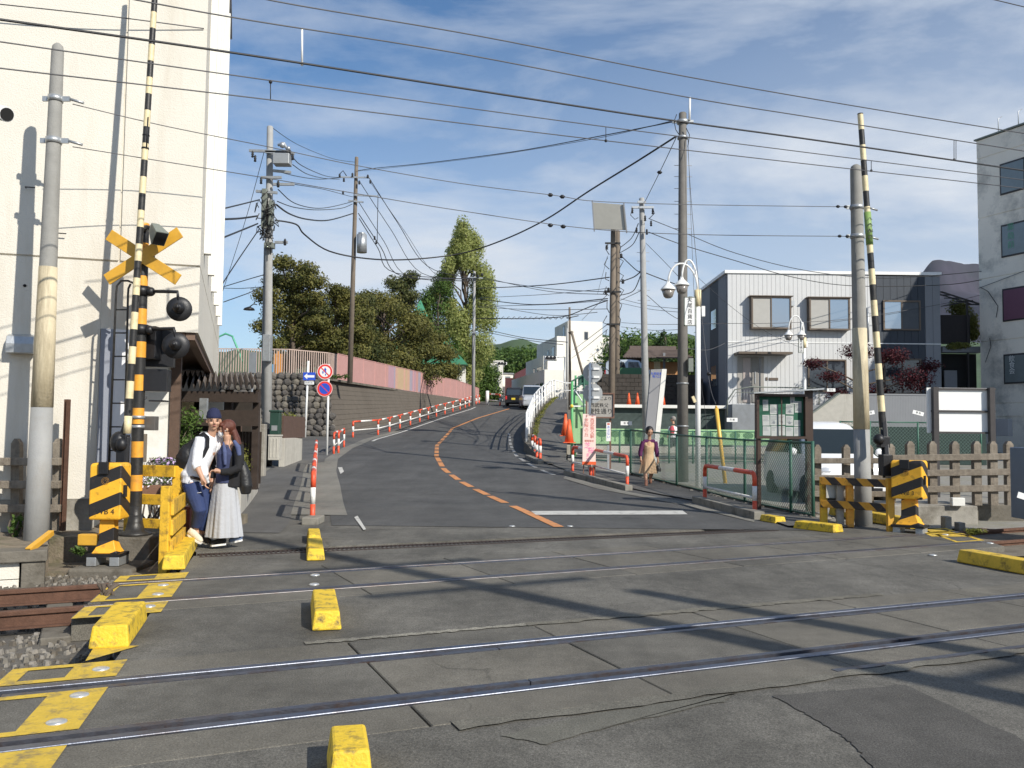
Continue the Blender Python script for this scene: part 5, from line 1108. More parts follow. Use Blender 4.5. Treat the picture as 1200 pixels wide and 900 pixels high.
tr('dark green rounded bush-like tree at the foot of the tall pale tree', 558, 92, 408, 36, [(-.3, .8, 1.0, .9), (.2, .85, .9, 1), (.35, .5, 1.1, 1), (-.2, .45, 1.1, 1), (.1, .2, 1.2, 1), (.5, .2, .9, 1), (-.45, .2, .9, 1)], 16000, .18, lm_green, rs=1.3)
tr('leafy tree between the low pine and the tall pale tree', 512, 86, 330, 40, pads(12, 9, .1, .5, .9, 1.3, .9), 13000, .18, lm_green, rs=1.2)
# ==== RIGHT SIDE: poles, lamps, signs, fences, car
def wpole(label, px, y0, y1, Y, d0, d1, mat=m_pole, z0=None, name='utility_pole', pegs=(), lean=0.0):
 """tapered pole; y1 = pixel row of its top, y0 = of its foot (None: on the ground)"""
 b = P(px[1], y1, Y); x0 = PX(px[0], Y, zt(Y)) if z0 is None else PX(px[0], Y, z0); a = Vector((x0, Y, (zt(Y) if z0 is None else z0) - .2))
 t = thing(name, label, 'utility pole', a); m_ = MB(); m_.tube([a, a.lerp(b, .5), a.lerp(b, .997), b], [d0 / 2, (d0 + d1) / 4, d1 / 2, d1 / 2 * .8], 16); m_.build('shaft', mat, t)
 for py in pegs:
  k = (ZY(px[1], py, Y) - a.z) / (b.z - a.z); c = a.lerp(b, k); r = d1 / 2 + .03
  m_ = MB(); m_.tube([c - Vector((r + .1, 0, 0)), c + Vector((r + .12, 0, 0))], .010, 5); m_.build('step_bolt', m_steel, t)
 return t, a, b
t, a, b = wpole('thick grey concrete utility pole with a white aerial on top, beside the white street lamp', (800, 800), None, 132, 24.6, .33, .22, M('pole_dark', (.17, .16, .145), .8, 0, .16, 5, .2, 60, (.09, .08, .065), .6, 1.8, .3, streak=True), pegs=(194, 207, 221, 236, 251, 268, 308))
m_ = MB(); c = P(800, 143, 24.6); m_.tube([c + Vector((0, 0, -.05)), c + Vector((0, 0, .05))], .17, 12); m_.tube([c + Vector((0, 0, -.5)), c + Vector((0, 0, -.42))], .155, 12); m_.box(c + Vector((-.22, 0, 0)), (.15, .08, .06)); m_.box(c + Vector((.22, -.05, 0)), (.15, .08, .06)); m_.build('clamp', m_steel, t)
m_ = MB(); m_.tube([P(808, 141, 24.5), P(808.5, 114, 24.5)], .032, 8); m_.build('aerial', m_whitep, t)
m_ = MB(); m_.tube([P(796, 158, 24.4), P(792, 152, 24.4), P(790, 142, 24.4), P(793, 134, 24.4)], .012, 5); m_.tube([P(804, 150, 24.4), P(808, 158, 24.4), P(806, 172, 24.4)], .012, 5); m_.build('loop_wire', m_blk, t)
for py in (450, 500): m_ = MB(); c = P(800, py, 24.6); m_.tube([c, c + Vector((0, 0, .03))], .172, 16); m_.build('hoop', m_steel, t)
m_ = MB(); m_.box(P(809, 360, 24.4), (.1, .15, .6)); m_.box(P(809, 428, 24.4), (.14, .16, .38)); m_.build('meter_box', m_gg, t, bevel=.01)
def lamp(label, px, base_y, Y, k, sign_txt, ylamps, signbox):
 z0 = zt(Y); a = Vector((PX(px, Y, z0), Y, z0)); t = thing('street_lamp', label, 'street lamp', a)
 top = P(px + 1, ylamps['neck'], Y); m_ = MB(); m_.tube([a - Vector((0, 0, .1)), Vector((a.x, a.y, top.z))], .07, 14); m_.build('post', m_whitep, t)
 m_ = MB(); c = Vector((a.x, Y, top.z)); m_.tube([c - Vector((0, 0, .32)), c + Vector((0, 0, .12))], .088, 14); m_.build('collar', m_cream, t)
 for (lx, ly, apx, apy) in ylamps['lamps']:
  e = P(lx, ly, Y - .0); ap = P(apx, apy, Y)
  pts = []
  c0 = c + Vector((0, 0, .1))
  for i in range(13):
   q = i / 12; w = math.pi * q; xx = c0.x + (e.x - c0.x) * (1 - math.cos(w)) / 2; zz = (c0.z * (1 - q) + e.z * q) + (ap.z - (c0.z + e.z) / 2) * math.sin(w); pts.append((xx, Y - .02 * q, zz))
  m_ = MB(); m_.tube(pts, .026, 8); m_.build('lamp_arm', m_whitep, t)
  m_ = MB(); m_.lathe([(.20 , -.20), (.195, -.17), (.05, -.02), (.035, .05)], 20, e); sh_ = m_.build('lamp_shade', m_whitep, t)
  m_ = MB(); m_.lathe([(.07, -.42), (.12, -.38), (.175, -.21)], 16, e); m_.build('globe', M('lamp_glass', (.22, .20, .18), .15, 0, .05, 5, 0, spec=.8), sh_)
 x0, y0, x1, y1 = signbox; p, q = P(x0, y0, Y - .05), P(x1, y1, Y - .05)
 m_ = MB(); m_.box((p + q) / 2, (abs(q.x - p.x), .05, abs(p.z - q.z))); o = m_.build('sign_board', m_signwhite, t, bevel=.006, seg=1)
 m_ = MB()
 for s in (0, 1):
  m_.box(((p.x + q.x) / 2, Y - .05, p.z - .01 if s else q.z + .01), (abs(q.x - p.x) + .02, .06, .02))
  m_.box((p.x if s else q.x, Y - .05, (p.z + q.z) / 2), (.02, .06, abs(p.z - q.z)))
 m_.build('sign_frame', m_gg, o)
 n_ = len(sign_txt); h = (p.z - q.z) / (n_ + .2)
 for i, ch in enumerate(sign_txt): text('lettering', ch, t, Vector(((p.x + q.x) / 2, Y - .078, p.z - h * (i + .6))), (1, 0, 0), (0, 0, 1), h * .92, m_txtblk, .002)
 for s in (.15, .75): m_ = MB(); zz = p.z + (q.z - p.z) * s; m_.tube([(q.x, Y - .04, zz), (a.x, Y, zz)], .016, 6); m_.build('sign_bracket', m_whitep, t)
 m_ = MB(); m_.box(P(x1 + (x1 - x0) * .75, (y0 + y1) / 2, Y), (.09, .1, (p.z - q.z) * .36)); m_.build('switch_box', m_whitep, t, bevel=.006, seg=1)
 return t, a
t, a = lamp('nearer white double street lamp with a 矢尾百貨店 sign, beside the thick grey pole', 818, 575, 23.0, 1, '矢尾百貨店', {'neck': 345, 'lamps': [(783, 331, 801, 309), (799, 326, 809, 305)]}, (802, 348, 814.5, 382))
m_ = MB(); m_.box(P(813, 468, 22.8), (.07, .09, .17), ry=-.4); m_.build('small_box', m_cream, t)
t, a = lamp('farther white double street lamp before the grey house, half hidden by the notice board', 943.5, 470, 37.0, .5, '矢尾百貨店', {'neck': 399, 'lamps': [(924, 387.5, 935, 370), (939, 387.5, 942, 378)]}, (936, 394, 941.3, 413.5))
m_ = MB(); c = P(943, 429, 36.8); m_.box(c, (.6, .03, .03)); m_.build('cross_bar', m_whitep, t)
hr = 'red and white guardrails along the right pavement edge'
hoop(GZ(671, 554.5), GZ(692, 559), .8, 'guardrail hoop beside the left leg of the pink banner, by the wide pavement', hr)
hoop(GZ(696, 559), GZ(735, 571.5), .8, 'guardrail hoop before the walking woman, right of the pink banner', hr)
hoop(GZ(826, 588.5), GZ(884.5, 605), .79, 'nearest right-hand guardrail hoop, below the thin white lamp post', hr)
hoop(GZ(623.5, 532), GZ(627, 535), .75, 'guardrail hoop at the foot of the white railing, farther of two', hr, .05)
hoop(GZ(629, 538), GZ(633, 539.5), .75, 'guardrail hoop at the foot of the white railing, nearer of two', hr, .05)
def kstone(a, b, w, h, lb):
 m_ = MB(); a, b = Vector(a), Vector(b); m_.beam(a + up * (h / 2 - .03), b + up * (h / 2 - .03), w, h + .06); tag(m_.build('kerb_stone', m_kerb, bevel=.012, org=a), lb, 'kerb stone')
kstone(GZ(664, 556), GZ(737, 575), .2, .13, 'long dark kerb stone under the guardrails before the walking woman')
kstone(GZ(816, 589), GZ(890, 609), .2, .14, 'long dark kerb stone under the nearest right-hand guardrail hoop')
kstone(GZ(618, 537), GZ(634, 544), .2, .13, 'short kerb stone at the foot of the white railing')
wr = thing('white_railing', 'white metal railing curving up the edge of the raised ramp', 'railing', Vector((xV(35.8), 35.8, rz(35.8))))
m_rail = M('white_rail', (.86, .86, .84), .4, .0, .04, 8, .03)
ry_ = [35.8, 38.6, 41.4, 44.0, 46.4, 48.6, 50.8, 53, 55.2, 57.6, 60, 62.4, 64.8]; rp_ = [Vector((xV(y), y, rz(y) + .05)) for y in ry_]
for i, p in enumerate(rp_): m_ = MB(); m_.tube([p - up * .3, p + up * 1.22], .048, 8); m_.build('post', m_rail, wr)
for h in (1.22, .86, .46):
 m_ = MB(); m_.tube([p + up * h for p in rp_], .04 if h > 1 else .03, 8); m_.build('rail', m_rail, wr)
m_ = MB(); ln = [P(656, 449, 66), P(692, 449.5, 66)]
e0 = rp_[-1] + up * 1.22; m_.tube([e0, ln[0].lerp(ln[1], .2), Vector((ln[1].x, 66, e0.z))], .035, 8); m_.tube([rp_[-1] + up * .5, Vector((ln[1].x, 66, rp_[-1].z + .5))], .025, 8); m_.build('rail', m_rail, wr)
for i in range(7): m_ = MB(); x = rp_[-1].x + .32 + i * .33; m_.tube([(x, 66.2, rp_[-1].z - .2), (x, 66.2, e0.z)], .02, 6); m_.build('baluster', m_rail, wr)
m_ = MB(); cl = [((xV(y) + .25, y, rz(y) + .02), (.18, .5, .07), 60) for y in [37 + .8 * i for i in range(34)]]; leaves(m_, cl, .09); tag(m_.build('grass', lm_hedge), 'line of moss and grass along the foot of the white railing', 'grass', kind='stuff')
m_fgreen = M('fence_green', (.045, .13, .09), .5, .1, .12, 10, .05); m_mesh = M('fence_mesh_green', (.15, .23, .19), .5, .2, .1, 10, 0)
def chain_fence(label, pts, h, pitch=.085, wr_=.0025, posts=None, z0=.05, mesh_mat=None, pr=.025, gname='chain_link_fence', topm=None):
 pts = [Vector(p) for p in pts]; t = thing(gname, label, 'fence', pts[0])
 for i, p in enumerate(pts): m_ = MB(); m_.tube([p - up * .15, p + up * (h + .03)], pr + .006, 8); m_.build('post', m_fgreen, t)
 for a, b in zip(pts, pts[1:]):
  m_ = MB(); m_.tube([a + up * h, b + up * h], pr, 6); m_.tube([a + up * (z0 + .02), b + up * (z0 + .02)], pr * .5, 5); m_.build('rail', topm or m_fgreen, t)
 m_ = MB()
 for a, b in zip(pts, pts[1:]):
  L_ = Vector((b.x - a.x, b.y - a.y, 0)).length; H = h - z0; n_ = int((L_ + H) / pitch)
  for s in (0, 1):
   for i in range(n_):
    u0 = i * pitch - (H if s == 0 else 0); u1 = u0 + H
    if s == 0: q0, q1 = (u0, z0), (u1, h)
    else: q0, q1 = (u0, h), (u1, z0)
    if s == 1: q0, q1 = (i * pitch - H, h), (i * pitch, z0)
    def cl_(qa, qb):
     (ua, za), (ub, zb) = qa, qb
     if ub <= 0 or ua >= L_: return None
     if ua < 0: k = -ua / (ub - ua); za = za + (zb - za) * k; ua = 0
     if ub > L_: k = (L_ - ua) / (ub - ua); zb = za + (zb - za) * k; ub = L_
     return (ua, za), (ub, zb)
    r_ = cl_(q0, q1)
    if not r_: continue
    (ua, za), (ub, zb) = r_; m_.tube([a.lerp(b, ua / L_) + up * za, a.lerp(b, ub / L_) + up * zb], wr_, 3, caps=False)
 m_.build('wire_mesh', mesh_mat or m_mesh, t)['kind'] = 'stuff'
 return t
fb = [GZ(739, 556.5), GZ(793, 570.5), GZ(828, 579), GZ(873, 590.5), GZ(927, 602.5), GZ(953, 608)]
chain_fence('green chain-link fence between the right pavement and the gravel car park', fb, 1.36, .085, .0042)
m_ = MB()
for a, b in zip(fb, fb[1:]): m_.beam(a + Vector((.08, .1, .02)), b + Vector((.08, .1, .02)), .16, .12)
tag(m_.build('fence_kerb', m_conc_d, org=fb[0]), 'low stony kerb under the green chain-link fence by the pavement', 'kerb')
m_ = MB()
for i in range(150):
 k = R.random(); a = polyt(fb, k); s = R.uniform(.03, .09); m_.ball(a + Vector((R.uniform(-.1, .35), R.uniform(-.3, .1), .02)), (s, s * .8, s * .5), 6, R.randrange(3), 4)
m_.sm = [False] * len(m_.sm); tag(m_.build('rubble', mst), 'stones and rubble lying along the foot of the green chain-link fence', 'stones', kind='stuff')
xs_b = [690, 726, 757, 784, 812, 833, 862, 885, 915]
fb2 = [Vector((PX(px, 31.0, .5), 31.0, zt(31) - .0)) for px in xs_b]
chain_fence('tall green chain-link fence across the back of the car park, before the painted boards', fb2, 1.12, .10, .004)
fb3 = [Vector((PX(px, Y, .8), Y, zt(Y) + .3)) for px, Y in ((985, 30), (1020, 30), (1076, 30), (1100, 30), (1150, 30))]
chain_fence('green chain-link fence behind the white car, below the dark-leaved maple', fb3, 1.25, .12, .005)
m_ = MB(); m_.box((PX(1060, 31.5, 1), 31.6, 1.15), (6, .06, 1.35)); tag(m_.build('shade_net', M('shade_net', (.03, .05, .045), .95, 0, .3, 14, .2), org=(PX(1060, 31.5, 1), 31.6, .5)), 'dark green shade netting hung behind the fence by the white house', 'net')
def plate(px, py, Y, w, h, label, tilt=0.0, txt='月極'):
 c = P(px, py, Y); t = tag(MB().box((0, 0, 0), (w, .012, h), ry=tilt).build('number_plate_sign', m_signwhite, org=c, world=False), label, 'sign plate'); t.location = c
 text('lettering', txt, t, c + Vector((0, -.008, 0)), (math.cos(tilt), 0, -math.sin(tilt)), (math.sin(tilt), 0, math.cos(tilt)), h * .6, m_txtblk); return t
plate(734, 496, 30.85, .40, .14, 'small white plate on the back fence above the painted trees', txt='駐 車')
plate(858, 492, 30.85, .38, .14, 'small white plate on the back fence before the grey steps wall', txt='月 極')
plate(974, 457, 33.4, .32, .12, 'small white plate on the sloping white wall behind the car', txt='契 約')
plate(1076, 484, 29.9, .38, .13, 'tilted white plate on the fence right of the raised barrier arm', .25, '専 用')
plate(1019, 484, 29.9, .34, .13, 'tilted white plate just right of the cream-wrapped pole', -.2, '専 用')
m_lg = M('board_light_green', (.31, .52, .27), .7, 0, .07, 4, .05, 60, (.25, .4, .22), .3, 2); m_dg = M('tree_print_green', (.09, .20, .10), .8, 0, .1, 8, 0)
bd = thing('painted_hoarding', 'light green hoarding boards printed with dark round trees behind the car park fence', 'hoarding', (PX(790, 33.5, 1), 33.5, .6))
Yb_ = 33.6; x0 = PX(668, Yb_, 1); x1 = PX(906, Yb_, 1); z0, z1 = ZY(790, 521, Yb_), ZY(790, 503, Yb_); nb_ = 12
for i in range(nb_):
 a = x0 + (x1 - x0) * i / nb_ + .006; b = x0 + (x1 - x0) * (i + 1) / nb_ - .006; m_ = MB(); m_.box(((a + b) / 2, Yb_, (z0 + z1) / 2), (b - a, .04, z1 - z0)); o = m_.build('board', m_lg, bd)
for i in range(14):
 px = 705 + i * 15.6
 if px > 900: break
 c = Vector((PX(px, Yb_, 1), Yb_ - .022, (z0 + z1) / 2)); m_ = MB(); f = lambda x, y, z: c + Vector((x, -z, y))
 flat(m_, f, [(.2 * math.cos(a * .5236) * (1 + .12 * (a % 2)), .08 + .12 * math.sin(a * .5236)) for a in range(12)], 0); flat(m_, f, [(-.03, -.2), (.03, -.2), (.02, -.02), (-.02, -.02)], .0001); m_.build('tree_print', m_dg, bd)
m_ = MB(); m_.box(((x0 + x1) / 2, Yb_ - .4, z0 - .2), (x1 - x0, .5, .26)); tag(m_.build('kerb_wall', m_conc_l, bevel=.02, org=(x0, Yb_, .5)), 'pale concrete kerb at the foot of the light green hoarding', 'kerb')
m_cmu = M('concrete_block_shaded', (.055, .047, .04), .9, 0, .25, 4, .4, 30, (.04, .035, .03), .6, 1.2)  # block colour darkened to stand in for shade on the wall
Yw = 38.5; rw2 = thing('block_wall', 'dark block wall with a white top rail behind the car park', 'wall', (PX(770, Yw, 2), Yw, .9))
xw0, xw1 = PX(690, Yw, 3), PX(860, Yw, 3); zr = ZY(770, 476.5, Yw)
m_ = MB(); m_.box(((xw0 + xw1) / 2, Yw + .1, (zr + .6) / 2), (xw1 - xw0, .2, zr - .6 + .001)); m_.build('lower_wall', M('net_dark', (.055, .075, .07), .95, 0, .35, 7, .3), rw2)
m_ = MB(); m_.box(((xw0 + xw1) / 2, Yw - .12, zr), (xw1 - xw0, .25, .14)); m_.build('top_rail', m_white, rw2, bevel=.01)
Yu = 42.5; zu = ZY(760, 443, Yu); xu0 = PX(700, Yu, 4); xu1 = PX(822, Yu, 4)
row = 0; z = zr - .1
nx = 0
while z < zu:
 x = xu0 + (.2 if row % 2 else 0)
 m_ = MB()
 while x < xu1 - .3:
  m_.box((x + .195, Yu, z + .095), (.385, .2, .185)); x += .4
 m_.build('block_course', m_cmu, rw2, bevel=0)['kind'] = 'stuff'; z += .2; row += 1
m_ = MB(); m_.box(((xu0 + xu1) / 2 + .1, Yu + .15, (zu + zr) / 2 - .1), (xu1 - xu0, .08, zu - zr + .2)); m_.build('wall_core', m_conc_d, rw2)
m_ = MB(); m_.box(((xw0 + xw1) / 2 + 1, 40.6, zr - .25), (xw1 - xw0 + 3, 3.8, .3)); tag(m_.build('upper_yard', m_conc_d), kind='structure')
m_ = MB(); m_.prism([(xu0 + .05, Yu + .2), (xu1, Yu + .2), (xu1 + 8, 70), (xu0 + 4, 70)], 2.0, zu - .06); tag(m_.build('upper_terrace', m_soil), kind='structure')
m_cone = M('cone_orange', (.80, .13, .04), .5, 0, .06, 8, .02)
def cone(px, py, Y, h, lb):
 c = P(px, py, Y); t = thing('traffic_cone', lb, 'traffic cone', c, 0, 'orange traffic cones'); m_ = MB(); m_.lathe([(h * .2, .03), (h * .045, h)], 16, c); m_.build('cone', m_cone, t); m_ = MB(); m_.box(c + up * .015, (h * .52, h * .52, .03)); m_.build('foot', m_cone, t)
for px, py, Y, lb in ((667, 519, 31.5, 'nearer orange traffic cone at the pavement edge by the green gate'), (662.5, 511, 33.5, 'farther orange traffic cone at the pavement edge by the green gate'), (737, 476, 40.5, 'red-orange cone on the yard above the wall, left one of the pair'), (747, 476, 40.5, 'red-orange cone on the yard above the wall, right one of the pair'), (777, 476, 40.5, 'orange cone on the upper yard just right of the leaning slab sign')):
 cone(px, py, Y, .85 if Y < 35 else .62, lb)
m_ = MB(); c = GZ(665, 531); m_.box(c + Vector((.3, .1, .13)), (.7, .5, .42)); tag(m_.build('stone_step', m_conc_l, org=c, bevel=.03), 'small pale masonry block under the orange cones', 'masonry block')
gg = thing('green_gate', 'tall green steel gate frame with pale green sheets beside the ramp', 'gate', GZ(672, 530))
m_gb = M('gate_green', (.12, .42, .16), .5, 0, .12, 8, .05); Yg = 33.0
m_ = MB(); p = Vector((PX(670, Yg, 1), Yg, .4)); m_.tube([p, Vector((p.x, Yg, ZY(670, 447, Yg)))], .05, 8); m_.build('post', m_gb, gg)
m_ = MB(); p = Vector((PX(674, 34, 1), 34, .4)); m_.tube([p, Vector((p.x, 34, ZY(674, 440, 34)))], .04, 8); m_.build('post', m_gb, gg)
m_ = MB(); p = Vector((PX(684, 33.5, 1), 33.5, .4)); m_.tube([p, Vector((p.x, 33.5, ZY(684, 436, 33.5)))], .035, 8); m_.build('post', m_fgreen, gg)
m_ = MB(); m_.box(P(677, 495, 33.8), (.45, .04, 1.5)); m_.box(P(683, 476, 34), (.55, .04, .95)); m_.build('sheet', m_lg, gg)
m_ = MB(); m_.box(P(679, 476, 33.6), (.75, .05, .05)); m_.tube([P(672, 455, 33.6), P(689, 480, 33.5), P(694, 488, 33.4)], .03, 6); m_.build('white_bar', m_rail, gg)
m_ = MB(); m_.tube([P(670, 447, 33), P(680, 441, 33.3), P(692, 436, 33.6)], .03, 6); m_.tube([P(672, 456, 33), P(683, 449, 33.3)], .03, 6); m_.box(P(684, 446, 33.7), (.42, .3, .34)); m_.build('top_frame', m_fgreen, gg)
m_ = MB(); m_.ball(P(670, 476, 32.9), .07, 8); m_.build('warning_lamp', m_fly, gg)
t = thing('road_sign', 'two round road signs seen from behind on one white post, by the brown framed board', 'road sign', GZ(694, 549))
ys_ = 27.2; xs_ = PX(691, ys_, 2); m_al = M('sign_back_grey', (.40, .41, .41), .45, .3, .05, 9, 0)
m_ = MB(); m_.tube([(xs_, ys_, .1), (xs_, ys_, ZY(691, 425, ys_))], .038, 10); m_.build('post', m_whitep, t)
for py in (437, 461):
 c = P(694.5, py, ys_ + .09); o, f = disc(t, c, .31, [(0, m_al)], 'sign_disc')
 m_ = MB(); m_.box(c + Vector((.03, -.035, .13)), (.36, .03, .07)); m_.box(c + Vector((.03, -.035, -.13)), (.36, .03, .07)); m_.build('bracket', m_whitep, o)
t = thing('guide_board', 'brown framed grey guide board with handwritten brush lettering behind the round signs', 'guide board', (PX(700, 28.2, .3), 28.2, .3))
a, b = P(687, 461, 28.2), P(719, 489.5, 28.2); cx_ = (a + b) / 2; m_ = MB(); m_.box(cx_, (b.x - a.x, .04, a.z - b.z)); m_.build('board', M('board_grey', (.34, .325, .30), .7, 0, .06, 5, .05), t)
m_brf = M('brown_frame', (.16, .085, .06), .6, 0, .1, 9, .1)
m_ = MB(); w = .045
m_.box((cx_.x, 28.17, a.z), (b.x - a.x + w, .07, w)); m_.box((cx_.x, 28.17, b.z), (b.x - a.x + w, .07, w)); m_.box((a.x, 28.17, cx_.z), (w, .071, a.z - b.z - w)); m_.box((b.x, 28.17, cx_.z), (w, .071, a.z - b.z - w)); m_.build('frame', m_brf, t)
for q in (a.x + .1, b.x - .1): m_ = MB(); m_.box((q, 28.24, (b.z + .1) / 2), (.06, .05, b.z + .1)); m_.build('leg', m_brf, t)
W_ = b.x - a.x
text('lettering', 'ここより', t, (cx_.x + .12, 28.175, a.z - .17), (1, 0, 0), (0, 0, 1), .13, m_txtblk)
text('lettering', '西武秩父', t, (cx_.x - .02, 28.175, cx_.z + .0), (1, 0, 0), (0, 0, 1), .15, m_txtblk)
text('lettering', '慶性通り', t, (cx_.x + .02, 28.175, b.z + .19), (1, 0, 0), (0, 0, 1), .20, m_txtblk)
m_pk = M('banner_pink', (.86, .66, .60), .7, 0, .03, 4, .02); m_rt = M('lettering_red', (.55, .08, .05), .6, 0, 0, 1, 0); m_pt = M('lettering_pink', (.85, .18, .42), .6, 0, 0, 1, 0)
Yn = 25.4; a, b = P(683, 485, Yn), P(698, 544, Yn); t = thing('banner_sign', 'tall pale pink standing sign with red lettering pointing to the station', 'standing sign', (a.x, Yn, .1))
cx_ = (a + b) / 2; m_ = MB(); m_.box(cx_, (b.x - a.x, .03, a.z - b.z)); m_.build('panel', m_pk, t)
m_ = MB(); m_.box((cx_.x, Yn, b.z + .03), (b.x - a.x + .02, .05, .09)); m_.build('orange_foot', m_cone, t)
for q in (a.x + .03, b.x - .03): m_ = MB(); m_.box((q, Yn, b.z / 2), (.03, .03, b.z + .1)); m_.build('leg', m_brf, t)
for i, ch in enumerate('→西武秩父駅'): text('lettering', ch, t, (cx_.x + .085, Yn - .017, a.z - .07 - i * .118), (1, 0, 0), (0, 0, 1), .125 if i else .09, m_rt)
for i, ch in enumerate('↑芝桜の丘'): text('lettering', ch, t, (cx_.x - .085, Yn - .017, a.z - .07 - i * .135), (1, 0, 0), (0, 0, 1), .13 if i else .09, m_rt)
text('lettering', '期間限定', t, (cx_.x, Yn - .017, a.z - .79), (1, 0, 0), (0, 0, 1), .07, m_rt)
for i, ch in enumerate('芝桜'): text('lettering', ch, t, (cx_.x + .05 * (1 if i else -1), Yn - .017, a.z - .93 - i * .14), (1, 0, 0), (0, 0, 1), .19, m_pt)
for i, ch in enumerate('まで'): text('lettering', ch, t, (cx_.x - .04, Yn - .017, a.z - 1.2 - i * .13), (1, 0, 0), (0, 0, 1), .12, m_pt)
Yn = 27.6; a, b = P(710.5, 495, Yn), P(715.5, 517, Yn); t = thing('small_sign', 'narrow white standing sign with a red top and blue lettering on a grey leg', 'sign', (a.x, Yn, .2)); cx_ = (a + b) / 2
m_ = MB(); m_.box(cx_, (b.x - a.x, .025, a.z - b.z)); m_.build('panel', m_signwhite, t); m_ = MB(); m_.box((cx_.x, Yn + .03, .55), (.07, .05, 1.1)); m_.build('leg', m_steel, t)
m_ = MB(); m_.box((cx_.x, Yn - .014, a.z - .05), (.08, .004, .05)); m_.build('red_mark', m_rt, t)
for i, ch in enumerate('あぶない'): text('lettering', ch, t, (cx_.x, Yn - .014, a.z - .15 - i * .105), (1, 0, 0), (0, 0, 1), .10, m_signblue)
Yp = 30.2; q = [P(763, 433, Yp), P(775.5, 432.5, Yp), P(767, 506, Yp), P(756, 508, Yp)]; zb_ = .5
t = thing('slab_sign', 'tall grey slab sign with a bright white edge and blue lettering, behind the walking woman', 'pylon sign', (q[3].x, Yp, zb_))
m_ = MB(); lo = lambda p: Vector((p.x - .08, p.y, zb_)); m_.hex8([lo(q[3]), lo(q[2]), lo(q[2]) + Vector((0, .25, 0)), lo(q[3]) + Vector((0, .25, 0)), q[0], q[1], q[1] + Vector((0, .25, 0)), q[0] + Vector((0, .25, 0))]); m_.build('slab', M('slab_grey', (.26, .26, .27), .7, 0, .06, 4, .1), t)
e = Vector((.17, 0, 0)); m_ = MB(); m_.hex8([lo(q[2]) + Vector((.003, -.02, 0)), lo(q[2]) + e + Vector((0, -.02, 0)), lo(q[2]) + e + Vector((0, .27, 0)), lo(q[2]) + Vector((.003, .27, 0)), q[1] + Vector((.003, -.02, 0)), q[1] + e + Vector((0, -.02, 0)), q[1] + e + Vector((0, .27, 0)), q[1] + Vector((.003, .27, 0))]); m_.build('edge', m_white, t)
text('lettering', '矢尾駐車\n場入口', t, ((q[0].x + q[1].x) / 2, Yp - .005, q[0].z - .2), (1, 0, 0), (0, 0, 1), .10, m_signblue)
gz = G(850.5, 572); a = Vector((gz.x, gz.y, .02)); b = P(839.5, 478, gz.y); m_ = MB(); m_.tube([a, b], .055, 12); m_.tube([b, b + (b - a).normalized() * .06], .03, 8)
tag(m_.build('guy_cover', M('yellow_plastic', (.72, .45, .08), .4, 0, .08, 9, .02), org=a), 'leaning yellow plastic guy-wire cover by the chain-link fence', 'guy cover')
Yn = 17.2; t = thing('notice_board', 'brown roofed notice board of pinned papers on a green panel, by the right pavement', 'notice board', (PX(915, Yn, .1), Yn, 0))
a, b = P(887, 463, Yn), P(944, 513, Yn); m_br = M('board_brown', (.055, .032, .022), .5, 0, .15, 10, .1)
m_gf = M('felt_green', (.03, .12, .075), .9, 0, .1, 20, .1)
m_ = MB(); m_.box(((a.x + b.x) / 2, Yn + .06, (a.z + b.z) / 2), (b.x - a.x, .04, a.z - b.z)); m_.build('back_panel', m_gf, t)
m_ = MB(); w = .05
m_.box(((a.x + b.x) / 2, Yn, a.z), (b.x - a.x + w, .16, w)); m_.box(((a.x + b.x) / 2, Yn, b.z), (b.x - a.x + w, .16, w)); m_.box((a.x, Yn, (a.z + b.z) / 2), (w, .161, a.z - b.z - w)); m_.box((b.x, Yn, (a.z + b.z) / 2), (w, .161, a.z - b.z - w)); m_.box(((a.x + b.x) / 2, Yn - .03, (a.z + b.z) / 2), (.02, .02, a.z - b.z - w)); m_.build('frame', m_br, t)
for x, w2, z1_ in ((a.x + .03, .07, b.z), (b.x + .075, .13, a.z + .12)): m_ = MB(); m_.box((x, Yn + .02, z1_ / 2 - .05), (w2, .12, z1_ + .1)); m_.build('post', m_br, t, bevel=.006, seg=1)
m_ = MB(); m_.hex8([(a.x - .12, Yn - .22, a.z + .02), (b.x + .3, Yn - .22, a.z + .115), (b.x + .3, Yn + .22, a.z + .115), (a.x - .12, Yn + .22, a.z + .02), (a.x - .12, Yn - .22, a.z + .045), (b.x + .3, Yn - .22, a.z + .14), (b.x + .3, Yn + .22, a.z + .14), (a.x - .12, Yn + .22, a.z + .045)]); m_.build('roof', m_steel, t)
m_paper = M('paper', (.46, .48, .46), .8, 0, .06, 9, .05); m_ink = M('ink_grey', (.22, .24, .26), .8, 0, 0, 1, 0)  # paper greyed to stand in for dimming behind glass, which is not built
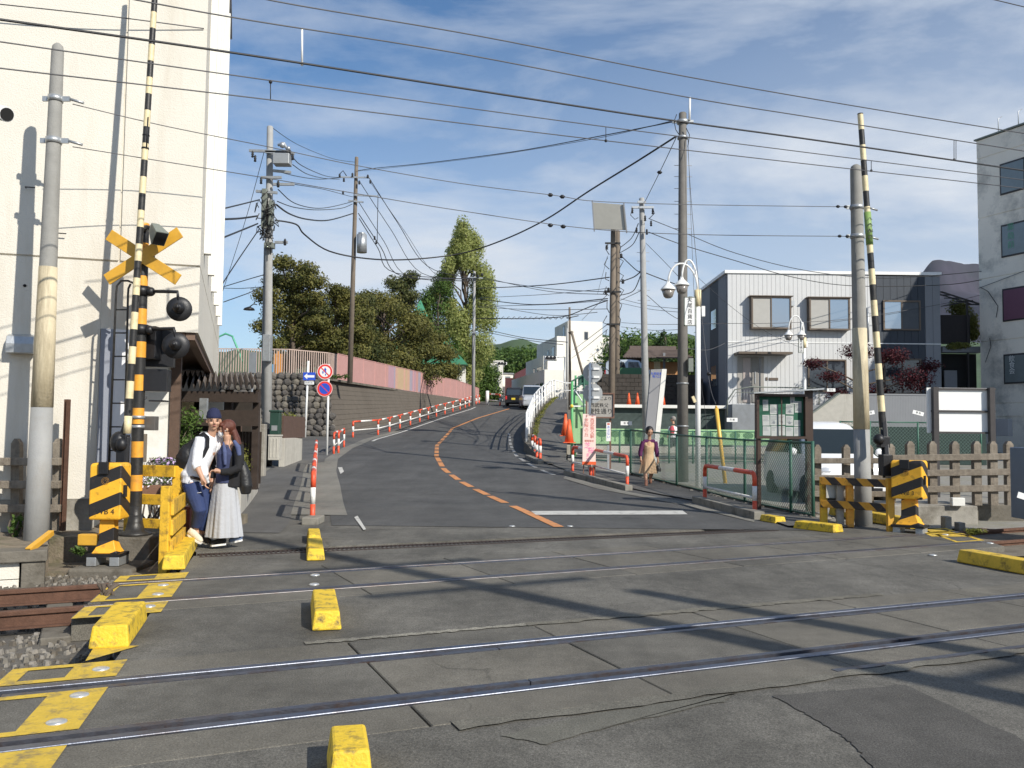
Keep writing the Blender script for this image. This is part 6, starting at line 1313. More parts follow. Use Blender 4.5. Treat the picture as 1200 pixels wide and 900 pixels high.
for (x0, y0, x1, y1) in ((570, 92, 602, 158), (612, 120, 658, 178), (705, 118, 752, 178), (757, 100, 797, 168), (730, 66, 757, 116), (568, 181, 610, 244), (613, 181, 657, 243), (662, 179, 701, 240), (705, 186, 749, 244), (753, 212, 790, 248), (570, 248, 616, 302), (619, 246, 659, 305), (662, 247, 701, 302), (705, 252, 748, 305), (752, 251, 790, 305)):
 p, q = P(780 + x0 / 5, 450 + y0 / 5, Yn + .03), P(780 + x1 / 5, 450 + y1 / 5, Yn + .03); m_ = MB(); m_.box(((p.x + q.x) / 2, Yn + .036, (p.z + q.z) / 2), (q.x - p.x, .004, p.z - q.z), ry=R.uniform(-.03, .03)); o = m_.build('paper', m_paper, t)
 m_ = MB(); hh = p.z - q.z; ww = q.x - p.x
 for k in range(R.randint(3, 6)):
  zz = p.z - hh * (.15 + .13 * k); l = R.uniform(.4, .8) * ww; m_.box((p.x + .1 * ww + l / 2, Yn + .0325, zz), (l, .002, hh * .035))
 if R.random() < .4: m_.ball(((p.x + q.x) / 2, Yn + .033, q.z + hh * .28), (ww * .18, .002, hh * .14), 10, 0, 6)
 m_.build('print', m_ink, o)
tf2 = thing('timber_fence', 'long grey sleeper-wood fence on a concrete kerb, right of the hatched barrier', 'fence', (PX(1100, 15.6, .3), 15.6, .25))
def tpost(px, y0, y1, Y, w=.13):
 a, b = P(px, y1, Y), P(px, y0, Y); m_ = MB(); m_.box((a.x, Y, (a.z + b.z) / 2 - .03), (w, .11, b.z - a.z - .06)); m_.hex8([(a.x - w / 2, Y - .055, b.z - .0599), (a.x + w / 2, Y - .055, b.z - .0599), (a.x + w / 2, Y + .055, b.z - .0599), (a.x - w / 2, Y + .055, b.z - .0599), (a.x - w * .18, Y - .04, b.z), (a.x + w * .18, Y - .04, b.z), (a.x + w * .18, Y + .04, b.z), (a.x - w * .18, Y + .04, b.z)]); m_.build('post', m_wood, tf2)
for px in (1067, 1093, 1119.5, 1145, 1164, 1183): tpost(px, 517, 592, 15.6)
for px in (1044,): tpost(px, 520, 590, 15.7)
for px in (958, 992, 1019): tpost(px, 521, 600, 15.9, .12)
for py in (536, 554, 573): m_ = MB(); m_.beam(P(1045, py + 1, 15.52), P(1184, py - 1, 15.52), .06, .115); m_.build('rail', m_wood, tf2, bevel=.008, seg=1)
for py in (540, 560, 579): m_ = MB(); m_.beam(P(952, py, 15.8), P(1046, py, 15.6), .06, .10); m_.build('rail', m_wood, tf2, bevel=.008, seg=1)
m_ = MB(); a, b = P(1042, 592, 15.2), P(1146, 592, 15.2); m_.bx((a.x, 15.2, -.42), (b.x, 16.3, a.z)); tag(m_.build('fence_base', m_conc, org=(a.x, 15.2, 0), bevel=.02), 'stained concrete base wall under the right timber fence', 'base wall')
m_ = MB(); m_.bx((b.x + .01, 15.9, -.42), (b.x + 6, 16.3, a.z - .02)); tag(m_.build('fence_base', m_conc_d, org=(b.x, 16, 0), bevel=.02), 'dark shaded concrete wall beside the blue-grey cabinet', 'base wall')  # recess wall takes the darker concrete, its shade put into the colour
for px, y0, y1, lb in ((1109, 605, 626, 'left concrete stub in front of the fence base'), (1125, 612, 629, 'right concrete stub in front of the fence base')):
 a, b = P(px, y1, 14.4), P(px, y0, 14.4); m_ = MB(); m_.box((a.x, 14.4, (a.z + b.z) / 2 - .05), (.11, .16, b.z - a.z + .1)); tag(m_.build('concrete_stub', m_conc, bevel=.01, org=a), lb, 'concrete stub')
m_ = MB(); c = P(1122, 588, 15.15); m_.box(c, (.22, .1, .14)); tag(m_.build('white_block', m_white, org=c, bevel=.01), 'small white block lying on the fence base between two posts', 'block')
t = thing('equipment_cabinet', 'blue-grey steel equipment cabinet on a dark frame at the right edge of the picture', 'cabinet', (PX(1200, 13.2, .3), 13.2, .0))
a, b = P(1183, 524, 13.6), P(1183, 606, 13.6); m_ = MB(); m_.bx((a.x, 13.0, b.z), (a.x + .9, 13.6, a.z)); m_.build('cabinet_body', M('blue_grey_paint', (.12, .17, .25), .45, .1, .08, 5, .05), t, bevel=.012)
m_ = MB(); m_.bx((a.x + .42, 12.985, b.z + .06), (a.x + .425, 13.0, a.z - .06)); m_.box((a.x + .5, 12.98, b.z + .45), (.03, .03, .16)); m_.build('door_edge', m_blk, t)
m_ = MB(); m_.box(P(1197, 581, 12.98), (.12, .008, .09), ry=.3); m_.build('label_plate', m_signwhite, t)
for dx in (.06, .84): m_ = MB(); m_.bx((a.x + dx - .04, 13.1, -.4), (a.x + dx + .04, 13.2, b.z - .001)); m_.build('leg', m_blk, t)
Yk = 21.0; t = thing('white_billboard', 'blank white board on two dark posts standing in the car park', 'billboard', (PX(1127, Yk, .3), Yk, 0))
a, b = P(1088, 454, Yk), P(1167, 508, Yk); m_ = MB(); m_.box(((a.x + b.x) / 2, Yk + .1, (a.z + b.z) / 2), (b.x - a.x, .03, a.z - b.z)); m_.build('panel', m_signwhite, t)
m_dk = M('dark_frame', (.04, .035, .035), .6, 0, .2, 9, .1)
for px in (1096, 1162): x = PX(px, Yk, 2); m_ = MB(); m_.box((x, Yk, (a.z + .02) / 2 - .05), (.13, .12, a.z + .1)); m_.build('post', m_dk, t, bevel=.005, seg=1)
for py in (456, 482, 507): c = P(1129, py, Yk + .06); m_ = MB(); m_.box(c, (b.x - a.x - .06, .05, .045)); m_.build('cross_bar', m_dk, t)
# ---- white car
def car_white():
 t = thing('parked_car', 'white minivan parked nose-on behind the chain-link fence and notice board', 'car', (7.35, 20.6, 0))
 mw_ = M('car_white', (.80, .80, .80), .22, 0, .0, 1, 0, spec=.6); mg = M('car_glass', (.012, .02, .025), .12, 0, 0, 1, 0, spec=.35); mt = M('tyre', (.02, .02, .02), .8, 0, .1, 20, .1); ml = M('car_lamp', (.6, .62, .65), .1, .3, 0, 1, 0)
 S = [(-2.0, .30, .62, .60, .66, .5), (-1.93, .22, .78, .78, .84, .62), (-1.6, .20, .95, .84, 1.02, .72), (-1.15, .20, 1.02, .85, 1.10, .74), (-.55, .20, 1.06, .85, 1.55, .66), (-.15, .20, 1.06, .85, 1.76, .62), (.6, .20, 1.06, .85, 1.83, .62), (1.5, .20, 1.06, .85, 1.80, .61), (1.95, .24, 1.04, .83, 1.66, .60), (2.05, .34, .9, .76, 1.0, .66)]
 m_ = MB()
 def ring(s):
  y, zb, zbelt, w, ztop, wt = s
  return [(-w * .92, y, zb), (-w, y, zb + .12), (-w, y, (zb + zbelt) / 2 + .1), (-w * .975, y, zbelt), (-wt, y, ztop - .05), (-wt * .82, y, ztop), (wt * .82, y, ztop), (wt, y, ztop - .05), (w * .975, y, zbelt), (w, y, (zb + zbelt) / 2 + .1), (w, y, zb + .12), (w * .92, y, zb)]
 rs = [ring(s) for s in S]; v = [p for r in rs for p in r]; fs = []; n_ = 12
 for i in range(len(rs) - 1):
  for k in range(n_): fs.append((i * n_ + k, (i + 1) * n_ + k, (i + 1) * n_ + (k + 1) % n_, i * n_ + (k + 1) % n_))
 fs += [tuple(range(n_)), tuple(range((len(rs) - 1) * n_ + n_ - 1, (len(rs) - 1) * n_ - 1, -1))]
 m_._add(v, fs, 0, True); m_.build('body', mw_, t, world=False, bevel=.03)
 def quad(pts, mat, name, off_=(0, 0, 0)):
  q = [Vector(p) + Vector(off_) for p in pts]; nrm = (q[1] - q[0]).cross(q[2] - q[0]).normalized() * .012; m_ = MB(); m_.hex8([p - nrm for p in q] + [p + nrm for p in q]); return m_.build(name, mat, t, world=False)
 quad([(-.71, -1.19, 1.08), (.71, -1.19, 1.08), (.62, -.42, 1.61), (-.62, -.42, 1.61)], mg, 'windscreen', (0, -.015, .02))
 for s in (-1, 1):
  quad([(s * .825, -.95, 1.08), (s * .845, .1, 1.09), (s * .655, .1, 1.70), (s * .665, -.35, 1.62)], mg, 'side_window', (s * .012, 0, 0)); quad([(s * .845, .18, 1.09), (s * .835, 1.75, 1.08), (s * .64, 1.6, 1.68), (s * .655, .18, 1.70)], mg, 'side_window', (s * .012, 0, 0))
  m_ = MB(); m_.ball((s * .60, -1.90, .72), (.20, .07, .09), 14); m_.build('headlight', ml, t, world=False)
  m_ = MB(); m_.ball((s * .98, -.85, 1.12), (.10, .06, .09), 12); m_.build('mirror', mw_, t, world=False)
  for y in (-1.25, 1.3):
   m_ = MB(); f = lambda x, q, z, s=s, y=y: Vector((s * (.73 + z), y + x, .31 + q)); m_.lathe([(.29, 0), (.31, .03), (.31, .13), (.28, .15), (.19, .148)], 24, f=f); w = m_.build('wheel', mt, t, world=False)
   m_ = MB(); m_.lathe([(.19, .145), (.05, .152), (.02, .153)], 16, f=f)
   for k in range(5): an = k * 1.2566; m_.box(f(.1 * math.cos(an), .1 * math.sin(an), .156), (.012, .05, .16), rx=an);
   m_.build('rim', m_steel, w)
 m_ = MB(); m_.box((0, -2.0, .55), (.9, .06, .10)); m_.box((0, -1.99, .34), (1.1, .08, .10)); m_.build('grille', m_blk, t, world=False, bevel=.01)
 m_ = MB(); m_.box((0, -2.035, .45), (.33, .015, .165)); m_.build('number_plate', m_signwhite, t, world=False)
 return t
car_white()
# ==== BUILDINGS, HILLS, VEHICLES BEYOND
m_side = M('siding_grey', (.60, .605, .60), .6, 0, .03, 3, .04); m_navy = M('siding_navy', (.035, .045, .06), .6, 0, .06, 3, .04)
m_sideg = M('siding_mid_grey', (.22, .23, .245), .6, 0, .04, 3, .04); m_wfr = M('window_bronze', (.13, .10, .075), .5, .2, .05, 6, 0)
m_curt = M('curtain_pale', (.44, .43, .40), .9, 0, .05, 5, .05); m_glb = M('glass_sky', (.42, .47, .52), .05, .8, 0, 1, 0, spec=1)
Yh = 39.0; hx = lambda px, z=5: PX(px, Yh, z); hz = lambda py, px=930: ZY(px, py, Yh)
H = thing('grey_house', 'two-storey pale grey ribbed house with bronze box windows and a navy right part', 'house', (hx(853), Yh, 2.5))
zr_, zb_ = hz(321), 1.2
def siding(x0, x1, z0, z1, y, mat, pitch=.20, name='wall'):
 m_ = MB(); n_ = max(1, round((x1 - x0) / pitch)); w = (x1 - x0) / n_
 for i in range(n_): m_.bx((x0 + i * w + .007, y, z0), (x0 + (i + 1) * w - .007, y + .06, z1))
 m_.bx((x0, y + .02, z0), (x1, y + .12, z1 - .001)); o = m_.build(name, mat, H); return o
X0, X1, X2, X3, X4 = hx(853), hx(1028), hx(1085), hx(1103), hx(823, 5)
siding(X0, X1 - .01, zb_, zr_, Yh, m_side); siding(X1, X2 - .01, zb_, zr_ - .05, Yh, m_navy, .3); siding(X2, X3, zb_, zr_ - .05, Yh, m_sideg, .3)
YB = 44.4
def sidewall(y0, y1, mat):
 m_ = MB(); n_ = max(1, round((y1 - y0) / .25)); w = (y1 - y0) / n_
 for i in range(n_): m_.bx((X0 - .0, y0 + i * w + .012, zb_), (X0 - .06, y0 + (i + 1) * w - .012, zr_ - .02))
 m_.bx((X0 + .06, y0, zb_), (X0 - .03, y1, zr_ - .021)); m_.build('wall', mat, H)
sidewall(Yh + .13, Yh + 1.55, m_sideg); sidewall(Yh + 1.56, Yh + 3.3, m_navy); sidewall(Yh + 3.31, YB, m_sideg)
for z0, z1 in ((hz(379), hz(356)), (hz(450), hz(425))): m_ = MB(); m_.bx((X0 - .09, Yh + 1.9, z0), (X0 - .05, Yh + 2.9, z1)); m_.build('window', m_glb, H)
m_ = MB(); m_.bx((X0 + .1, Yh + .14, zb_), (X3, YB, zr_ - .1)); m_.build('core', m_dark, H)
m_ = MB(); m_.bx((X0 - .14, Yh - .06, zr_), (X3 + .05, YB + .1, zr_ + .14)); m_.build('roof', m_whitep, H)
m_ = MB(); m_.bx((X0, Yh - .02, hz(402)), (X3, Yh - .001, hz(401))); m_.build('trim', m_whitep, H)
def hwin(px0, py0, px1, py1, dep, mats, nm='window', fr=.07, cap=True, y=None):
 y = Yh if y is None else y
 x0, x1, z0, z1 = PX(px0, y, 5), PX(px1, y, 5), ZY(px0, py1, y), ZY(px0, py0, y); m_ = MB()
 m_.bx((x0, y - dep, z1 - fr), (x1, y + .05, z1)); m_.bx((x0, y - dep, z0), (x1, y + .05, z0 + fr)); m_.bx((x0, y - dep, z0 + fr), (x0 + fr, y + .05, z1 - fr)); m_.bx((x1 - fr, y - dep, z0 + fr), (x1, y + .05, z1 - fr))
 xm = (x0 + x1) / 2; m_.bx((xm - .025, y - dep + .01, z0 + fr), (xm + .025, y, z1 - fr))
 if cap: m_.bx((x0 - .08, y - dep - .06, z1 + .001), (x1 + .08, y + .0, z1 + .04))
 w = m_.build(nm, m_wfr, H)
 for k, (a, b) in enumerate(((x0 + fr, xm - .025), (xm + .025, x1 - fr))): m_ = MB(); m_.bx((a, y - dep + .04, z0 + fr), (b, y - dep + .06, z1 - fr)); m_.build('pane', mats[k], w)
hwin(878.5, 348.5, 925, 386, .34, (m_curt, m_glb)); hwin(946, 350, 993.5, 387.5, .34, (m_curt, m_glb)); hwin(946, 421, 991, 459, .10, (m_glass, m_glass), cap=False)
hwin(1035, 352, 1079, 387, .08, (m_glb, M('curtain_dim', (.10, .11, .12), .9, 0, .1, 5, 0)), cap=False); hwin(1035, 420, 1079, 462, .06, (m_glass, m_glass), cap=False)
m_ = MB(); m_.bx((hx(860), Yh - .85, hz(417)), (hx(922), Yh, hz(414.5))); m_.build('canopy', m_wfr, H)
d = MB().bx((hx(864), Yh - .015, hz(473)), (hx(895), Yh + .01, hz(418.5))).build('door_surround', M('door_taupe', (.34, .32, .29), .6, 0, .05, 4, 0), H)
m_ = MB(); m_.bx((hx(870.5), Yh - .04, hz(472)), (hx(879), Yh - .016, hz(420))); m_.build('side_light', M('side_light_rose', (.42, .36, .33), .4, 0, .05, 5, 0), H)
m_ = MB(); m_.bx((hx(881), Yh - .05, hz(472)), (hx(888), Yh - .0161, hz(420))); dd = m_.build('door', M('door_grey', (.24, .23, .21), .5, 0, .06, 8, 0), H)
m_ = MB(); m_.bx((hx(884), Yh - .08, hz(450)), (hx(884.8), Yh - .051, hz(436))); m_.build('handle', m_steel, dd)
m_ = MB(); m_.bx((hx(889.5), Yh - .03, hz(472)), (hx(891), Yh - .0162, hz(420))); m_.build('slit_window', m_glass, H)
m_ = MB(); m_.bx((hx(901), Yh - .03, hz(446)), (hx(911.5), Yh - .001, hz(443))); m_.bx((hx(897), Yh - .03, hz(446)), (hx(899.5), Yh - .001, hz(442.5))); m_.build('name_plate', m_wfr, H)
m_ = MB(); m_.bx((hx(926), Yh - .18, hz(359)), (hx(930), Yh - .001, hz(353))); m_.build('vent_cap', m_steel, H)
m_ = MB(); m_.tube([(hx(1017), Yh - .06, hz(400)), (hx(1017), Yh - .06, hz(360))], .05, 8); m_.build('drainpipe', m_steel, H)
y1 = 37.2; x_ = lambda px: PX(px, y1, 2); z_ = lambda py: ZY(900, py, y1)
m_ = MB(); m_.bx((x_(858), y1, .6), (x_(962), Yh - .05, z_(474))); tag(m_.build('house_terrace', M('concrete_blueish', (.25, .265, .28), .85, 0, .08, 3, .15, 40, (.12, .12, .11), .4, 1, .2), org=(x_(900), y1, .7), bevel=.02), 'plain grey concrete terrace below the front door of the grey house', 'terrace')
hr_ = thing('handrail', 'grey metal handrail along the terrace before the front door of the grey house', 'railing', (x_(900), y1, z_(474)))
zt0 = z_(474); zt1 = z_(453.5)
m_ = MB(); m_.tube([(x_(853), y1 + .1, zt0 - .5), (x_(853), y1 + .1, zt0 + .15), (x_(862), y1 + .1, zt1 - .12), (x_(880), y1 + .1, zt1), (x_(961), y1 + .1, zt1 - .02), (x_(961), y1 + .1, zt0)], .03, 6); m_.tube([(x_(855), y1 + .1, zt0 + .05), (x_(863), y1 + .1, zt1 - .25), (x_(961), y1 + .1, zt1 - .12)], .015, 5); m_.build('top_rail', m_gg, hr_)
for i in range(28): m_ = MB(); x = x_(866) + i * (x_(959) - x_(866)) / 27; m_.tube([(x, y1 + .1, zt0), (x, y1 + .1, zt1 - .13)], .008, 4); m_.build('baluster', m_steel, hr_)
Ys = 34.0; q = lambda px, py: P(px, py, Ys); m_ = MB(); pr = [(q(948, 510).x, .5), (q(1003, 510).x, .5), (q(1003, 462).x, q(1003, 462).z), (q(984, 462).x, q(984, 462).z), (q(948, 488).x, q(948, 488).z)]
m_.prism(pr, Ys, Ys + .25, f=lambda a, b, h: (a, h, b)); m_.prism([pr[3], (pr[3][0], pr[3][1] + .06), (pr[4][0], pr[4][1] + .06), pr[4]], Ys - .04, Ys + .3, 1, f=lambda a, b, h: (a, h, b))
tag(m_.build('stair_wall', [m_conc_l, m_gg], org=(pr[0][0], Ys, .5)), 'sloping off-white stair wall between the white car and the grey house', 'wall')
m_ = MB(); m_.bx((q(1003, 500).x, 36.2, .5), (q(1103, 500).x, 36.4, ZY(1050, 462, 36.2))); tag(m_.build('garden_wall', m_conc_d, org=(q(1050, 500).x, 36.2, .5)), 'dark garden wall under the maple tree', 'wall')
m_ = MB(); zz = ZY(1100, 462, 35.8); x0 = PX(1015, 35.8, 3); x1 = PX(1088, 35.8, 3)
for i in range(40): x = x0 + (x1 - x0) * i / 39; m_.bx((x - .03, 35.8, .8), (x + .03, 35.84, zz))
m_.bx((x0, 35.78, zz - .06), (x1, 35.87, zz)); tag(m_.build('slatted_fence', m_sideg, org=(x0, 35.8, .8)), 'grey slatted garden fence below the maple tree', 'fence')
mb_ = (PX(1008, 37.2, 2.5), 37.2, 1.4)
tree('dark maroon maple tree spreading before the navy part of the grey house', mb_, ZY(1010, 400, 37.2), 4.0, [(-.55, .75, .55, .5), (-.35, .62, .6, .45), (0, .9, .8, .5), (.35, .85, .9, .5), (.5, .6, 1.0, .6), (.25, .45, .9, .6), (.65, .35, .9, .6), (-.2, .45, .6, .5), (.75, .75, .6, .6), (0, .3, .8, .6)], 9000, .11, lm_maroon, trunk_r=.09, bare=.15)
t = thing('carport', 'glazed lean-to canopy with a dark screen between the grey house and the concrete block', 'carport', (PX(1125, 41, 2), 41, 1))
a, b = P(1103, 342, 41), P(1150, 357, 41); m_ = MB()
for i in range(5): k = i / 4; m_.beam(a.lerp(b, k), a.lerp(b, k) + Vector((0, 1.6, .25)), .05, .06)
m_.beam(a, b, .06, .07); m_.beam(a + Vector((0, .8, .12)), b + Vector((0, .8, .12)), .05, .05); c0, c1 = P(1103, 358, 41), P(1148, 372, 41); m_.beam(P(1103, 359, 41), P(1140, 352, 41), .05, .05); m_.build('canopy_frame', m_dk, t)
m_ = MB(); m_.bx((PX(1103.5, 41, 5), 41.05, ZY(1120, 403, 41)), (PX(1138, 41, 5), 41.15, ZY(1120, 369, 41))); m_.build('screen', M('screen_dark', (.025, .02, .02), .8, 0, .2, 8, .1), t)
m_ = MB(); x = PX(1134, 41, 5); m_.bx((x, 41.0, 1), (x + .08, 41.08, ZY(1134, 352, 41))); m_.build('post', m_dk, t)
m_ = MB(); m_.bx((PX(1103.5, 41, 5), 40.9, ZY(1120, 413, 41)), (PX(1150, 41, 5), 41.5, ZY(1120, 406, 41))); m_.build('floor_beam', m_sideg, t)
m_ = MB(); m_.bx((PX(1103.5, 41, 5), 41.6, .8), (PX(1152, 41, 5), 41.7, ZY(1120, 413.2, 41))); m_.build('garage_back', m_dark, t)
m_ = MB(); m_.bx((PX(1111, 41, 3), 41.3, .8), (PX(1126, 41, 3), 41.4, ZY(1118, 433.5, 41))); m_.build('inner_door', m_sideg, t)
for px, py, r, lb in ((1125, 363, (.9, .5, .7), 'sunlit yellow-green shrub above the dark screen'), (1143, 385, (.5, .5, .9), 'yellow-green shrub between the dark screen and the concrete block'), (1122, 406, (.7, .3, .22), 'low yellow-green planting under the dark screen')):
 c = P(px, py, 42.3 if py < 400 else 40.9); t = thing('shrub', lb, 'shrub', (c.x, c.y, c.z - 1)); m_ = MB(); leaves(m_, [((c.x + R.uniform(-.4, .4) * r[0], c.y, c.z + R.uniform(-.4, .4) * r[2]), tuple(k * .6 for k in r), 260) for _ in range(5)], .13); m_.build('foliage', lm_hedge, t)
m_cb = M('mould_concrete', (.86, .80, .69), .9, 0, .06, 1.2, .3, 30, (.24, .24, .22), .7, .55, .3)
Pc = Vector((PX(1148.5, 40, 6), 40, 0)); a_ = Vector((.38, -.925, 0)).normalized(); b_ = Vector((.925, .38, 0)).normalized()
CB = thing('concrete_block_building', 'tall mould-streaked concrete building at the right edge of the picture', 'building', Pc)
def cb(m_, s0, s1, d0, d1, z0, z1, mi=0):
 f = lambda s, d, z: Pc + a_ * s + b_ * d + up * z
 return m_.hex8([f(s0, d0, z0), f(s1, d0, z0), f(s1, d1, z0), f(s0, d1, z0), f(s0, d0, z1), f(s1, d0, z1), f(s1, d1, z1), f(s0, d1, z1)], mi)
lv = [.2, 2.4, 3.0, 5.85, 8.75, 11.6, 14.4, 15.3]
for z0, z1 in zip(lv[1:], lv[2:]): m_ = MB(); cb(m_, 0, 17, 0, .3, z0 + .02, z1 - .02); m_.build('wall_panel', m_cb, CB, bevel=.01, seg=1)
m_ = MB(); cb(m_, .03, 17, .03, 12, .2, 15.25); m_.build('wall', m_cb, CB)
m_ = MB(); cb(m_, -.08, 17.1, -.08, 12, 15.301, 15.37); m_.build('roof', m_gg, CB)
m_pur = M('curtain_purple', (.17, .07, .11), .6, 0, .06, 8, 0); m_gp = M('glass_pale', (.18, .21, .21), .1, 0, .1, 4, 0, spec=.9)
for k, (z1, z0) in enumerate(((13.8, 12.45), (11.0, 9.6), (8.1, 6.7), (5.15, 3.9))):
 for j, s0 in enumerate((1.2, 4.6, 8.0, 11.4)):
  m_ = MB(); cb(m_, s0, s0 + 2.4, -.03, .0, z0 - .04, z1 + .04); w = m_.build('window', m_dk, CB)
  for i in range(2): m_ = MB(); cb(m_, s0 + .07 + i * 1.15, s0 + 1.17 + i * 1.15, -.045, -.031, z0 + .03, z1 - .04); pn = m_.build('pane', (m_gp, m_gp, m_pur, m_gp)[k] if j == 0 else m_gp, w)
m_txw = M('lettering_white', (.7, .72, .7), .6, 0, 0, 1, 0); m_txg = M('lettering_green', (.10, .32, .2), .6, 0, 0, 1, 0)
fz = lambda s, z: Pc + a_ * s - b_ * .052 + up * z
for i, ch in enumerate('飲食会'): text('lettering', ch, CB, fz(1.62, 4.95 - i * .27), a_, (0, 0, 1), .30, m_txw)
for i, ch in enumerate('薬局前'): text('lettering', ch, CB, fz(1.7, 10.85 - i * .40), a_, (0, 0, 1), .36, m_txg)
m_ = MB(); f0 = lambda s, z: Pc + a_ * s - b_ * .06 + up * z; pts = [f0(.1, 8.4), f0(.5, 8.15), f0(1.0, 7.4), f0(.9, 6.9)]; m_.tube(pts, .015, 5); m_.tube([f0(.0, 8.35), f0(3, 8.9), f0(6, 9.1)], .012, 5); m_.tube([f0(0.3, 4.9), f0(.6, 5.6), f0(.55, 6.0)], .012, 5); m_.build('cable', m_blk, CB)
t = thing('roof_ladder', 'pair of hooked ladder rails on the roof of the mouldy concrete building', 'ladder', Pc + up * 15.3)
for s in (1.0, 2.0): m_ = MB(); p = Pc + a_ * s + b_ * .2 + up * 15.3; m_.tube([p, p + up * .75, p + up * .9 + b_ * .25], .02, 6); m_.build('rail', m_steel, t)
m_ = MB(); c = P(1172, 501, 36.4); m_.box(c, (.9, .3, .7), rz=-1.1); tag(m_.build('air_conditioner', M('ac_grey', (.3, .31, .33), .6, 0, .05, 5, .05), org=c, bevel=.02), 'grey air conditioner unit under the mouldy concrete building', 'air conditioner')
m_wb = M('building_white', (.80, .77, .70), .85, 0, .03, 1, .08, 30, (.5, .46, .4), .25, .6, .2, streak=True)
K = Vector((PX(638, 80, 6), 80, 0)); uk = Vector((.984, .178, 0)); vk = Vector((-.178, .984, 0))
WB = thing('white_building', 'white stepped building with a tower beyond the ramp railing', 'building', K + up * 4)
def kb(m_, u0, u1, v0, v1, z0, z1, mi=0):
 f = lambda u, v, z: K + uk * u + vk * v + up * z
 return m_.hex8([f(u0, v0, z0), f(u1, v0, z0), f(u1, v1, z0), f(u0, v1, z0), f(u0, v0, z1), f(u1, v0, z1), f(u1, v1, z1), f(u0, v1, z1)], mi)
def kz(px, py, Y): return ZY(px, py, Y)
blocks = [('low_wing', 0, 9, 0, 17, kz(638, 433, 80)), ('middle_wing', 1.2, 9, 6, 15, kz(632, 418.5, 88)), ('main_block', 2.2, 10, 4.5, 14, kz(650, 394, 85)), ('tower', 3.25, 6.75, 4.3, 10, kz(670, 375.5, 84.5))]
for nm, u0, u1, v0, v1, z1 in blocks: m_ = MB(); kb(m_, u0, u1, v0, v1, 3.0, z1); m_.build(nm, m_wb, WB)
m_ = MB(); kb(m_, 1, 9.6, 3.2, 4.49, 3, kz(690, 424, 84)); m_.build('front_block', m_wb, WB)
def kwin(face, p, z0, z1, a0, a1, mat=m_glass):
 m_ = MB()
 if face == 'L': kb(m_, p - .03, p + .02, a0, a1, z0, z1)
 else: kb(m_, a0, a1, p - .03, p + .02, z0, z1)
 w = m_.build('window', m_sideg, WB); m_ = MB()
 if face == 'L': kb(m_, p - .04, p - .031, a0 + .06, a1 - .06, z0 + .06, z1 - .06)
 else: kb(m_, a0 + .06, a1 - .06, p - .04, p - .031, z0 + .06, z1 - .06)
 m_.build('pane', mat, w)
for i in range(8): kwin('L', 0, 4.9, 6.1, .5 + i * 2.0, 1.9 + i * 2.0)
kwin('L', 2.2, 8.9, 10.0, 5.4, 6.6); kwin('L', 2.2, 9.3, 9.8, 8, 8.6); kwin('L', 3.25, 11.0, 12.1, 5.5, 6.3); kwin('L', 2.2, 7.4, 8.2, 5.0, 6.0); kwin('L', 1.2, 7.4, 8.1, 6.5, 9); kwin('L', 1.2, 7.5, 8.1, 10, 10.8)
kwin('F', 4.3, 10.6, 11.4, 4.9, 5.3); kwin('F', 4.5, 8.2, 8.7, 5.6, 6.1); kwin('F', 4.5, 8.4, 8.9, 7.0, 7.4); kwin('F', 4.3, 7.4, 8.4, 4.4, 4.9); kwin('F', 4.5, 8.3, 8.9, 8.3, 9.6); kwin('F', 3.2, 5.6, 6.6, 6.6, 7.1)
def house(label, px0, px1, ytop, Y, dep, mat, roofmat=None, zb=None, wins=(), roofh=0):
 zb = zt(Y) - .3 if zb is None else zb; x0, x1, z1 = PX(px0, Y, 6), PX(px1, Y, 6), ZY((px0 + px1) / 2, ytop, Y); t = thing('house', label, 'house', ((x0 + x1) / 2, Y, zb))
 m_ = MB(); m_.bx((x0, Y, zb), (x1, Y + dep, z1)); m_.build('wall', mat, t)
 m_ = MB()
 if roofh: m_.prism([(x0 - .4, z1), (x1 + .4, z1), ((x0 + x1) / 2 + (x1 - x0) * .15, z1 + roofh), ((x0 + x1) / 2 - (x1 - x0) * .2, z1 + roofh)], Y - .5, Y + dep + .4, f=lambda a, b, h: (a, h, b))
 else: m_.bx((x0 - .12, Y - .12, z1 + .002), (x1 + .12, Y + dep + .1, z1 + .15))
 m_.build('roof', roofmat or mat, t)
 for (a, b, c, d) in wins:
  p, q = P(a, b, Y - .02), P(c, d, Y - .02); m_ = MB(); m_.bx((p.x, Y - .04, q.z), (q.x, Y + .01, p.z)); w = m_.build('window', m_steel, t); m_ = MB(); m_.bx((p.x + .05, Y - .05, q.z + .05), (q.x - .05, Y - .041, p.z - .05)); m_.build('pane', m_gp, w)
 return t
house('small white two-storey house at the end of the road below the wooded hill', 573, 588.5, 424, 100, 8, m_wb, None, wins=((578, 432, 582, 440), (577, 448, 585, 456)))
house('low white annexe between the small white house and the maroon gate', 588, 601, 438.5, 104, 6, m_wb, m_sideg, wins=((592, 441, 598, 444),))
m_ = MB(); p, q = P(592, 443, 103), P(601.5, 472, 103); m_.bx((p.x, 102.8, q.z - .3), (q.x, 103, p.z)); tag(m_.build('maroon_gate', M('maroon_paint', (.07, .018, .02), .6, 0, .15, 5, .1), org=(p.x, 102.8, q.z)), 'dark maroon sliding gate behind the black van', 'gate')
m_ = MB(); p, q = P(603, 429, 112), P(628, 446, 112); m_.prism([(p.x, q.z - 2), (q.x, q.z - 2), (q.x, p.z + .2), (q.x - .4, p.z + .3), (p.x, p.z - 1.0)], 112, 116, f=lambda a, b, h: (a, h, b)); tag(m_.build('maroon_roofed_house', M('maroon_roof', (.10, .03, .035), .7, 0, .2, 3, .2), org=(p.x, 112, 5)), 'dark maroon roofed house behind the low white wing', 'house')
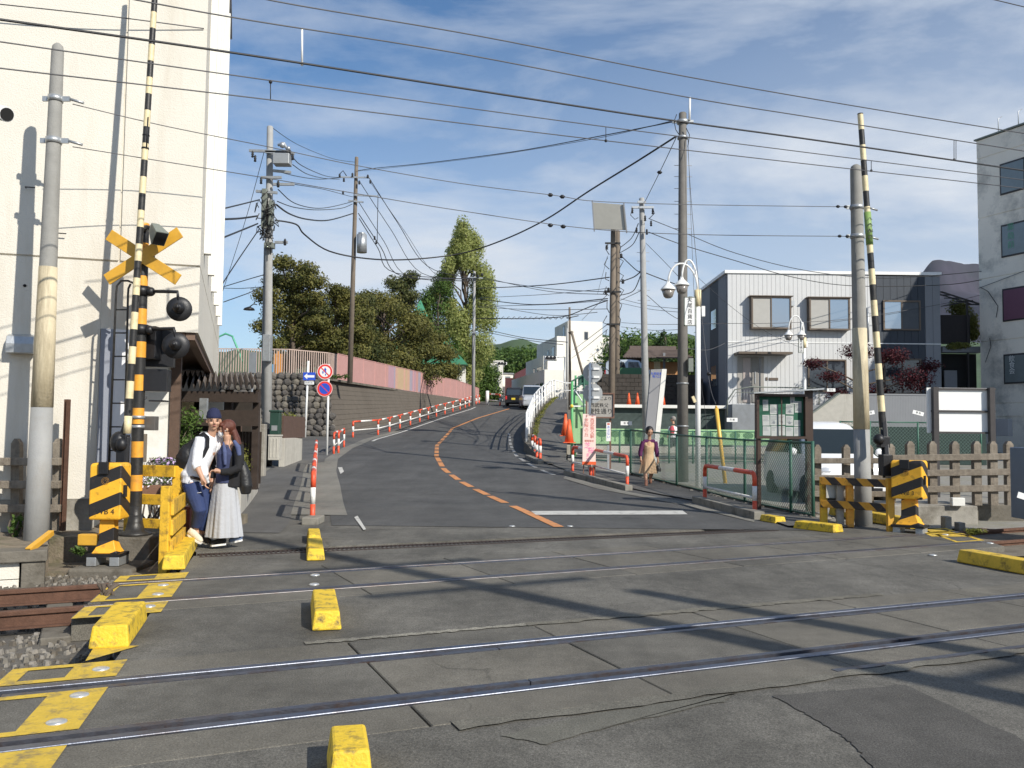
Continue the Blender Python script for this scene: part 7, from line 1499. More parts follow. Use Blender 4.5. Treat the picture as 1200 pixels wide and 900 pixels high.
m_otan = M('wall_ochre', (.50, .26, .11), .85, 0, .08, 3, .1); m_tile = M('roof_tile_brown', (.15, .115, .10), .8, 0, .2, 6, .3)
th_ = thing('tiled_house', 'ochre house with a brown tiled gable roof above the dark block wall', 'house', (PX(770, 50, 5), 50, 4))
Yt = 50.0; f = lambda px, py, dy=0: P(px, py, Yt + dy)
m_ = MB(); m_.bx((f(733, 440).x, Yt, 3.8), (f(806, 440).x, Yt + 6, f(770, 424).z)); m_.build('wall', m_otan, th_)
m_ = MB();
def rq(u, v):
 x0, x1 = f(728, 420).x, f(808, 420).x; x = x0 + (x1 - x0) * u; return Vector((x + (.9 * v if u < .5 else -.2 * v), Yt - .9 + v * 4, f(770, 421).z + v * (f(770, 404).z - f(770, 421).z) + .035 * math.cos(u * 44 * 6.2832)))
m_.grid(rq, 240, 6); m_.build('roof', m_tile, th_)
for row_ in range(6): m_ = MB(); a, b = rq(0, row_ / 6), rq(1, row_ / 6); m_.beam(a + up * .05, b + up * .05, .08, .05); m_.build('tile_course', m_tile, th_)
m_ = MB(); a, b = rq(0, 1), rq(1, 1); m_.beam(a + up * .08, b + up * .08, .25, .22); m_.build('ridge', m_tile, th_)
m_ = MB(); m_.bx((f(767, 0).x, Yt - .05, f(767, 434).z), (f(774, 0).x, Yt + .01, f(767, 424).z)); w = m_.build('window', m_cream, th_)
m_ = MB(); m_.bx((f(776.5, 0).x, Yt - .3, 3.8), (f(779, 0).x, Yt - .2, f(777, 414).z)); m_.build('downpipe', m_sideg, th_)
m_ = MB(); m_.bx((f(735, 0).x, Yt - .06, f(740, 425).z), (f(757, 0).x, Yt - .001, f(740, 419).z)); m_.build('gable_board', m_brown, th_)
m_ = MB(); Yr_ = 44.5; p, q = P(719, 444, Yr_), P(755, 432.5, Yr_); m_.prism([(p.x, p.z - .35), (q.x, p.z - .35), (q.x, q.z), (p.x + .25, q.z), (p.x, q.z - .12)], Yr_ - .8, Yr_ + .6, f=lambda a, b, h: (a, h, b)); m_.box(((p.x + q.x) / 2, Yr_ - .85, p.z - .36), (q.x - p.x + .1, .1, .08))
tag(m_.build('green_awning', M('awning_green', (.07, .20, .10), .6, 0, .1, 3, .1), org=(p.x, Yr_, p.z)), 'green sheet roof on top of the dark block wall, before the parked pale truck', 'awning')
def van(label, loc, rz, W, L, Hh, col, nose=.25, roof=None, rear=False, plate=(.8, .62, .05), cat='van', name='van'):
 t = thing(name, label, cat, loc, rz); mb = M('van_paint_' + name + '%02d' % int(col[0] * 90), col, .25, .1, 0, 1, 0, spec=.6); mg = M('van_glass', (.02, .028, .035), .05, 0, 0, 1, 0, spec=1); mt = M('tyre', (.02, .02, .02), .8)
 w = W / 2; S = [(-L / 2, .34, .55, w * .9, Hh * .36, w * .8), (-L / 2 + .06, .26, .7, w, Hh * .48, w * .9), (-L / 2 + nose, .22, Hh * .52, w, Hh * .56, w * .9), (-L / 2 + nose + .55, .22, Hh * .52, w, Hh * .95, w * .86), (-L / 2 + nose + 1.0, .22, Hh * .52, w, Hh, w * .85), (L / 2 - .25, .22, Hh * .52, w, Hh * .985, w * .85), (L / 2 - .03, .24, Hh * .52, w * .98, Hh * .9, w * .83), (L / 2, .34, Hh * .5, w * .94, Hh * .55, w * .9)]
 def ring(s): y, zb, zbelt, ww, ztop, wt = s; return [(-ww, y, zb), (-ww, y, zbelt), (-wt, y, ztop - .06), (-wt * .85, y, ztop), (wt * .85, y, ztop), (wt, y, ztop - .06), (ww, y, zbelt), (ww, y, zb)]
 v = [p for s in S for p in ring(s)]; n_ = 8; fs = [(i * n_ + k, (i + 1) * n_ + k, (i + 1) * n_ + (k + 1) % n_, i * n_ + (k + 1) % n_) for i in range(len(S) - 1) for k in range(n_)]
 fs += [tuple(range(n_)), tuple(range((len(S) - 1) * n_ + n_ - 1, (len(S) - 1) * n_ - 1, -1))]
 m_ = MB(); m_._add(v, fs, 0, False); m_.build('body', mb, t, world=False, bevel=.05)
 yA, yB = -L / 2 + nose, -L / 2 + nose + .55
 def quad(pts, mat, nm, par=t): q = [Vector(p) for p in pts]; nr = (q[1] - q[0]).cross(q[2] - q[0]).normalized() * .02; m_ = MB(); m_.hex8([p - nr for p in q] + [p + nr for p in q]); return m_.build(nm, mat, par, world=False)
 quad([(-w * .86, yA - .02, Hh * .58), (w * .86, yA - .02, Hh * .58), (w * .80, yB - .04, Hh * .92), (-w * .80, yB - .04, Hh * .92)], mg, 'windscreen')
 quad([(-w * .82, L / 2 + .0, Hh * .57), (w * .82, L / 2 + .0, Hh * .57), (w * .76, L / 2 - .03, Hh * .87), (-w * .76, L / 2 - .03, Hh * .87)], mg, 'rear_window')
 for s in (-1, 1):
  for y0, y1_ in ((yB - .1, .1), (.2, L / 2 - .35)): quad([(s * w * .985, y0, Hh * .56), (s * w * .985, y1_, Hh * .56), (s * w * .885, y1_, Hh * .88), (s * w * .885, y0 + .12, Hh * .88)], mg, 'side_window')
  for y in (-L / 2 + .65, L / 2 - .65): m_ = MB(); m_.lathe([(.27, 0), (.29, .02), (.29, .16), (.27, .18), (.1, .185)], 16, f=lambda x, q, z, s=s, y=y: Vector((s * (w - .17 + z), y + x, .29 + q))); m_.build('wheel', mt, t, world=False)
  m_ = MB(); m_.box((s * w * .78, -L / 2 - .0, Hh * .36), (.26, .08, .16)); m_.build('headlight', M('car_lamp', (.6, .62, .65), .1), t, world=False, bevel=.02)
  m_ = MB(); m_.box((s * w * .86, L / 2 + .01, Hh * .42), (.14, .06, .30)); m_.build('tail_light', M('tail_red', (.6, .03, .03), .3, 0, 0, 1, 0), t, world=False, bevel=.01)
 for y in (-L / 2 - .03, L / 2 + .03): m_ = MB(); m_.box((0, y, .42 if y < 0 else Hh * .36), (.33, .02, .17)); m_.build('number_plate', M('plate_yellow', plate, .5, 0, 0, 1, 0), t, world=False)
 for y in (-L / 2 - .02, L / 2 + .02): m_ = MB(); m_.box((0, y, .28), (W * .96, .1, .16)); m_.build('bumper', m_blk if rear else m_sideg, t, world=False, bevel=.02)
 return t
van('black boxy van driving away up the road, seen from behind', GZ(603, 475.8), rad(176), 1.48, 3.3, 1.62, (.015, .015, .017), rear=True)
g_ = GZ(622, 479); van('silver van with a yellow plate coming down the road behind the white railing', g_, rad(4), 1.72, 4.2, 1.95, (.42, .44, .47), nose=.45)
van('pale blue truck cab parked above the dark block wall behind the green awning', Vector((PX(739, 46.5, 4), 46.5, zu - .06)), rad(80), 1.5, 2.6, 1.25, (.50, .56, .62), nose=.3, name='truck', cat='truck')
m_pgr = M('pole_grey_far', (.36, .36, .35), .8, 0, .12, 5, .1, 60, (.2, .19, .17), .4, 2, .2, streak=True)
m_pbr = M('pole_brown_far', (.20, .165, .13), .85, 0, .15, 5, .1, 60, (.09, .07, .05), .5, 2, .2, streak=True)
def arms(t, Y, items, mat=m_steel):
 for (x0, y0, x1, y1_) in items: m_ = MB(); m_.beam(P(x0, y0, Y - .2), P(x1, y1_, Y - .2), .07, .08); m_.build('cross_arm', mat, t)
def insul(t, Y, pts, r=.05):
 for (x, y) in pts: c = P(x, y, Y - .25); m_ = MB(); m_.lathe([(r * .5, -.10), (r, -.08), (r * .6, -.03), (r, 0), (r * .6, .04), (r * .9, .07), (r * .3, .12)], 8, c); m_.build('insulator', m_blk if r > .04 else m_whitep, t)
t, a, b = wpole('tall grey utility pole with transformer and tangled cables by the cream building', (312.5, 316.5), None, 148, 28.0, .32, .20, m_pgr)
arms(t, 28, [(292, 176.5, 340, 178), (311, 178, 345, 180), (320, 200, 341, 202), (306, 208, 330, 208), (320, 216, 345, 216), (300, 224, 325, 226), (322, 284, 337, 284)])
m_ = MB(); m_.box(P(331, 187.5, 27.7), (.52, .4, .34)); m_.tube([P(326, 170, 27.7), P(333, 168, 27.6), P(337, 176, 27.7)], .05, 8); m_.ball(P(331, 170, 27.6), .10, 10, 0); m_.ball(P(338, 174, 27.6), .07, 10); m_.build('transformer', m_steel, t, bevel=.02)
insul(t, 28, [(296, 181), (299, 186), (340, 180), (343, 184), (306, 212), (326, 216), (334, 284)])
for i in range(26):
 y0 = R.uniform(228, 300); x0 = R.uniform(303, 318); m_ = MB(); pts = [P(x0 + R.uniform(-6, 10) * (j > 0), y0 + R.uniform(-10, 10), 27.7 + R.uniform(-.2, .15)) for j in range(4)] ; pts.append(P(R.uniform(306, 322), y0 + R.uniform(-14, 16), 27.7)); m_.tube(pts, .016, 5); m_.build('cable_loop', m_blkp, t)
m_ = MB(); m_.box(P(310, 245, 27.8), (.16, .2, 1.3)); m_.box(P(318, 250, 27.75), (.13, .2, .8)); m_.box(P(316, 288, 27.8), (.3, .25, .18)); m_.build('cable_box', m_gg, t, bevel=.01)
m_ = MB(); m_.tube([P(308, 480, 28.2), P(309.5, 375, 28.2), P(311.5, 285, 28.1)], .06, 10); m_.build('conduit', m_pgr, t)
m_ = MB(); m_.box(P(313.5, 408, 27.75), (.24, .3, .85)); m_.build('switch_box', m_steel, t, bevel=.01)
k0 = ZY(313, 503, 28); m_ = MB(); m_.tube([a - up * .0, Vector((a.x, a.y, k0))], .172, 14); m_.build('foot_wrap', m_blk, t)
wp = P(296, 436, 26); m_ = MB(); m_.box(P(296, 425, 26), (.18, .14, .62)); m_.tube([P(296, 436, 26), Vector((wp.x, 26, .2))], .035, 8); tag(m_.build('signal_box_post', M('box_grey_blue', (.2, .22, .24), .6, 0, .1, 6, .05), org=(wp.x, 26, .2)), 'grey box on a thin post before the tan school fence', 'cable box')
t = thing('flood_lamp', 'black cone lamp hanging from a wire by the corner of the cream building', 'lamp', P(292, 362, 24)); m_ = MB(); c = P(292, 362, 24); m_.lathe([(.16, -.03), (.13, .02), (.03, .06)], 14, c); m_.tube([c + up * .05, c + Vector((.12, 0, .14)), P(301, 357, 24.5)], .015, 6); m_.build('shade', m_blk, t)
t, a, b = wpole('thinner grey-brown utility pole with a round transformer among the pines', (410, 418), 440, 184, 48.0, .30, .20, m_pbr, z0=4.3)
arms(t, 48, [(399, 207.5, 433, 208), (415, 228.5, 443, 230), (408, 235, 426, 237)])
m_ = MB(); c0_, c1_ = P(424, 296, 47.8), P(424, 275, 47.8); m_.tube([c0_, c1_], .28, 16); m_.tube([c1_, c1_ + up * .1], .2, 12); m_.build('transformer', m_steel, t)
insul(t, 48, [(398, 206), (403, 211), (413, 205), (431, 207), (434, 213), (421, 214), (402, 226), (441, 284), (439, 279)], .07)
m_ = MB(); m_.tube([P(443, 228, 47.8), P(442, 283, 47.8)], .02, 5); m_.tube([P(398, 204, 47.8), P(402, 200, 47.8), P(406, 206, 47.8)], .025, 5); m_.build('jumper_wire', m_blk, t)
t, a, b = wpole('left pole of the brown pair carrying the tilted beige panel', (716, 719), None, 268, 41.0, .34, .26, m_pbr)
t2, a, b = wpole('right pole of the brown pair behind the tilted beige panel', (722.5, 724), None, 270, 43.0, .30, .22, m_pbr)
for i in range(10): y0 = 285 + i * 17; m_ = MB(); m_.tube([P(712 + R.uniform(-3, 2), y0, 40.7), P(709 + R.uniform(-3, 3), y0 + 8, 40.7), P(714, y0 + R.uniform(10, 18), 40.7)], .02, 5); m_.tube([P(724, y0, 42.6), P(729 + R.uniform(-2, 3), y0 + 4, 42.6), P(726, y0 + 12, 42.6)], .02, 5); m_.build('cable_loop', m_blkp, t)
insul(t, 41, [(711, 290), (713, 340), (710, 343), (728, 300), (730, 330)], .08)
arms(t, 41, [(709, 285, 727, 285), (708, 342, 728, 342), (711, 380, 726, 380)], m_blkp)
tp_ = thing('tilted_panel', 'tilted beige metal panel high on the brown pole pair', 'panel', P(714, 254, 40.5))
q = [P(694.5, 237, 40.4), P(732, 240, 40.4), P(733.5, 269.5, 40.4), P(696.5, 268, 40.4)]
m_ = MB(); m_.hex8([q[3], q[2], q[2] + Vector((0, .06, 0)), q[3] + Vector((0, .06, 0)), q[0], q[1], q[1] + Vector((0, .06, 0)), q[0] + Vector((0, .06, 0))]); m_.build('sheet', M('panel_beige', (.36, .34, .29), .35, .5, .06, 4, .05), tp_)
for a_2, b_2 in (((694, 235), (696.5, 271)), ((731, 238), (734.5, 273))): m_ = MB(); m_.beam(P(*a_2, 40.3), P(*b_2, 40.3), .09, .05); m_.build('edge_bar', m_sideg, tp_)
t, a, b = wpole('slim grey utility pole standing left of the thick one, behind the slab sign', (758, 752), None, 232, 33.0, .30, .20, m_pgr, pegs=(296, 306, 340, 352))
arms(t, 33, [(740, 243, 766, 243), (747, 236.5, 757, 237)]); insul(t, 33, [(741, 247), (765, 248), (756, 256), (763, 262), (746, 270), (758, 272)], .05)
m_ = MB(); m_.tube([P(741, 244, 32.7), P(739, 252, 32.7), P(744, 257, 32.7), P(748, 255, 32.7)], .014, 5); m_.tube([P(765, 244, 32.7), P(767, 250, 32.7), P(761, 256, 32.7)], .014, 5); m_.build('jumper_wire', m_blk, t)
t, a, b = wpole('thin pale pole in front of the tall pale green tree', (554.5, 556), 460, 318, 62.0, .26, .18, m_pgr, z0=3.5); arms(t, 62, [(551, 325, 566, 326), (553, 390, 560, 390)]); insul(t, 62, [(560, 324), (565, 322), (556, 322)], .1)
t, a, b = wpole('small distant utility pole before the wooded hill', (574, 574), None, 396, 108, .28, .2, m_pgr); arms(t, 108, [(570, 403.5, 579, 403.5)])
t, a, b = wpole('distant brown utility pole before the white building with a slanting stay', (668, 667.5), None, 360, 74, .26, .18, m_pbr)
m_ = MB(); m_.tube([P(669.5, 388, 73.5), P(684, 442, 73)], .11, 8); m_.build('stay', m_pbr, t); m_ = MB(); m_.tube([P(664, 373, 73.8), P(678, 370, 73.8)], .04, 5); m_.tube([P(664, 390, 73.8), P(672, 389, 73.8)], .04, 5); m_.build('cross_arm', m_blkp, t)
t, a, b = wpole('pale distant pole beside the brown one, before the white building', (664.5, 664.5), None, 385, 73, .22, .18, m_pgr)
def tsig(label, px, py, Y, w, pole_px, pole_y0):
 c = P(px, py, Y); t = thing('traffic_light', label, 'traffic light', (PX(pole_px, Y, 5), Y, zt(Y)))
 m_ = MB(); m_.box(c, (w, .2, w * .28)); m_.build('housing', m_whitep, t, bevel=.03)
 for k in (-1, 0, 1): m_ = MB(); m_.lathe([(w * .13, 0), (w * .14, .16), (w * .1, .161)], 12, f=lambda x, y, z, k=k: c + Vector((k * w * .3 + x, -.1 - z, y))); m_.build('lens_hood', m_blk, t)
 m_ = MB(); x = PX(pole_px, Y, 5); m_.tube([(x, Y, zt(Y) - .2), (x, Y, c.z + .1)], .07, 8); m_.tube([(x, Y, c.z + .1), c], .05, 6); m_.build('pole', m_steel, t)
tsig('horizontal traffic signal hanging before the white building', 645.5, 419.5, 71, 1.0, 661.5, 0); tsig('distant traffic signal before the small white house', 588.5, 426, 95, 1.05, 583, 0)
a, b = GZ(571, 474), GZ(586, 475.5); t = hoop(a, b, 1.0, 'distant red and white guardrail before the small white house', 'red and white guardrails along the left pavement edge', .07)
m_ = MB(); p = GZ(571, 474.5); m_.tube([p, p + up * 1.3], .16, 10); tag(m_.build('bollard', m_whitep, org=p), 'fat white bollard at the end of the pink fence', 'bollard')
t = thing('school_building', 'school building with a green pyramid spire and eaves among the pines', 'building', (PX(490, 85, 6), 85, TZ))
c = P(492.5, 372, 84); m_ = MB(); s = .78; m_.hex8([(c.x - s, 83.2, c.z), (c.x + s, 83.2, c.z), (c.x + s, 84.8, c.z), (c.x - s, 84.8, c.z), (c.x - .05, 83.9, c.z + 1.65), (c.x + .05, 83.9, c.z + 1.65), (c.x + .05, 84.1, c.z + 1.65), (c.x - .05, 84.1, c.z + 1.65)]); m_.build('spire', M('roof_green', (.06, .26, .15), .5, 0, .08, 3, .05), t)
m_ = MB(); m_.box((c.x, 84, c.z - 1.5), (1.1, 1.1, 3.0)); m_.build('turret', m_white, t)
m_ = MB(); m_.bx((PX(420, 85, 6), 85, TZ), (PX(545, 85, 6), 92, ZY(500, 425, 85))); m_.build('wall', m_white, t)
m_ = MB(); x0, x1 = PX(415, 84, 6), PX(548, 84, 6); zz = ZY(500, 427, 84); m_.prism([(x0, zz), (x1, zz), (x1 - 2, zz + 2.2), (x0 + 2, zz + 2.2)], 83.5, 92, f=lambda a, b, h: (a, h, b)); m_.build('roof', M('roof_green', (.06, .26, .15)), t)
def wood(name, label, items, mat, size, dens):
 m_ = MB()
 for px, py, Y, r in items: c = P(px, py, Y); leaves(m_, [((c.x, c.y, c.z - r * .5), (r, r, r * .8), dens), ((c.x + r * .4, c.y + 1, c.z - r * 1.1), (r, r, r), dens // 2)], size)
 return tag(m_.build(name, mat), label, 'wood', kind='stuff')
q_ = random.Random(5); it = []
for i in range(120):
 px = q_.uniform(560, 660); py0 = 414 - 6 * math.sin((px - 565) / 90 * 3.0); it.append((px, py0 + q_.uniform(0, 34) ** 1.0, 190 + q_.uniform(-15, 25), q_.uniform(3, 4.6)))
wood('wooded_hill', 'green wooded hill at the end of the road', it, lm_green, .9, 420)
it = [(px, q_.uniform(392, 405) + (3 if px > 760 else 0) , 78 + q_.uniform(-4, 8), q_.uniform(1.6, 2.3)) for px in range(722, 812, 5)] + [(px, q_.uniform(404, 416), 76, 2.2) for px in range(722, 826, 6)]
wood('treeline', 'mixed tree line behind the tiled ochre house', it, lm_green, .35, 500)
c = P(776, 396, 72); tree('small dark pointed conifer behind the tiled roof', (c.x, 72, 4.5), ZY(776, 385, 72), 2.2, [(0, .9, .3, 1.4), (-.05, .75, .6, 1), (.1, .6, .8, .9), (-.1, .45, 1.0, .9), (.1, .3, 1.1, .9)], 4000, .22, lm_dark)
from mathutils import noise as _n
def ridge(name, prof, Y, depth, mat, amp, fall=None):
 """hill whose skyline runs through the given points of the photograph"""
 pts = [P(px, py, Y) for px, py in prof]; m_ = MB(); n_ = 240; rows = 26; x0, x1 = pts[0].x, pts[-1].x
 def rz_(x):
  for a, b in zip(pts, pts[1:]):
   if x <= b.x: return a.z + (b.z - a.z) * (x - a.x) / (b.x - a.x)
  return pts[-1].z
 def fn(u, v):
  x = x0 + (x1 - x0) * u; k = v if v < .8 else 1 - (v - .8) * .9; zz = (rz_(x) + 12) * (k ** .85) - 12
  nz = _n.fractal(Vector((x / (depth * .16), v * 5, Y * .01)), 1.0, 2.0, 6); zz += amp * nz * (1 if v != .8 else .4) * min(1, v * 4)
  nt_ = _n.noise(Vector((x / (depth * .012), v * 60, 1))); zz += amp * .09 * nt_
  return Vector((x, Y - depth * (.8 - v), zz))
 m_.grid(fn, n_, rows); return tag(m_.build(name, mat), kind='structure')
def hillmat(name, c1, c2, sc):
 m = M(name, c1, .95, 0, .35, sc, 0, 1, c2, .9, sc * .2); return m
ridge('hill', [(-900, 395), (100, 405), (300, 412), (500, 410), (540, 405), (569, 399), (584, 400), (595, 400.5), (600, 397.5), (607, 396), (616, 398.5), (629, 400.5), (640, 399), (651, 395), (670, 391), (694, 390.5), (703, 389.5), (712, 392), (740, 398), (770, 397), (790, 390), (800, 387.5), (812, 391), (850, 395), (950, 400), (1060, 402), (1300, 405), (2200, 400)], 1500, 900, hillmat('hill_forest', (.05, .085, .035), (.035, .06, .03), .02), 14)
ridge('mountain', [(950, 420), (1040, 372), (1070, 338), (1084, 320), (1090, 310), (1096, 304.5), (1104, 303), (1118, 302.5), (1128, 305), (1138, 309), (1150, 308), (1180, 318), (1250, 340), (1400, 380), (1700, 400)], 3000, 2200, hillmat('mountain_rock', (.036, .028, .045), (.022, .024, .026), .02), 40)
m_hz = bpy.data.materials.new('haze_air'); m_hz.use_nodes = True; t_ = m_hz.node_tree; t_.nodes.remove(t_.nodes['Principled BSDF']); pv = t_.nodes.new('ShaderNodeVolumePrincipled')
pv.inputs['Color'].default_value = (.80, .88, 1.0, 1); pv.inputs['Density'].default_value = .00004; pv.inputs['Anisotropy'].default_value = .2; t_.links.new(pv.outputs[0], t_.nodes['Material Output'].inputs['Volume'])
tag(MB().bx((-3400, -600, -14), (3400, 3150, 640)).build('haze', m_hz), kind='stuff')
# ==== PEOPLE
m_skin = M('skin', (.52, .30, .20), .55, 0, .04, 20, 0); m_skin2 = M('skin_tan', (.44, .25, .16), .55, 0, .04, 20, 0); m_lip = M('lips', (.38, .13, .11), .5, 0, 0, 1, 0)
m_hairb = M('hair_black', (.018, .014, .012), .45, 0, .3, 60, .3, 200); m_hairr = M('hair_auburn', (.11, .032, .018), .45, 0, .35, 50, .4, 220)
def cloth(name, c, rough=.85, var=.08): return M(name, c, rough, 0, var, 12, .35, 28)
def unit(v): v = Vector(v); return v.normalized()
def frame(fwd, up_=(0, 0, 1)):
 f_ = unit(fwd); s_ = unit(f_.cross(Vector(up_))); return f_, s_, s_.cross(f_)
def head(mb, c, h, fwd):
 """skull, jaw, nose, ears, brow on a face that looks along fwd; c = centre, h = head height"""
 f, s, u = frame(fwd); r = h / 2; rot = Matrix((s, f, u)).transposed()
 mb.ball(c + u * r * .18 - f * r * .06, (r * .70, r * .84, r * .80), 18, 0, 12, rot)
 mb.ball(c - u * r * .30 + f * r * .16, (r * .56, r * .58, r * .62), 16, 0, 10, rot)
 mb.ball(c - u * r * .74 + f * r * .40, (r * .26, r * .24, r * .20), 10, 0, 8, rot)
 mb.tube([c + u * r * .12 + f * r * .70, c - u * r * .10 + f * r * .86, c - u * r * .22 + f * r * .92], [r * .07, r * .10, r * .13], 8)
 mb.ball(c - u * r * .25 + f * r * .80, (r * .16, r * .12, r * .09), 8, 0, 6, rot)
 for q in (-1, 1):
  mb.ball(c + s * q * r * .72 - f * r * .02 - u * r * .02, (r * .09, r * .17, r * .24), 10, 0, 6, rot)
  mb.ball(c + s * q * r * .34 + f * r * .60 - u * r * .2, (r * .22, r * .18, r * .22), 8, 0, 6, rot)
 mb.ball(c + f * r * .70 + u * r * .22, (r * .46, r * .12, r * .09), 10, 0, 6, rot)
def face(t, c, h, fwd, brow=m_hairb, mouth=True):
 f, s, u = frame(fwd); r = h / 2; rot = Matrix((s, f, u)).transposed()
 for q in (-1, 1):
  m_ = MB(); m_.ball(c + s * q * r * .30 + f * r * .74 + u * r * .05, (r * .13, r * .07, r * .055), 10, 0, 6, rot); m_.build('eye', m_hairb, t)
  m_ = MB(); m_.ball(c + s * q * r * .30 + f * r * .78 + u * r * .24, (r * .17, r * .05, r * .035), 8, 0, 5, rot); m_.build('eyebrow', brow, t)
 if mouth: m_ = MB(); m_.ball(c + f * r * .80 - u * r * .46, (r * .20, r * .06, r * .055), 10, 0, 6, rot); m_.build('mouth', m_lip, t)
def hand(mb, w, d, palm_n, L_=.18, curl=.5, side=1):
 """palm and five bent fingers; w = wrist, d = direction of the hand, palm_n = out of the palm"""
 d = unit(d); n_ = unit(Vector(palm_n) - d * Vector(palm_n).dot(d)); s = d.cross(n_) * side
 k = L_ / .18
 c = w + d * .05 * k
 mb.tube([w - d * .02, w + d * .02 * k, c, w + d * .088 * k], [.024 * k, .028 * k, .036 * k, .030 * k], 10)
 mb.ball(c + s * .012, (.028 * k, .028 * k, .030 * k), 8, 0, 6)
 for i, (o, ln) in enumerate(((-.030, .060), (-.010, .076), (.010, .083), (.029, .074))):
  b = w + d * (.088 - abs(i - 2) * .003) * k + s * o * k; a1 = curl * .5; a2 = curl * 1.2; a3 = curl * 1.7; ln *= k
  p1 = b + (d * math.cos(a1) + n_ * math.sin(a1)) * ln * .45; p2 = p1 + (d * math.cos(a2) + n_ * math.sin(a2)) * ln * .32; p3 = p2 + (d * math.cos(a3) + n_ * math.sin(a3)) * ln * .25
  mb.tube([b - d * .02, p1, p2, p3], [.0098 * k, .0092 * k, .0085 * k, .007 * k], 7)
 b = w + d * .03 * k + s * .028 * k; p1 = b + (d * .7 + s * .7 + n_ * .3) * .035 * k; p2 = p1 + (d * .9 + s * .25 + n_ * .45) * .03 * k
 mb.tube([w + d * .015 + s * .01, b, p1, p2], [.015 * k, .014 * k, .011 * k, .009 * k], 7)
def shoe(t, heel, toe, mat, sole, w=.05, h=.085):
 heel, toe = Vector(heel), Vector(toe); d = (toe - heel); L_ = d.length; d.normalize(); s = unit(d.cross(Vector((0, 0, 1)))); u = s.cross(d)
 m_ = MB(); m_.tube([heel + u * .045, heel + d * .05 + u * .055, heel + d * L_ * .5 + u * .048, heel + d * L_ * .82 + u * .036, toe + u * .028], [.040, .046, .044, .040, .022], 12); m_.tube([heel + d * .03 + u * .05, heel + d * .03 + u * .10], [.04, .036], 12)
 o = m_.build('shoe', mat, t, voxel=.008, smooth_it=2)
 m_ = MB(); pts = [(-.0, .022), (.03, .036), (L_ * .35, .036), (L_ * .7, .046), (L_ * .92, .038), (L_ + .005, .012)]
 out = [(a, b) for a, b in pts] + [(a, -b) for a, b in pts[::-1]]; m_.prism(out, 0, .022, f=lambda a, b, hh: heel + d * a + s * b + u * (hh + .0)); m_.build('sole', sole, o)
# ---- the man with the rucksack
YM = 10.97; p = lambda px, py, dy=0: P(px, py, YM + dy)
man = thing('person', 'man in a navy knit cap, white shirt and blue trousers wearing a black rucksack', 'person', (p(232, 636).x, YM, .02))
hc = p(250.5, 493.5); HF = unit((.42, -.9, -.05))
shL, shR = p(236, 513.5, -.06), p(254, 513.5, .16); hipc = p(230, 561, .05)
b = MB(); head(b, hc, .235, HF)
b.tube([p(246, 515, .05), p(249, 505, .02), hc - Vector((0, 0, .06))], [.06, .052, .055], 12)
b.tube([p(231, 566, .05), p(234, 548, .05), p(240, 528, .05), p(244.5, 512, .05)], [.13, .115, .135, .075], 14); b.tube([shL, shR], .05, 10)
kL, aL = p(234, 598, -.1), p(229.5, 621, .02); kR, aR = p(240, 600, .1), p(238, 627, .16)
b.tube([p(226, 566, -.03), kL, aL], [.085, .058, .036], 12); b.tube([p(234, 566, .12), kR, aR], [.085, .058, .036], 12)
b.tube([aL, aL + Vector((.03, -.03, -.05))], [.036, .03], 8); b.tube([aR, aR + Vector((.02, -.03, -.05))], [.036, .03], 8)
eL, wL = p(230, 545, -.16), p(237, 560, -.2); b.tube([shL, eL, wL], [.05, .040, .027], 12)
hand(b, wL, p(240.5, 571, -.2) - wL, (.9, .3, 0), .18, .55, 1)
eR, wR = p(256, 545, .2), p(247, 556, .12); b.tube([shR, eR, wR], [.05, .040, .027], 12); hand(b, wR, Vector((-.5, -.3, -.8)), (0, -1, 0), .18, .5, -1)
b.build('body', m_skin, man, voxel=.0075, smooth_it=1)
face(man, hc, .235, HF)
m_ = MB(); f, s, u = frame(HF); m_.ball(hc + u * .045 - f * .008, (.094, .108, .098), 20, 0, 14, Matrix((s, f, u)).transposed()); m_.ball(hc + u * .085 - f * .03, (.085, .095, .085), 16, 0, 10, Matrix((s, f, u)).transposed())
m_.v = [tuple(Vector(v) + (u * max(0, (.038 - (Vector(v) - hc).dot(u))))) for v in m_.v]
m_.build('knit_cap', cloth('cap_navy', (.012, .016, .055)), man)
m_ = MB()
m_.tube([p(227, 567, .04), p(229, 557, .04), p(232, 545, .04), p(237, 531, .04), p(241.5, 518, .04), p(245.5, 509.5, .04)], [.155, .15, .142, .15, .14, .08], 16)
m_.ball(p(227, 556, .04), (.16, .15, .10), 14, 0, 10); m_.tube([shL, shR], .072, 12); m_.tube([shL, p(232, 531, -.12), eL, p(232.5, 548.5, -.17)], [.078, .068, .060, .062], 12); m_.tube([shR, p(257, 532, .2), eR, p(253, 549, .17)], [.075, .066, .058, .058], 12)
m_.tube([p(236, 540, -.1), p(240, 556, -.1), p(244, 566, -.04)], [.06, .05, .02], 8)
m_.build('shirt', cloth('shirt_white', (.80, .81, .84), .85, .04), man, voxel=.009, smooth_it=3)
m_ = MB()
m_.tube([p(227, 562, .04), p(228, 569, .04)], [.148, .152], 14); m_.tube([p(225, 568, -.04), p(229, 584, -.07), kL, p(231, 610, -.03), p(230, 616.5, .0)], [.115, .108, .086, .072, .066], 14); m_.tube([p(234, 568, .12), p(238, 584, .12), kR, p(238.5, 612, .13), p(237, 620, .15)], [.11, .10, .084, .072, .066], 14)
m_.build('trousers', cloth('trousers_blue', (.02, .037, .115), .8, .12), man, voxel=.009, smooth_it=2)
m_ = MB(); m_.tube([p(217.5, 557.5, -.02), p(226, 559.5, -.12), p(236, 562, -.1)], .018, 8); m_.build('belt', cloth('belt_brown', (.03, .02, .015)), man)
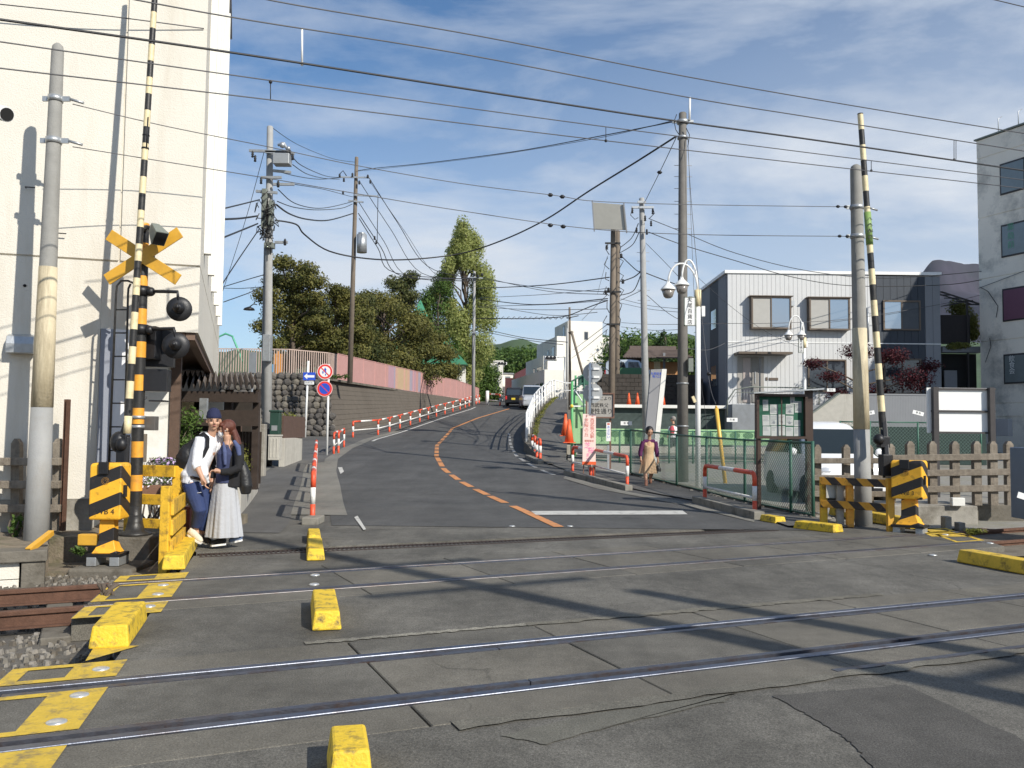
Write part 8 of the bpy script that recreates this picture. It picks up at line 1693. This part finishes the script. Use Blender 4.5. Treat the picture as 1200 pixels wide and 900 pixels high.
m_ = MB(); m_.tube([p(222, 563, -.13), p(224, 573, -.14), p(229, 578, -.14), p(236, 577, -.15)], .004, 5); m_.build('pocket_chain', m_steel, man)
shoe(man, p(220, 626.5, -.02), p(235.5, 637.5, -.08), cloth('canvas_cream', (.62, .56, .44)), m_wht)
shoe(man, p(232, 634.5, .12) * 1, p(247, 639, .1), cloth('leather_dark', (.05, .04, .035)), m_kerb)
ruck = thing('rucksack', 'black rucksack hanging on the white-shirted man\'s back', 'bag', p(220, 550, .1))
m_ = MB(); m_.tube([p(233, 517, .06), p(226, 527, .08), p(219, 539, .08), p(215, 549, .08)], [.075, .12, .145, .10], 14); m_.ball(p(221, 535, .08), (.13, .15, .17), 14); m_.build('sack', cloth('nylon_black', (.012, .012, .014), .6), ruck, voxel=.012, smooth_it=3)
m_ = MB(); q = [p(232, 512, -.03), p(238.5, 508.5, -.085), p(243.5, 513, -.125), p(243, 524, -.135), p(238, 534, -.125), p(231, 541, -.08)]
for a_2, b_2 in zip(q, q[1:]): m_.beam(a_2, b_2 + (b_2 - a_2) * .1, .045, .012, up=(0, -1, .2))
m_.build('strap', cloth('nylon_black', (.012, .012, .014)), ruck)
# ---- the woman with the mask
YW = 11.05; p = lambda px, py, dy=0: P(px, py, YW + dy)
wom = thing('person', 'long-haired auburn woman in a white mask, black cardigan and long pale grey skirt', 'person', (p(266, 636).x, YW, .02))
hc = p(264.5, 503); HF = unit((-.86, -.48, -.12))
b = MB(); head(b, hc, .215, HF); b.tube([p(267.5, 521, .02), p(266, 510, 0)], [.045, .048], 10)
b.tube([p(264, 566, .03), p(266, 548, .03), p(268, 530, .03), p(268, 516.5, .03)], [.12, .10, .115, .06], 12); sN, sF = p(279, 522, -.05), p(258, 521, .12); b.tube([sN, sF], .042, 10)
eN, wN = p(279, 549, -.12), p(259, 553, -.2); b.tube([sN, eN, wN], [.043, .035, .024], 10); hand(b, wN, p(248, 550, -.22) - wN, (0, -.2, -1), .165, .9, 1)
eF, wF = p(252, 545, .1), p(249, 563, .02); b.tube([sF, eF, wF], [.04, .033, .023], 10); hand(b, wF, Vector((.05, -.1, -1)), (-1, 0, 0), .165, .4, -1)
b.tube([p(258, 570, .0), p(257, 602, -.02), p(257, 630, 0)], [.08, .052, .034], 10); b.tube([p(270, 570, .08), p(273, 602, .1), p(275, 627, .12)], [.08, .052, .034], 10)
b.build('body', m_skin, wom, voxel=.0075, smooth_it=1); face(wom, hc, .215, HF, m_hairr, False)
f, s, u = frame(HF); rot = Matrix((s, f, u)).transposed()
m_ = MB(); m_.ball(hc + f * .058 - u * .045, (.056, .042, .052), 14, 0, 10, rot); mk = m_.build('face_mask', cloth('mask_white', (.80, .82, .84), .8, .02), wom)
m_ = MB(); m_.tube([hc + f * .05 - u * .03 - s * .05 + s * 0, hc - s * .084 + f * .0 - u * .01], .0025, 5); m_.tube([hc + f * .05 - u * .03 + s * .05, hc + s * .084 - u * .01], .0025, 5); m_.build('ear_loop', m_whitep, wom)
m_ = MB(); m_.ball(hc + u * .035 - f * .030, (.092, .100, .090), 20, 0, 14, rot); m_.ball(hc + u * .055 + f * .052, (.070, .040, .042), 14, 0, 8, rot)
m_.ball(hc - f * .07 - u * .02, (.06, .06, .07), 12, 0, 8, rot)
for q in (-1, 1): m_.tube([hc + u * .05 + s * q * .075 + f * .035, hc + s * q * .083 + f * .045 - u * .02, hc + s * q * .075 + f * .04 - u * .07], [.018, .014, .008], 8)
for k in range(7):
 a = (k - 3) * .012; m_.tube([hc - f * .09 + u * .0, p(276 + k * .5, 512 + k * .4, .02 + a), p(280 + k * .35, 524 + k, .02 + a * 2), p(280.5 + math.sin(k * 2) * 1.3, 535 + k, .0 + a * 2), p(280 + math.sin(k * 1.7) * 2, 545 + (k * 5 % 7), .02 + a * 2)], [.035, .032, .028, .022, .006], 8)
m_.build('hair', m_hairr, wom, voxel=.009, smooth_it=1)
m_ = MB(); m_.tube([p(263, 566, .0), p(264, 548, .0), p(265.5, 532, .0), p(266.5, 521, .01)], [.115, .105, .118, .06], 14); m_.build('top', cloth('top_navy', (.035, .045, .11)), wom, voxel=.01, smooth_it=2)
m_ = MB(); m_.tube([p(274, 516.5, -.09), p(279, 524, -.12), p(280.5, 534, -.12)], [.022, .035, .03], 8); m_.tube([p(262, 518, -.06), p(263.5, 530, -.128), p(264, 545, -.13)], [.015, .028, .02], 8); m_.build('collar', cloth('collar_blue', (.07, .09, .19)), wom, voxel=.008, smooth_it=2)
m_ = MB(); m_.tube([p(271, 570, .05), p(273, 552, .05), p(274, 535, .05), p(273, 522, .05)], [.135, .125, .13, .075], 14); m_.tube([sN, p(280.5, 538, -.09), eN, p(268, 553, -.17), p(258.5, 553, -.2)], [.07, .062, .057, .048, .042], 12); m_.tube([sF, p(253, 535, .12), eF, p(249.5, 561, .03)], [.062, .055, .05, .04], 12)
m_.tube([p(251, 545, .1), p(249.5, 558, .07), p(250, 572, .06)], [.05, .045, .012], 8)
m_.build('cardigan', cloth('cardigan_black', (.012, .012, .014), .9), wom, voxel=.010, smooth_it=2)
m_ = MB()
def skirt(cx0, y0, cx1, y1, Yc, r0, r1, dep0, dep1, folds, amp, mat, par, nm='skirt'):
 def fn(uu, v):
  a = uu * 6.28318; a0, a1 = P(cx0, y0, Yc), P(cx1, y1, Yc); c = a0.lerp(a1, v); rx = r0 + (r1 - r0) * v ** .8; ry = dep0 + (dep1 - dep0) * v ** .8; w = 1 + amp * (v ** .6) * math.sin(a * folds + 1.3 * math.sin(a * 2)) + amp * .5 * v * math.sin(a * folds * 2.3)
  return c + Vector((math.cos(a) * rx * w, math.sin(a) * ry * w, 0))
 m_ = MB(); m_.grid(fn, 96, 14); return m_.build(nm, mat, par)
skirt(264, 560, 262.5, 628.5, YW + .03, .125, .215, .12, .19, 7, .085, cloth('skirt_pale', (.42, .43, .45), .85, .04), wom)
shoe(wom, p(265, 638.5, -.02), p(247, 640.5, -.06), cloth('shoe_black', (.02, .02, .022)), m_wht); shoe(wom, p(284, 634, .1), p(269, 637.5, .1), cloth('shoe_blue', (.20, .27, .42)), m_wht)
bag = thing('shoulder_bag', 'black shoulder bag hanging behind the masked woman', 'bag', p(288, 582, .1))
m_ = MB(); m_.tube([p(283, 541, .08), p(286, 556, .07), p(288, 570, .06), p(288, 579, .06)], [.05, .085, .085, .06], 12); m_.build('bag_body', cloth('leather_black', (.015, .015, .016), .5), bag, voxel=.012, smooth_it=3)
m_ = MB(); m_.tube([p(279, 520, -.10), p(283, 530, -.06), p(285, 545, .0)], .010, 6); m_.tube([p(277, 520, .12), p(284, 532, .14), p(286, 545, .12)], .010, 6); m_.build('strap', cloth('leather_black', (.015, .015, .016)), bag)
m_ = MB(); m_.tube([p(262, 513.5, -.045), p(263.5, 521, -.085), p(266.5, 524, -.09), p(270, 519, -.06), p(270.5, 513, -.04)], .003, 5); m_.build('necklace', M('gold', (.7, .5, .2), .3, .9, 0, 1, 0), wom)
# ---- the woman walking towards the crossing
zw = P(775, 567, 23.2).z; YK = 23.2; p = lambda px, py, dy=0: P(px, py, YK + dy)
wk = thing('person', 'woman in a beige waistcoat dress with dark purple sleeves walking with a black handbag', 'person', (p(761, 566).x, YK, zw))
hc = p(761.3, 506); HF = unit((.12, -.86, -.42)); b = MB(); head(b, hc, .245, HF)
b.tube([p(761, 516, .05), hc - up * .06 + Vector((0, .03, 0))], [.05, .048], 10); b.tube([p(760, 543, .05), p(760, 532, .05), p(760.5, 522, .05), p(761, 517, .05)], [.14, .11, .13, .06], 12)
sL, sR = p(754, 517.5, .05), p(767.5, 517.5, .05); b.tube([sL, sR], .05, 8)
e1, w1_ = p(750.3, 530, .02), p(751, 538, -.04); e2, w2_ = p(769.7, 530, .05), p(771, 539, .0)
b.tube([sL, e1, w1_], [.045, .037, .025], 10); hand(b, w1_, Vector((.05, -.15, -1)), (1, 0, 0), .17, .4, 1); b.tube([sR, e2, w2_], [.045, .037, .025], 10); hand(b, w2_, Vector((0, -.1, -1)), (-1, 0, 0), .17, 1.1, -1)
b.tube([p(757, 546, .02), p(756.5, 556, -.12), p(757.3, 565, -.2)], [.09, .055, .033], 10); b.tube([p(763, 546, .08), p(763, 556, .12), p(762, 563, .28)], [.09, .055, .033], 10)
b.build('body', m_skin2, wk, voxel=.009, smooth_it=1); face(wk, hc, .245, HF)
f, s, u = frame(HF); rot = Matrix((s, f, u)).transposed(); m_ = MB(); m_.ball(hc + u * .04 - f * .035, (.108, .112, .105), 18, 0, 12, rot); m_.ball(hc - f * .09 - u * .03, (.09, .06, .10), 12, 0, 8, rot); m_.tube([hc + u * .03 + f * .05 - s * .02, hc - s * .085 + u * .0 + f * .03, hc - s * .09 - u * .06], [.03, .02, .01], 8); m_.tube([hc + u * .03 + f * .05 + s * .02, hc + s * .085 + f * .03, hc + s * .09 - u * .06], [.03, .02, .01], 8); m_.build('hair', m_hairb, wk, voxel=.011, smooth_it=1)
m_ = MB(); m_.tube([sL, e1, p(750.6, 535, -.02)], [.070, .062, .052], 10); m_.tube([sR, e2, p(770.3, 535.5, .02)], [.070, .062, .052], 10); m_.tube([sL, sR], .062, 8); m_.build('blouse', cloth('blouse_purple', (.085, .012, .07)), wk, voxel=.011, smooth_it=2)
m_ = MB(); m_.tube([p(760, 541, .05), p(760, 532, .05), p(760.3, 524, .05), p(754.5, 517.5, .05)], [.168, .135, .155, .03], 14); m_.tube([p(760, 532, .05), p(760.3, 524, .05), p(767, 517.5, .05)], [.13, .15, .03], 14); m_.build('waistcoat', cloth('waistcoat_beige', (.50, .35, .21)), wk, voxel=.012, smooth_it=2)
skirt(760, 538, 759.5, 554.5, YK + .04, .165, .235, .15, .20, 6, .10, cloth('skirt_beige', (.48, .33, .20), .85, .06), wk)
shoe(wk, p(757.5, 565.8, -.2), p(757, 570.5, -.42), cloth('sandal_brown', (.25, .12, .08)), m_brf); shoe(wk, p(762, 564.2, .3), p(762.5, 566.5, .12), cloth('sandal_brown', (.25, .12, .08)), m_brf)
hb_ = thing('handbag', 'black handbag hanging from the walking woman\'s hand', 'bag', p(771.5, 554, .0))
m_ = MB(); m_.tube([p(770.5, 542, 0), p(770.2, 547, 0), p(771.3, 549, 0)], .010, 6); m_.tube([p(772, 541.5, 0), p(773, 547, 0), p(772, 549, 0)], .010, 6); m_.build('handle', cloth('leather_black', (.015, .015, .016)), hb_)
m_ = MB(); m_.tube([p(771, 545.5, .02), p(771.5, 549, .02), p(771.5, 552.5, .02)], [.035, .07, .075], 12); m_.build('bag_body', cloth('leather_black', (.015, .015, .016)), hb_, voxel=.012, smooth_it=2)
# ---- far walker with a rucksack, seen from behind
YF = 33.0; p = lambda px, py, dy=0: P(px, py, YF + dy)
fw = thing('person', 'distant walker in a white top and dark trousers passing left of the thick grey pole', 'person', (p(787, 526).x, YF, .55))
hc = p(788.5, 491.5); HF = unit((-.8, .5, 0)); b = MB(); head(b, hc, .215, HF); b.tube([p(789, 497), hc], [.05, .045], 8); b.tube([p(788, 512), p(788.5, 505), p(789, 498.5)], [.12, .11, .07], 10)
b.tube([p(787, 511), p(785.5, 519), p(786, 525.5)], [.08, .05, .035], 8); b.tube([p(789, 511, .1), p(790, 519, .1), p(790.5, 525.5, .15)], [.08, .05, .035], 8); s1, e1, w1_ = p(786, 500.5, -.1), p(784, 506, -.12), p(782.5, 510.5, -.15); b.tube([s1, e1, w1_], [.05, .038, .026], 8); hand(b, w1_, Vector((-.2, 0, -1)), (1, 0, 0), .17, .5, 1)
s2, e2, w2_ = p(791, 500.5, .1), p(792, 506, .12), p(791.5, 511, .05); b.tube([s2, e2, w2_], [.05, .038, .026], 8); hand(b, w2_, Vector((.1, 0, -1)), (-1, 0, 0), .17, .5, -1)
b.build('body', m_skin, fw, voxel=.011, smooth_it=1); face(fw, hc, .215, HF)
f, s, u = frame(HF); m_ = MB(); m_.ball(hc + u * .03 - f * .02, (.085, .1, .1), 14, 0, 10, Matrix((s, f, u)).transposed()); m_.build('hair', M('hair_grey', (.25, .23, .21), .7), fw)
m_ = MB(); m_.tube([p(788, 513), p(788.3, 506), p(789, 499.5)], [.155, .14, .10], 12); m_.tube([s1, e1], [.075, .06], 10); m_.tube([s2, e2], [.075, .06], 10); m_.build('shirt', cloth('shirt_white', (.8, .81, .84)), fw, voxel=.014, smooth_it=2)
m_ = MB(); m_.tube([p(787, 512), p(785.7, 519), p(786, 524.5)], [.11, .08, .07], 10); m_.tube([p(789, 512, .08), p(790, 519, .1), p(790.5, 524.5, .15)], [.11, .08, .07], 10); m_.tube([p(788, 509), p(788, 513)], .145, 12); m_.build('trousers', cloth('trousers_dark', (.05, .05, .055)), fw, voxel=.014, smooth_it=2)
for (a, b_2) in ((p(786.5, 526.3), p(784, 526.8)), (p(791, 526.3, .15), p(788.5, 526.8, .15))): shoe(fw, a, b_2, m_wht, m_wht)
m_ = MB(); m_.tube([p(787.5, 499.5, -.17), p(787.5, 504, -.2), p(787.3, 508.5, -.18)], [.06, .11, .09], 12); o = tag(m_.build('rucksack', cloth('rucksack_pink', (.45, .07, .09)), voxel=.014, smooth_it=2, org=p(787.5, 508.5, -.18)), 'pink-red rucksack on the distant walker\'s back', 'bag')
# ==== WIRES
m_wire = M('wire_black', (.022, .022, .024), .5, 0, 0, 1, 0); m_wireg = M('wire_grey', (.09, .09, .095), .45, .5, 0, 1, 0)
wc = [0]
def wire(label, pts, r=.009, mat=None, group='overhead wires', knots=(), n_=10, cat='wire'):
 """a cable through pixel points (px, py, distance); smooth between them"""
 q = [P(*a) for a in pts]; out = []
 if len(q) == 2: out = [q[0].lerp(q[1], i / n_) for i in range(n_ + 1)]
 else:
  for i in range(len(q) - 1):
   p0, p1, p2, p3 = q[max(0, i - 1)], q[i], q[i + 1], q[min(len(q) - 1, i + 2)]
   for k in range(6):
    t = k / 6; out.append(.5 * ((2 * p1) + (p2 - p0) * t + (2 * p0 - 5 * p1 + 4 * p2 - p3) * t * t + (3 * p1 - p0 - 3 * p2 + p3) * t ** 3))
  out.append(q[-1])
 m_ = MB(); m_.tube(out, r, 5); o = m_.build('overhead_wire', mat or m_wire, org=out[0]); tag(o, label, cat, group)
 for (px, py, Y, rr) in knots: m_ = MB(); c = P(px, py, Y); m_.lathe([(.2 * rr, -rr), (rr, -rr * .4), (rr, rr * .4), (.2 * rr, rr)], 8, f=lambda x, y, z: c + Vector((z * 1.4, y, x))); m_.build('insulator', m_blk, o)
 return o
gw = 'long railway wires crossing the whole sky'
def rail_w(lb, pts, r):
 Y0, Y1 = 7.5, 13.5; q = [(px, py, Y0 + (Y1 - Y0) * (px / 1200)) for px, py in pts]; return wire(lb, q, r, m_wireg if r < .012 else m_wire, gw)
rail_w('uppermost railway wire, leaving the top of the picture right of the cream building', [(250, -20), (320, 1), (560, 42), (800, 89), (1000, 124), (1160, 150), (1300, 172)], .008)
rail_w('second railway wire from the top, passing above the thick grey pole\'s aerial', [(100, -13), (165, 1), (300, 25), (540, 63), (800, 113), (960, 139), (1200, 177), (1300, 192)], .008)
rail_w('thickest black railway wire, meeting the top of the thick grey pole', [(-60, 14), (0, 23), (300, 66), (660, 122), (800, 143), (960, 165), (1200, 200), (1300, 215)], .013)
rail_w('thin railway wire just under the thick black one', [(-60, 40), (0, 49), (300, 92), (660, 142), (900, 173), (1200, 211), (1300, 224)], .007)
rail_w('lowest of the five long railway wires', [(-60, 72), (0, 80), (300, 115), (660, 159), (900, 187), (1200, 221), (1300, 234)], .007)
rail_w('short wire crossing the top right corner of the picture', [(1150, -4), (1200, 8), (1300, 32)], .008)
for (px, y0, y1, lb) in ((354, 33, 75, 'white hanging rod between two railway wires above the left utility pole'), (317, 96, 118, 'small dark dropper on the two lower railway wires above the left utility pole'), (710, 149, 165, 'dropper on the lower railway wires above the tilted panel'), (1118, 164, 187, 'double dropper hanging from the railway wires near the mouldy building'), (1021, 189, 200, 'small dropper on the lower railway wires beside the raised arm')):
 Y = 7.5 + 6 * px / 1200; m_ = MB(); a, b = P(px, y0, Y), P(px, y1, Y); m_.tube([a, b], .012 if px == 354 else .005, 6); m_.ball(b if px != 317 else a, .02, 8)
 if px == 1118: m_.tube([a + Vector((.03, 0, 0)), b + Vector((.03, 0, 0))], .005, 5)
 tag(m_.build('wire_dropper', m_whitep if px == 354 else m_blk, org=a), lb, 'wire fitting')
wire('twisted cable from the left edge to the corner of the cream building', [(-40, 0, 10.9), (0, 5, 11.0), (120, 18, 11.4), (239, 33.5, 11.93)], .008, m_wireg)
wire('upper span wire between the two round-topped concrete poles', [(85, 122, 10.5), (190, 147, 11), (314, 172, 11.5), (418, 194, 12), (540, 215, 12.6), (650, 229, 13), (700, 236, 13.2), (820, 240, 13.7), (1000, 242.5, 14.5)], .006, m_wireg, knots=((645, 228.5, 13, .03), (659, 230.5, 13, .03), (982, 242, 14.4, .025), (991, 242.3, 14.4, .025)))
wire('lower span wire between the two round-topped concrete poles', [(85, 172, 10.5), (190, 189, 11), (314, 209, 11.5), (430, 229, 12), (540, 247, 12.6), (690, 268, 13.2), (820, 275, 13.7), (1000, 277, 14.5)], .006, m_wireg, knots=((645, 264, 13, .03), (660, 265.5, 13, .03), (984, 276.7, 14.4, .025), (993, 277, 14.4, .025)))
wire('thick cable sweeping down from the thick grey pole to the left pole', [(792, 160, 24.4), (745, 190, 26), (690, 224, 29), (640, 257, 32), (590, 281, 34), (540, 297, 35), (480, 304, 34), (430, 303, 32), (385, 294, 31), (357, 275, 29), (347, 263, 28.5), (322, 258, 28)], .028)
wire('thin wire between the tops of the thick grey and the brownish poles', [(792, 142, 24.5), (700, 160, 30), (600, 178, 37), (500, 191, 43), (440, 197, 47), (419, 200, 48)], .018)
wire('guy wire from the thick grey pole down to the slim grey pole', [(793, 160, 24.5), (773, 202, 28), (756, 236, 32.8)], .012, knots=((773, 202, 28, .06),))
wire('stay wire running down from the thick grey pole to the yellow guy cover', [(806, 170, 24.4), (812, 260, 23.5), (829, 432, 21.8), (839, 474, 21.3)], .008, m_wireg, knots=((831, 438, 21.7, .045),))
wire('second thin stay beside the white lamp post reaching the ground', [(806, 160, 24.4), (816, 400, 24.4), (826, 480, 24.4), (832, 540, 24.4)], .006, m_wireg)
g2 = 'cables between the poles on the left'
for lb, pts, r in (('cable from the transformer to the left end of the brownish pole\'s arm, upper one', [(343, 184, 28), (352, 193, 30), (370, 202, 36), (385, 207, 42), (399, 208, 48)], .016),
 ('cable from the transformer to the brownish pole, sagging below the upper one', [(343, 193, 28), (360, 204, 34), (380, 209, 42), (398, 210, 48)], .016),
 ('top wire from the left pole tip towards the brownish pole arm', [(318, 149, 28), (350, 170, 36), (390, 186, 44), (416, 190, 48)], .012),
 ('cable from mid left pole to the cross arm of the brownish pole', [(322, 200, 28), (350, 207, 36), (375, 210, 42), (400, 208, 48)], .016),
 ('upper of two sagging service cables between the left pole and the brownish pole', [(326, 222, 28), (345, 238, 32), (370, 244, 38), (390, 242, 44), (414, 236, 48)], .018),
 ('lower of two sagging service cables between the left pole and the brownish pole', [(325, 236, 28), (345, 243, 33), (372, 246, 40), (400, 244, 46), (413, 239, 48)], .018),
 ('thick dark sagging cable between the left pole and the brownish pole', [(324, 240, 28), (340, 251, 32), (360, 257, 37), (385, 258, 42), (414, 250, 48)], .032),
 ('wire from the left pole slanting to the lower arm of the brownish pole', [(345, 216, 28.5), (380, 222, 38), (410, 230, 46), (418, 231, 48)], .014)):
 wire(lb, pts, r, None, g2)
for lb, pts, r in (('cable from the cream building to the left pole, uppermost', [(255, 246, 22), (280, 240, 25), (304, 234, 28)], .022), ('cable from the cream building to the left pole, middle one', [(255, 257, 22), (280, 256, 25), (302, 253, 28)], .030), ('cable from the cream building rising to the left pole, lowest one', [(255, 281, 22), (280, 271, 25), (302, 262, 28)], .026),
 ('steep stay wire from the left pole down behind the cream building', [(304, 268, 28), (280, 303, 25), (257, 338, 23)], .018), ('long thin stay from the left pole arm down to the school fence', [(310, 176, 28), (290, 250, 30), (268, 320, 33), (258, 350, 34)], .010),
 ('low cable left of the left pole, just above the fence', [(309, 322, 28), (285, 329, 30), (262, 336, 32)], .016), ('lowest thin cable left of the left pole', [(309, 336, 28), (280, 338, 30), (250, 337, 32)], .012), ('sloping cable from the left pole to the hanging black lamp', [(309, 335, 28), (295, 342, 26), (262, 354, 24)], .014)):
 wire(lb, pts, r, None, 'cables left of the left utility pole')
g3 = 'fan of wires running right from the brownish pole'
for i, (a, b, r) in enumerate((((431, 206), (507, 310), .022), ((421, 212), (500, 318), .020), ((420, 236), (485, 322), .020), ((420, 250), (478, 322), .026), ((421, 256), (470, 318), .026), ((433, 212), (520, 322), .014))):
 mid = (b[0] - 6, b[1] + 2); e = (551 + i * 2.6, 326 + (i % 3) * 1.5); wire(('uppermost and longest', 'second', 'third, thin', 'fourth, beside the round transformer', 'lowest, touching the round transformer', 'thinnest, ending highest')[i] + ' wire of the fan right of the brownish pole', [(a[0], a[1], 48), ((a[0] + mid[0]) / 2, (a[1] + mid[1]) / 2 + 2, 52), (mid[0], mid[1], 57), (e[0], e[1], 61.8)], r, None, g3)
wire('wire from the brownish pole rising right towards the thick grey pole', [(416, 201, 48), (500, 192, 42), (580, 182, 36), (700, 162, 30), (790, 141, 24.6)], .010, m_wireg)
g4 = 'cables across the end of the road, from the thin pale pole to the brown pole pair'
rows = [((566, 327), (640, 338), (713, 342), .020, 'uppermost sagging cable'), ((566, 325), (640, 341), (712, 345), .018, 'second sagging cable, close under the uppermost'), ((560, 338), (640, 334), (714, 325), .030, 'thicker rising cable'), ((562, 349), (640, 345), (712, 338), .016, 'faint rising cable'), ((560, 350), (625, 357), (712, 350), .028, 'dark sagging cable below the rising ones'), ((560, 359), (640, 357), (712, 352), .018, 'flat cable at the middle of the bundle'), ((560, 360), (630, 363), (712, 362), .016, 'thin flat cable under the middle one'), ((560, 355), (640, 369), (700, 366), .016, 'sagging thin cable above the lashed bundle'), ((558, 383), (610, 395), (665, 401), .020, 'low cable falling to the right before the hills'), ((558, 387), (615, 398), (660, 404), .018, 'lowest cable falling to the right before the hills')]
for a, b, c, r, lb in rows: wire(lb + ' left of the brown pole pair', [(a[0], a[1], 62), (b[0], b[1], 52), (c[0], c[1], 42)], r, m_wireg if r < .02 else m_wire, g4)
o = wire('thick lashed telephone bundle rising to the brown pole pair', [(558, 373, 62), (610, 373.5, 58), (650, 372, 54), (668, 369, 52), (690, 360, 47), (712, 352, 42)], .03, None, g4)
for k in range(16): m_ = MB(); px = 565 + k * 6.5; m_.tube([P(px, 373 - max(0, px - 650) * .15 + a * .9 * (-1) ** a, 61 - (px - 560) * .12) if 0 else P(px + a * 2, 372.5 + 1.6 * math.sin(a * 1.7) - max(0, px - 655) * .28, 61 - (px - 560) * .13) for a in range(4)], .018, 4); m_.build('lashing', m_wire, o)
for i, (a, b, r) in enumerate((((712, 380), (672, 410), .016), ((712, 386), (670, 420), .016), ((712, 345), (682, 375), .014), ((712, 300), (700, 345), .010), ((722, 395), (690, 420), .012))): wire(('upper', 'second', 'short', 'steepest', 'lowest')[i] + ' slanting wire above the white building', [(a[0], a[1], 42), (b[0], b[1], 60)], r, m_wireg, 'slanting wires left of the brown pole pair')
g5 = 'cables between the brown pole pair and the slim grey pole'
for i, (a, b, c, r) in enumerate((((727, 290), (740, 279), (748, 262), .018), ((727, 296), (741, 287), (749, 272), .018), ((728, 300), (745, 316), (751, 318), .022), ((728, 330), (742, 325), (750, 319), .026), ((727, 346), (742, 341), (751, 322), .02), ((727, 352), (742, 345), (752, 340), .014))): wire(('uppermost curving', 'second curving', 'third sagging', 'thick rising', 'fifth rising', 'lowest thin')[i] + ' cable between the brown pole pair and the slim grey pole', [(a[0], a[1], 41), (b[0], b[1], 37), (c[0], c[1], 33)], r, None, g5)
g6 = 'cables running right from the slim grey pole'
for lb, pts, r in (('upper long cable from the slim grey pole across the top of the grey house', [(760, 272, 33), (800, 287, 33), (860, 305, 34), (930, 325, 36), (1000, 335, 37), (1103, 334, 38.5), (1150, 328, 39)], .016), ('second long cable from the slim grey pole across the top of the grey house', [(760, 256, 33), (800, 272, 33), (863, 297, 34), (950, 318, 36), (1040, 326, 37.5), (1150, 318, 39)], .014),
 ('steep cable from the slim grey pole falling behind the thick grey pole', [(757, 320, 33), (775, 327, 33), (800, 336, 32)], .020), ('thin cable from the slim grey pole falling to the lamp post', [(757, 285, 33), (775, 303, 31), (797, 326, 27)], .010), ('long nearly level cable crossing the windows of the grey house', [(757, 345, 33), (800, 376, 35), (860, 379, 37), (930, 378, 38), (1000, 373, 38.4), (1100, 357, 38.7), (1148, 346, 39.5)], .012), ('thin cable falling from the house roof to the farther street lamp', [(812, 320, 34), (860, 362, 35), (900, 390, 36), (940, 408, 37)], .008), ('rising cable at the right of the thick pole to the grey house side', [(804, 408, 26), (830, 410, 32), (850, 402, 38.8)], .012),
 ('faint level cable between the slim pole and the thick grey pole, upper', [(728, 378, 41), (760, 380, 37), (800, 380, 32)], .010), ('faint level cable between the slim pole and the thick grey pole, lower', [(728, 383, 41), (765, 387, 37), (800, 386, 32)], .010), ('thin wire below the tilted panel running to the slim pole', [(727, 355, 41), (760, 362, 36), (798, 366, 31)], .010), ('faint wire sagging from the brown pole pair behind the slim pole', [(727, 350, 41), (760, 358, 37), (798, 362, 31)], .010)):
 wire(lb, pts, r, m_wireg if r < .014 else m_wire, g6)
t = thing('surveillance_camera', 'white round camera housing with a black front at the left edge of the picture', 'camera', P(2, 133, 7))
c = P(-8, 130, 7.05); e = P(8, 134, 6.9); ax_ = (e - c).normalized(); m_ = MB(); m_.tube([c - ax_ * .3, e], .06, 16); m_.build('housing', m_whitep, t); m_ = MB(); m_.tube([e + ax_ * .001, e + ax_ * .006], .052, 16); m_.build('lens', m_dark, t)
m_ = MB(); q = c - ax_ * .25; m_.tube([q, q + Vector((-.1, 0, -.3)), Vector((q.x - .1, q.y, -.3))], .035, 8); m_.build('post', m_steel, t)
def back_pole(x, y, h, arm_z, lb, arm_l=1.2):
 t = thing('utility_pole', lb, 'utility pole', (x, y, -.2)); m_ = MB(); m_.tube([(x, y, -.2), (x, y, h * .5), (x, y, h)], [.17, .15, .12], 16); m_.build('shaft', m_pole, t)
 for z in arm_z: m_ = MB(); m_.box((x, y, z), (arm_l * 2, .09, .09), rz=.5); m_.build('cross_arm', m_steel, t)
back_pole(8.9, -1.3, 13.6, (10.6, 9.4), 'tall concrete line pole behind the photographer on the right'); back_pole(9.6, -.6, 8.6, (6.2,), 'shorter concrete pole beside the track behind the photographer', .9)
# ==== lettering becomes plain meshes
bpy.context.view_layer.update()
_dg = bpy.context.evaluated_depsgraph_get()
for o in [o for o in bpy.data.objects if o.type == 'FONT']:
 me = bpy.data.meshes.new_from_object(o.evaluated_get(_dg)); nm, par, mx_ = o.name, o.parent, o.matrix_local.copy()
 bpy.data.objects.remove(o); n_ = bpy.data.objects.new(nm, me); COL.objects.link(n_); n_.parent = par; n_.matrix_local = mx_
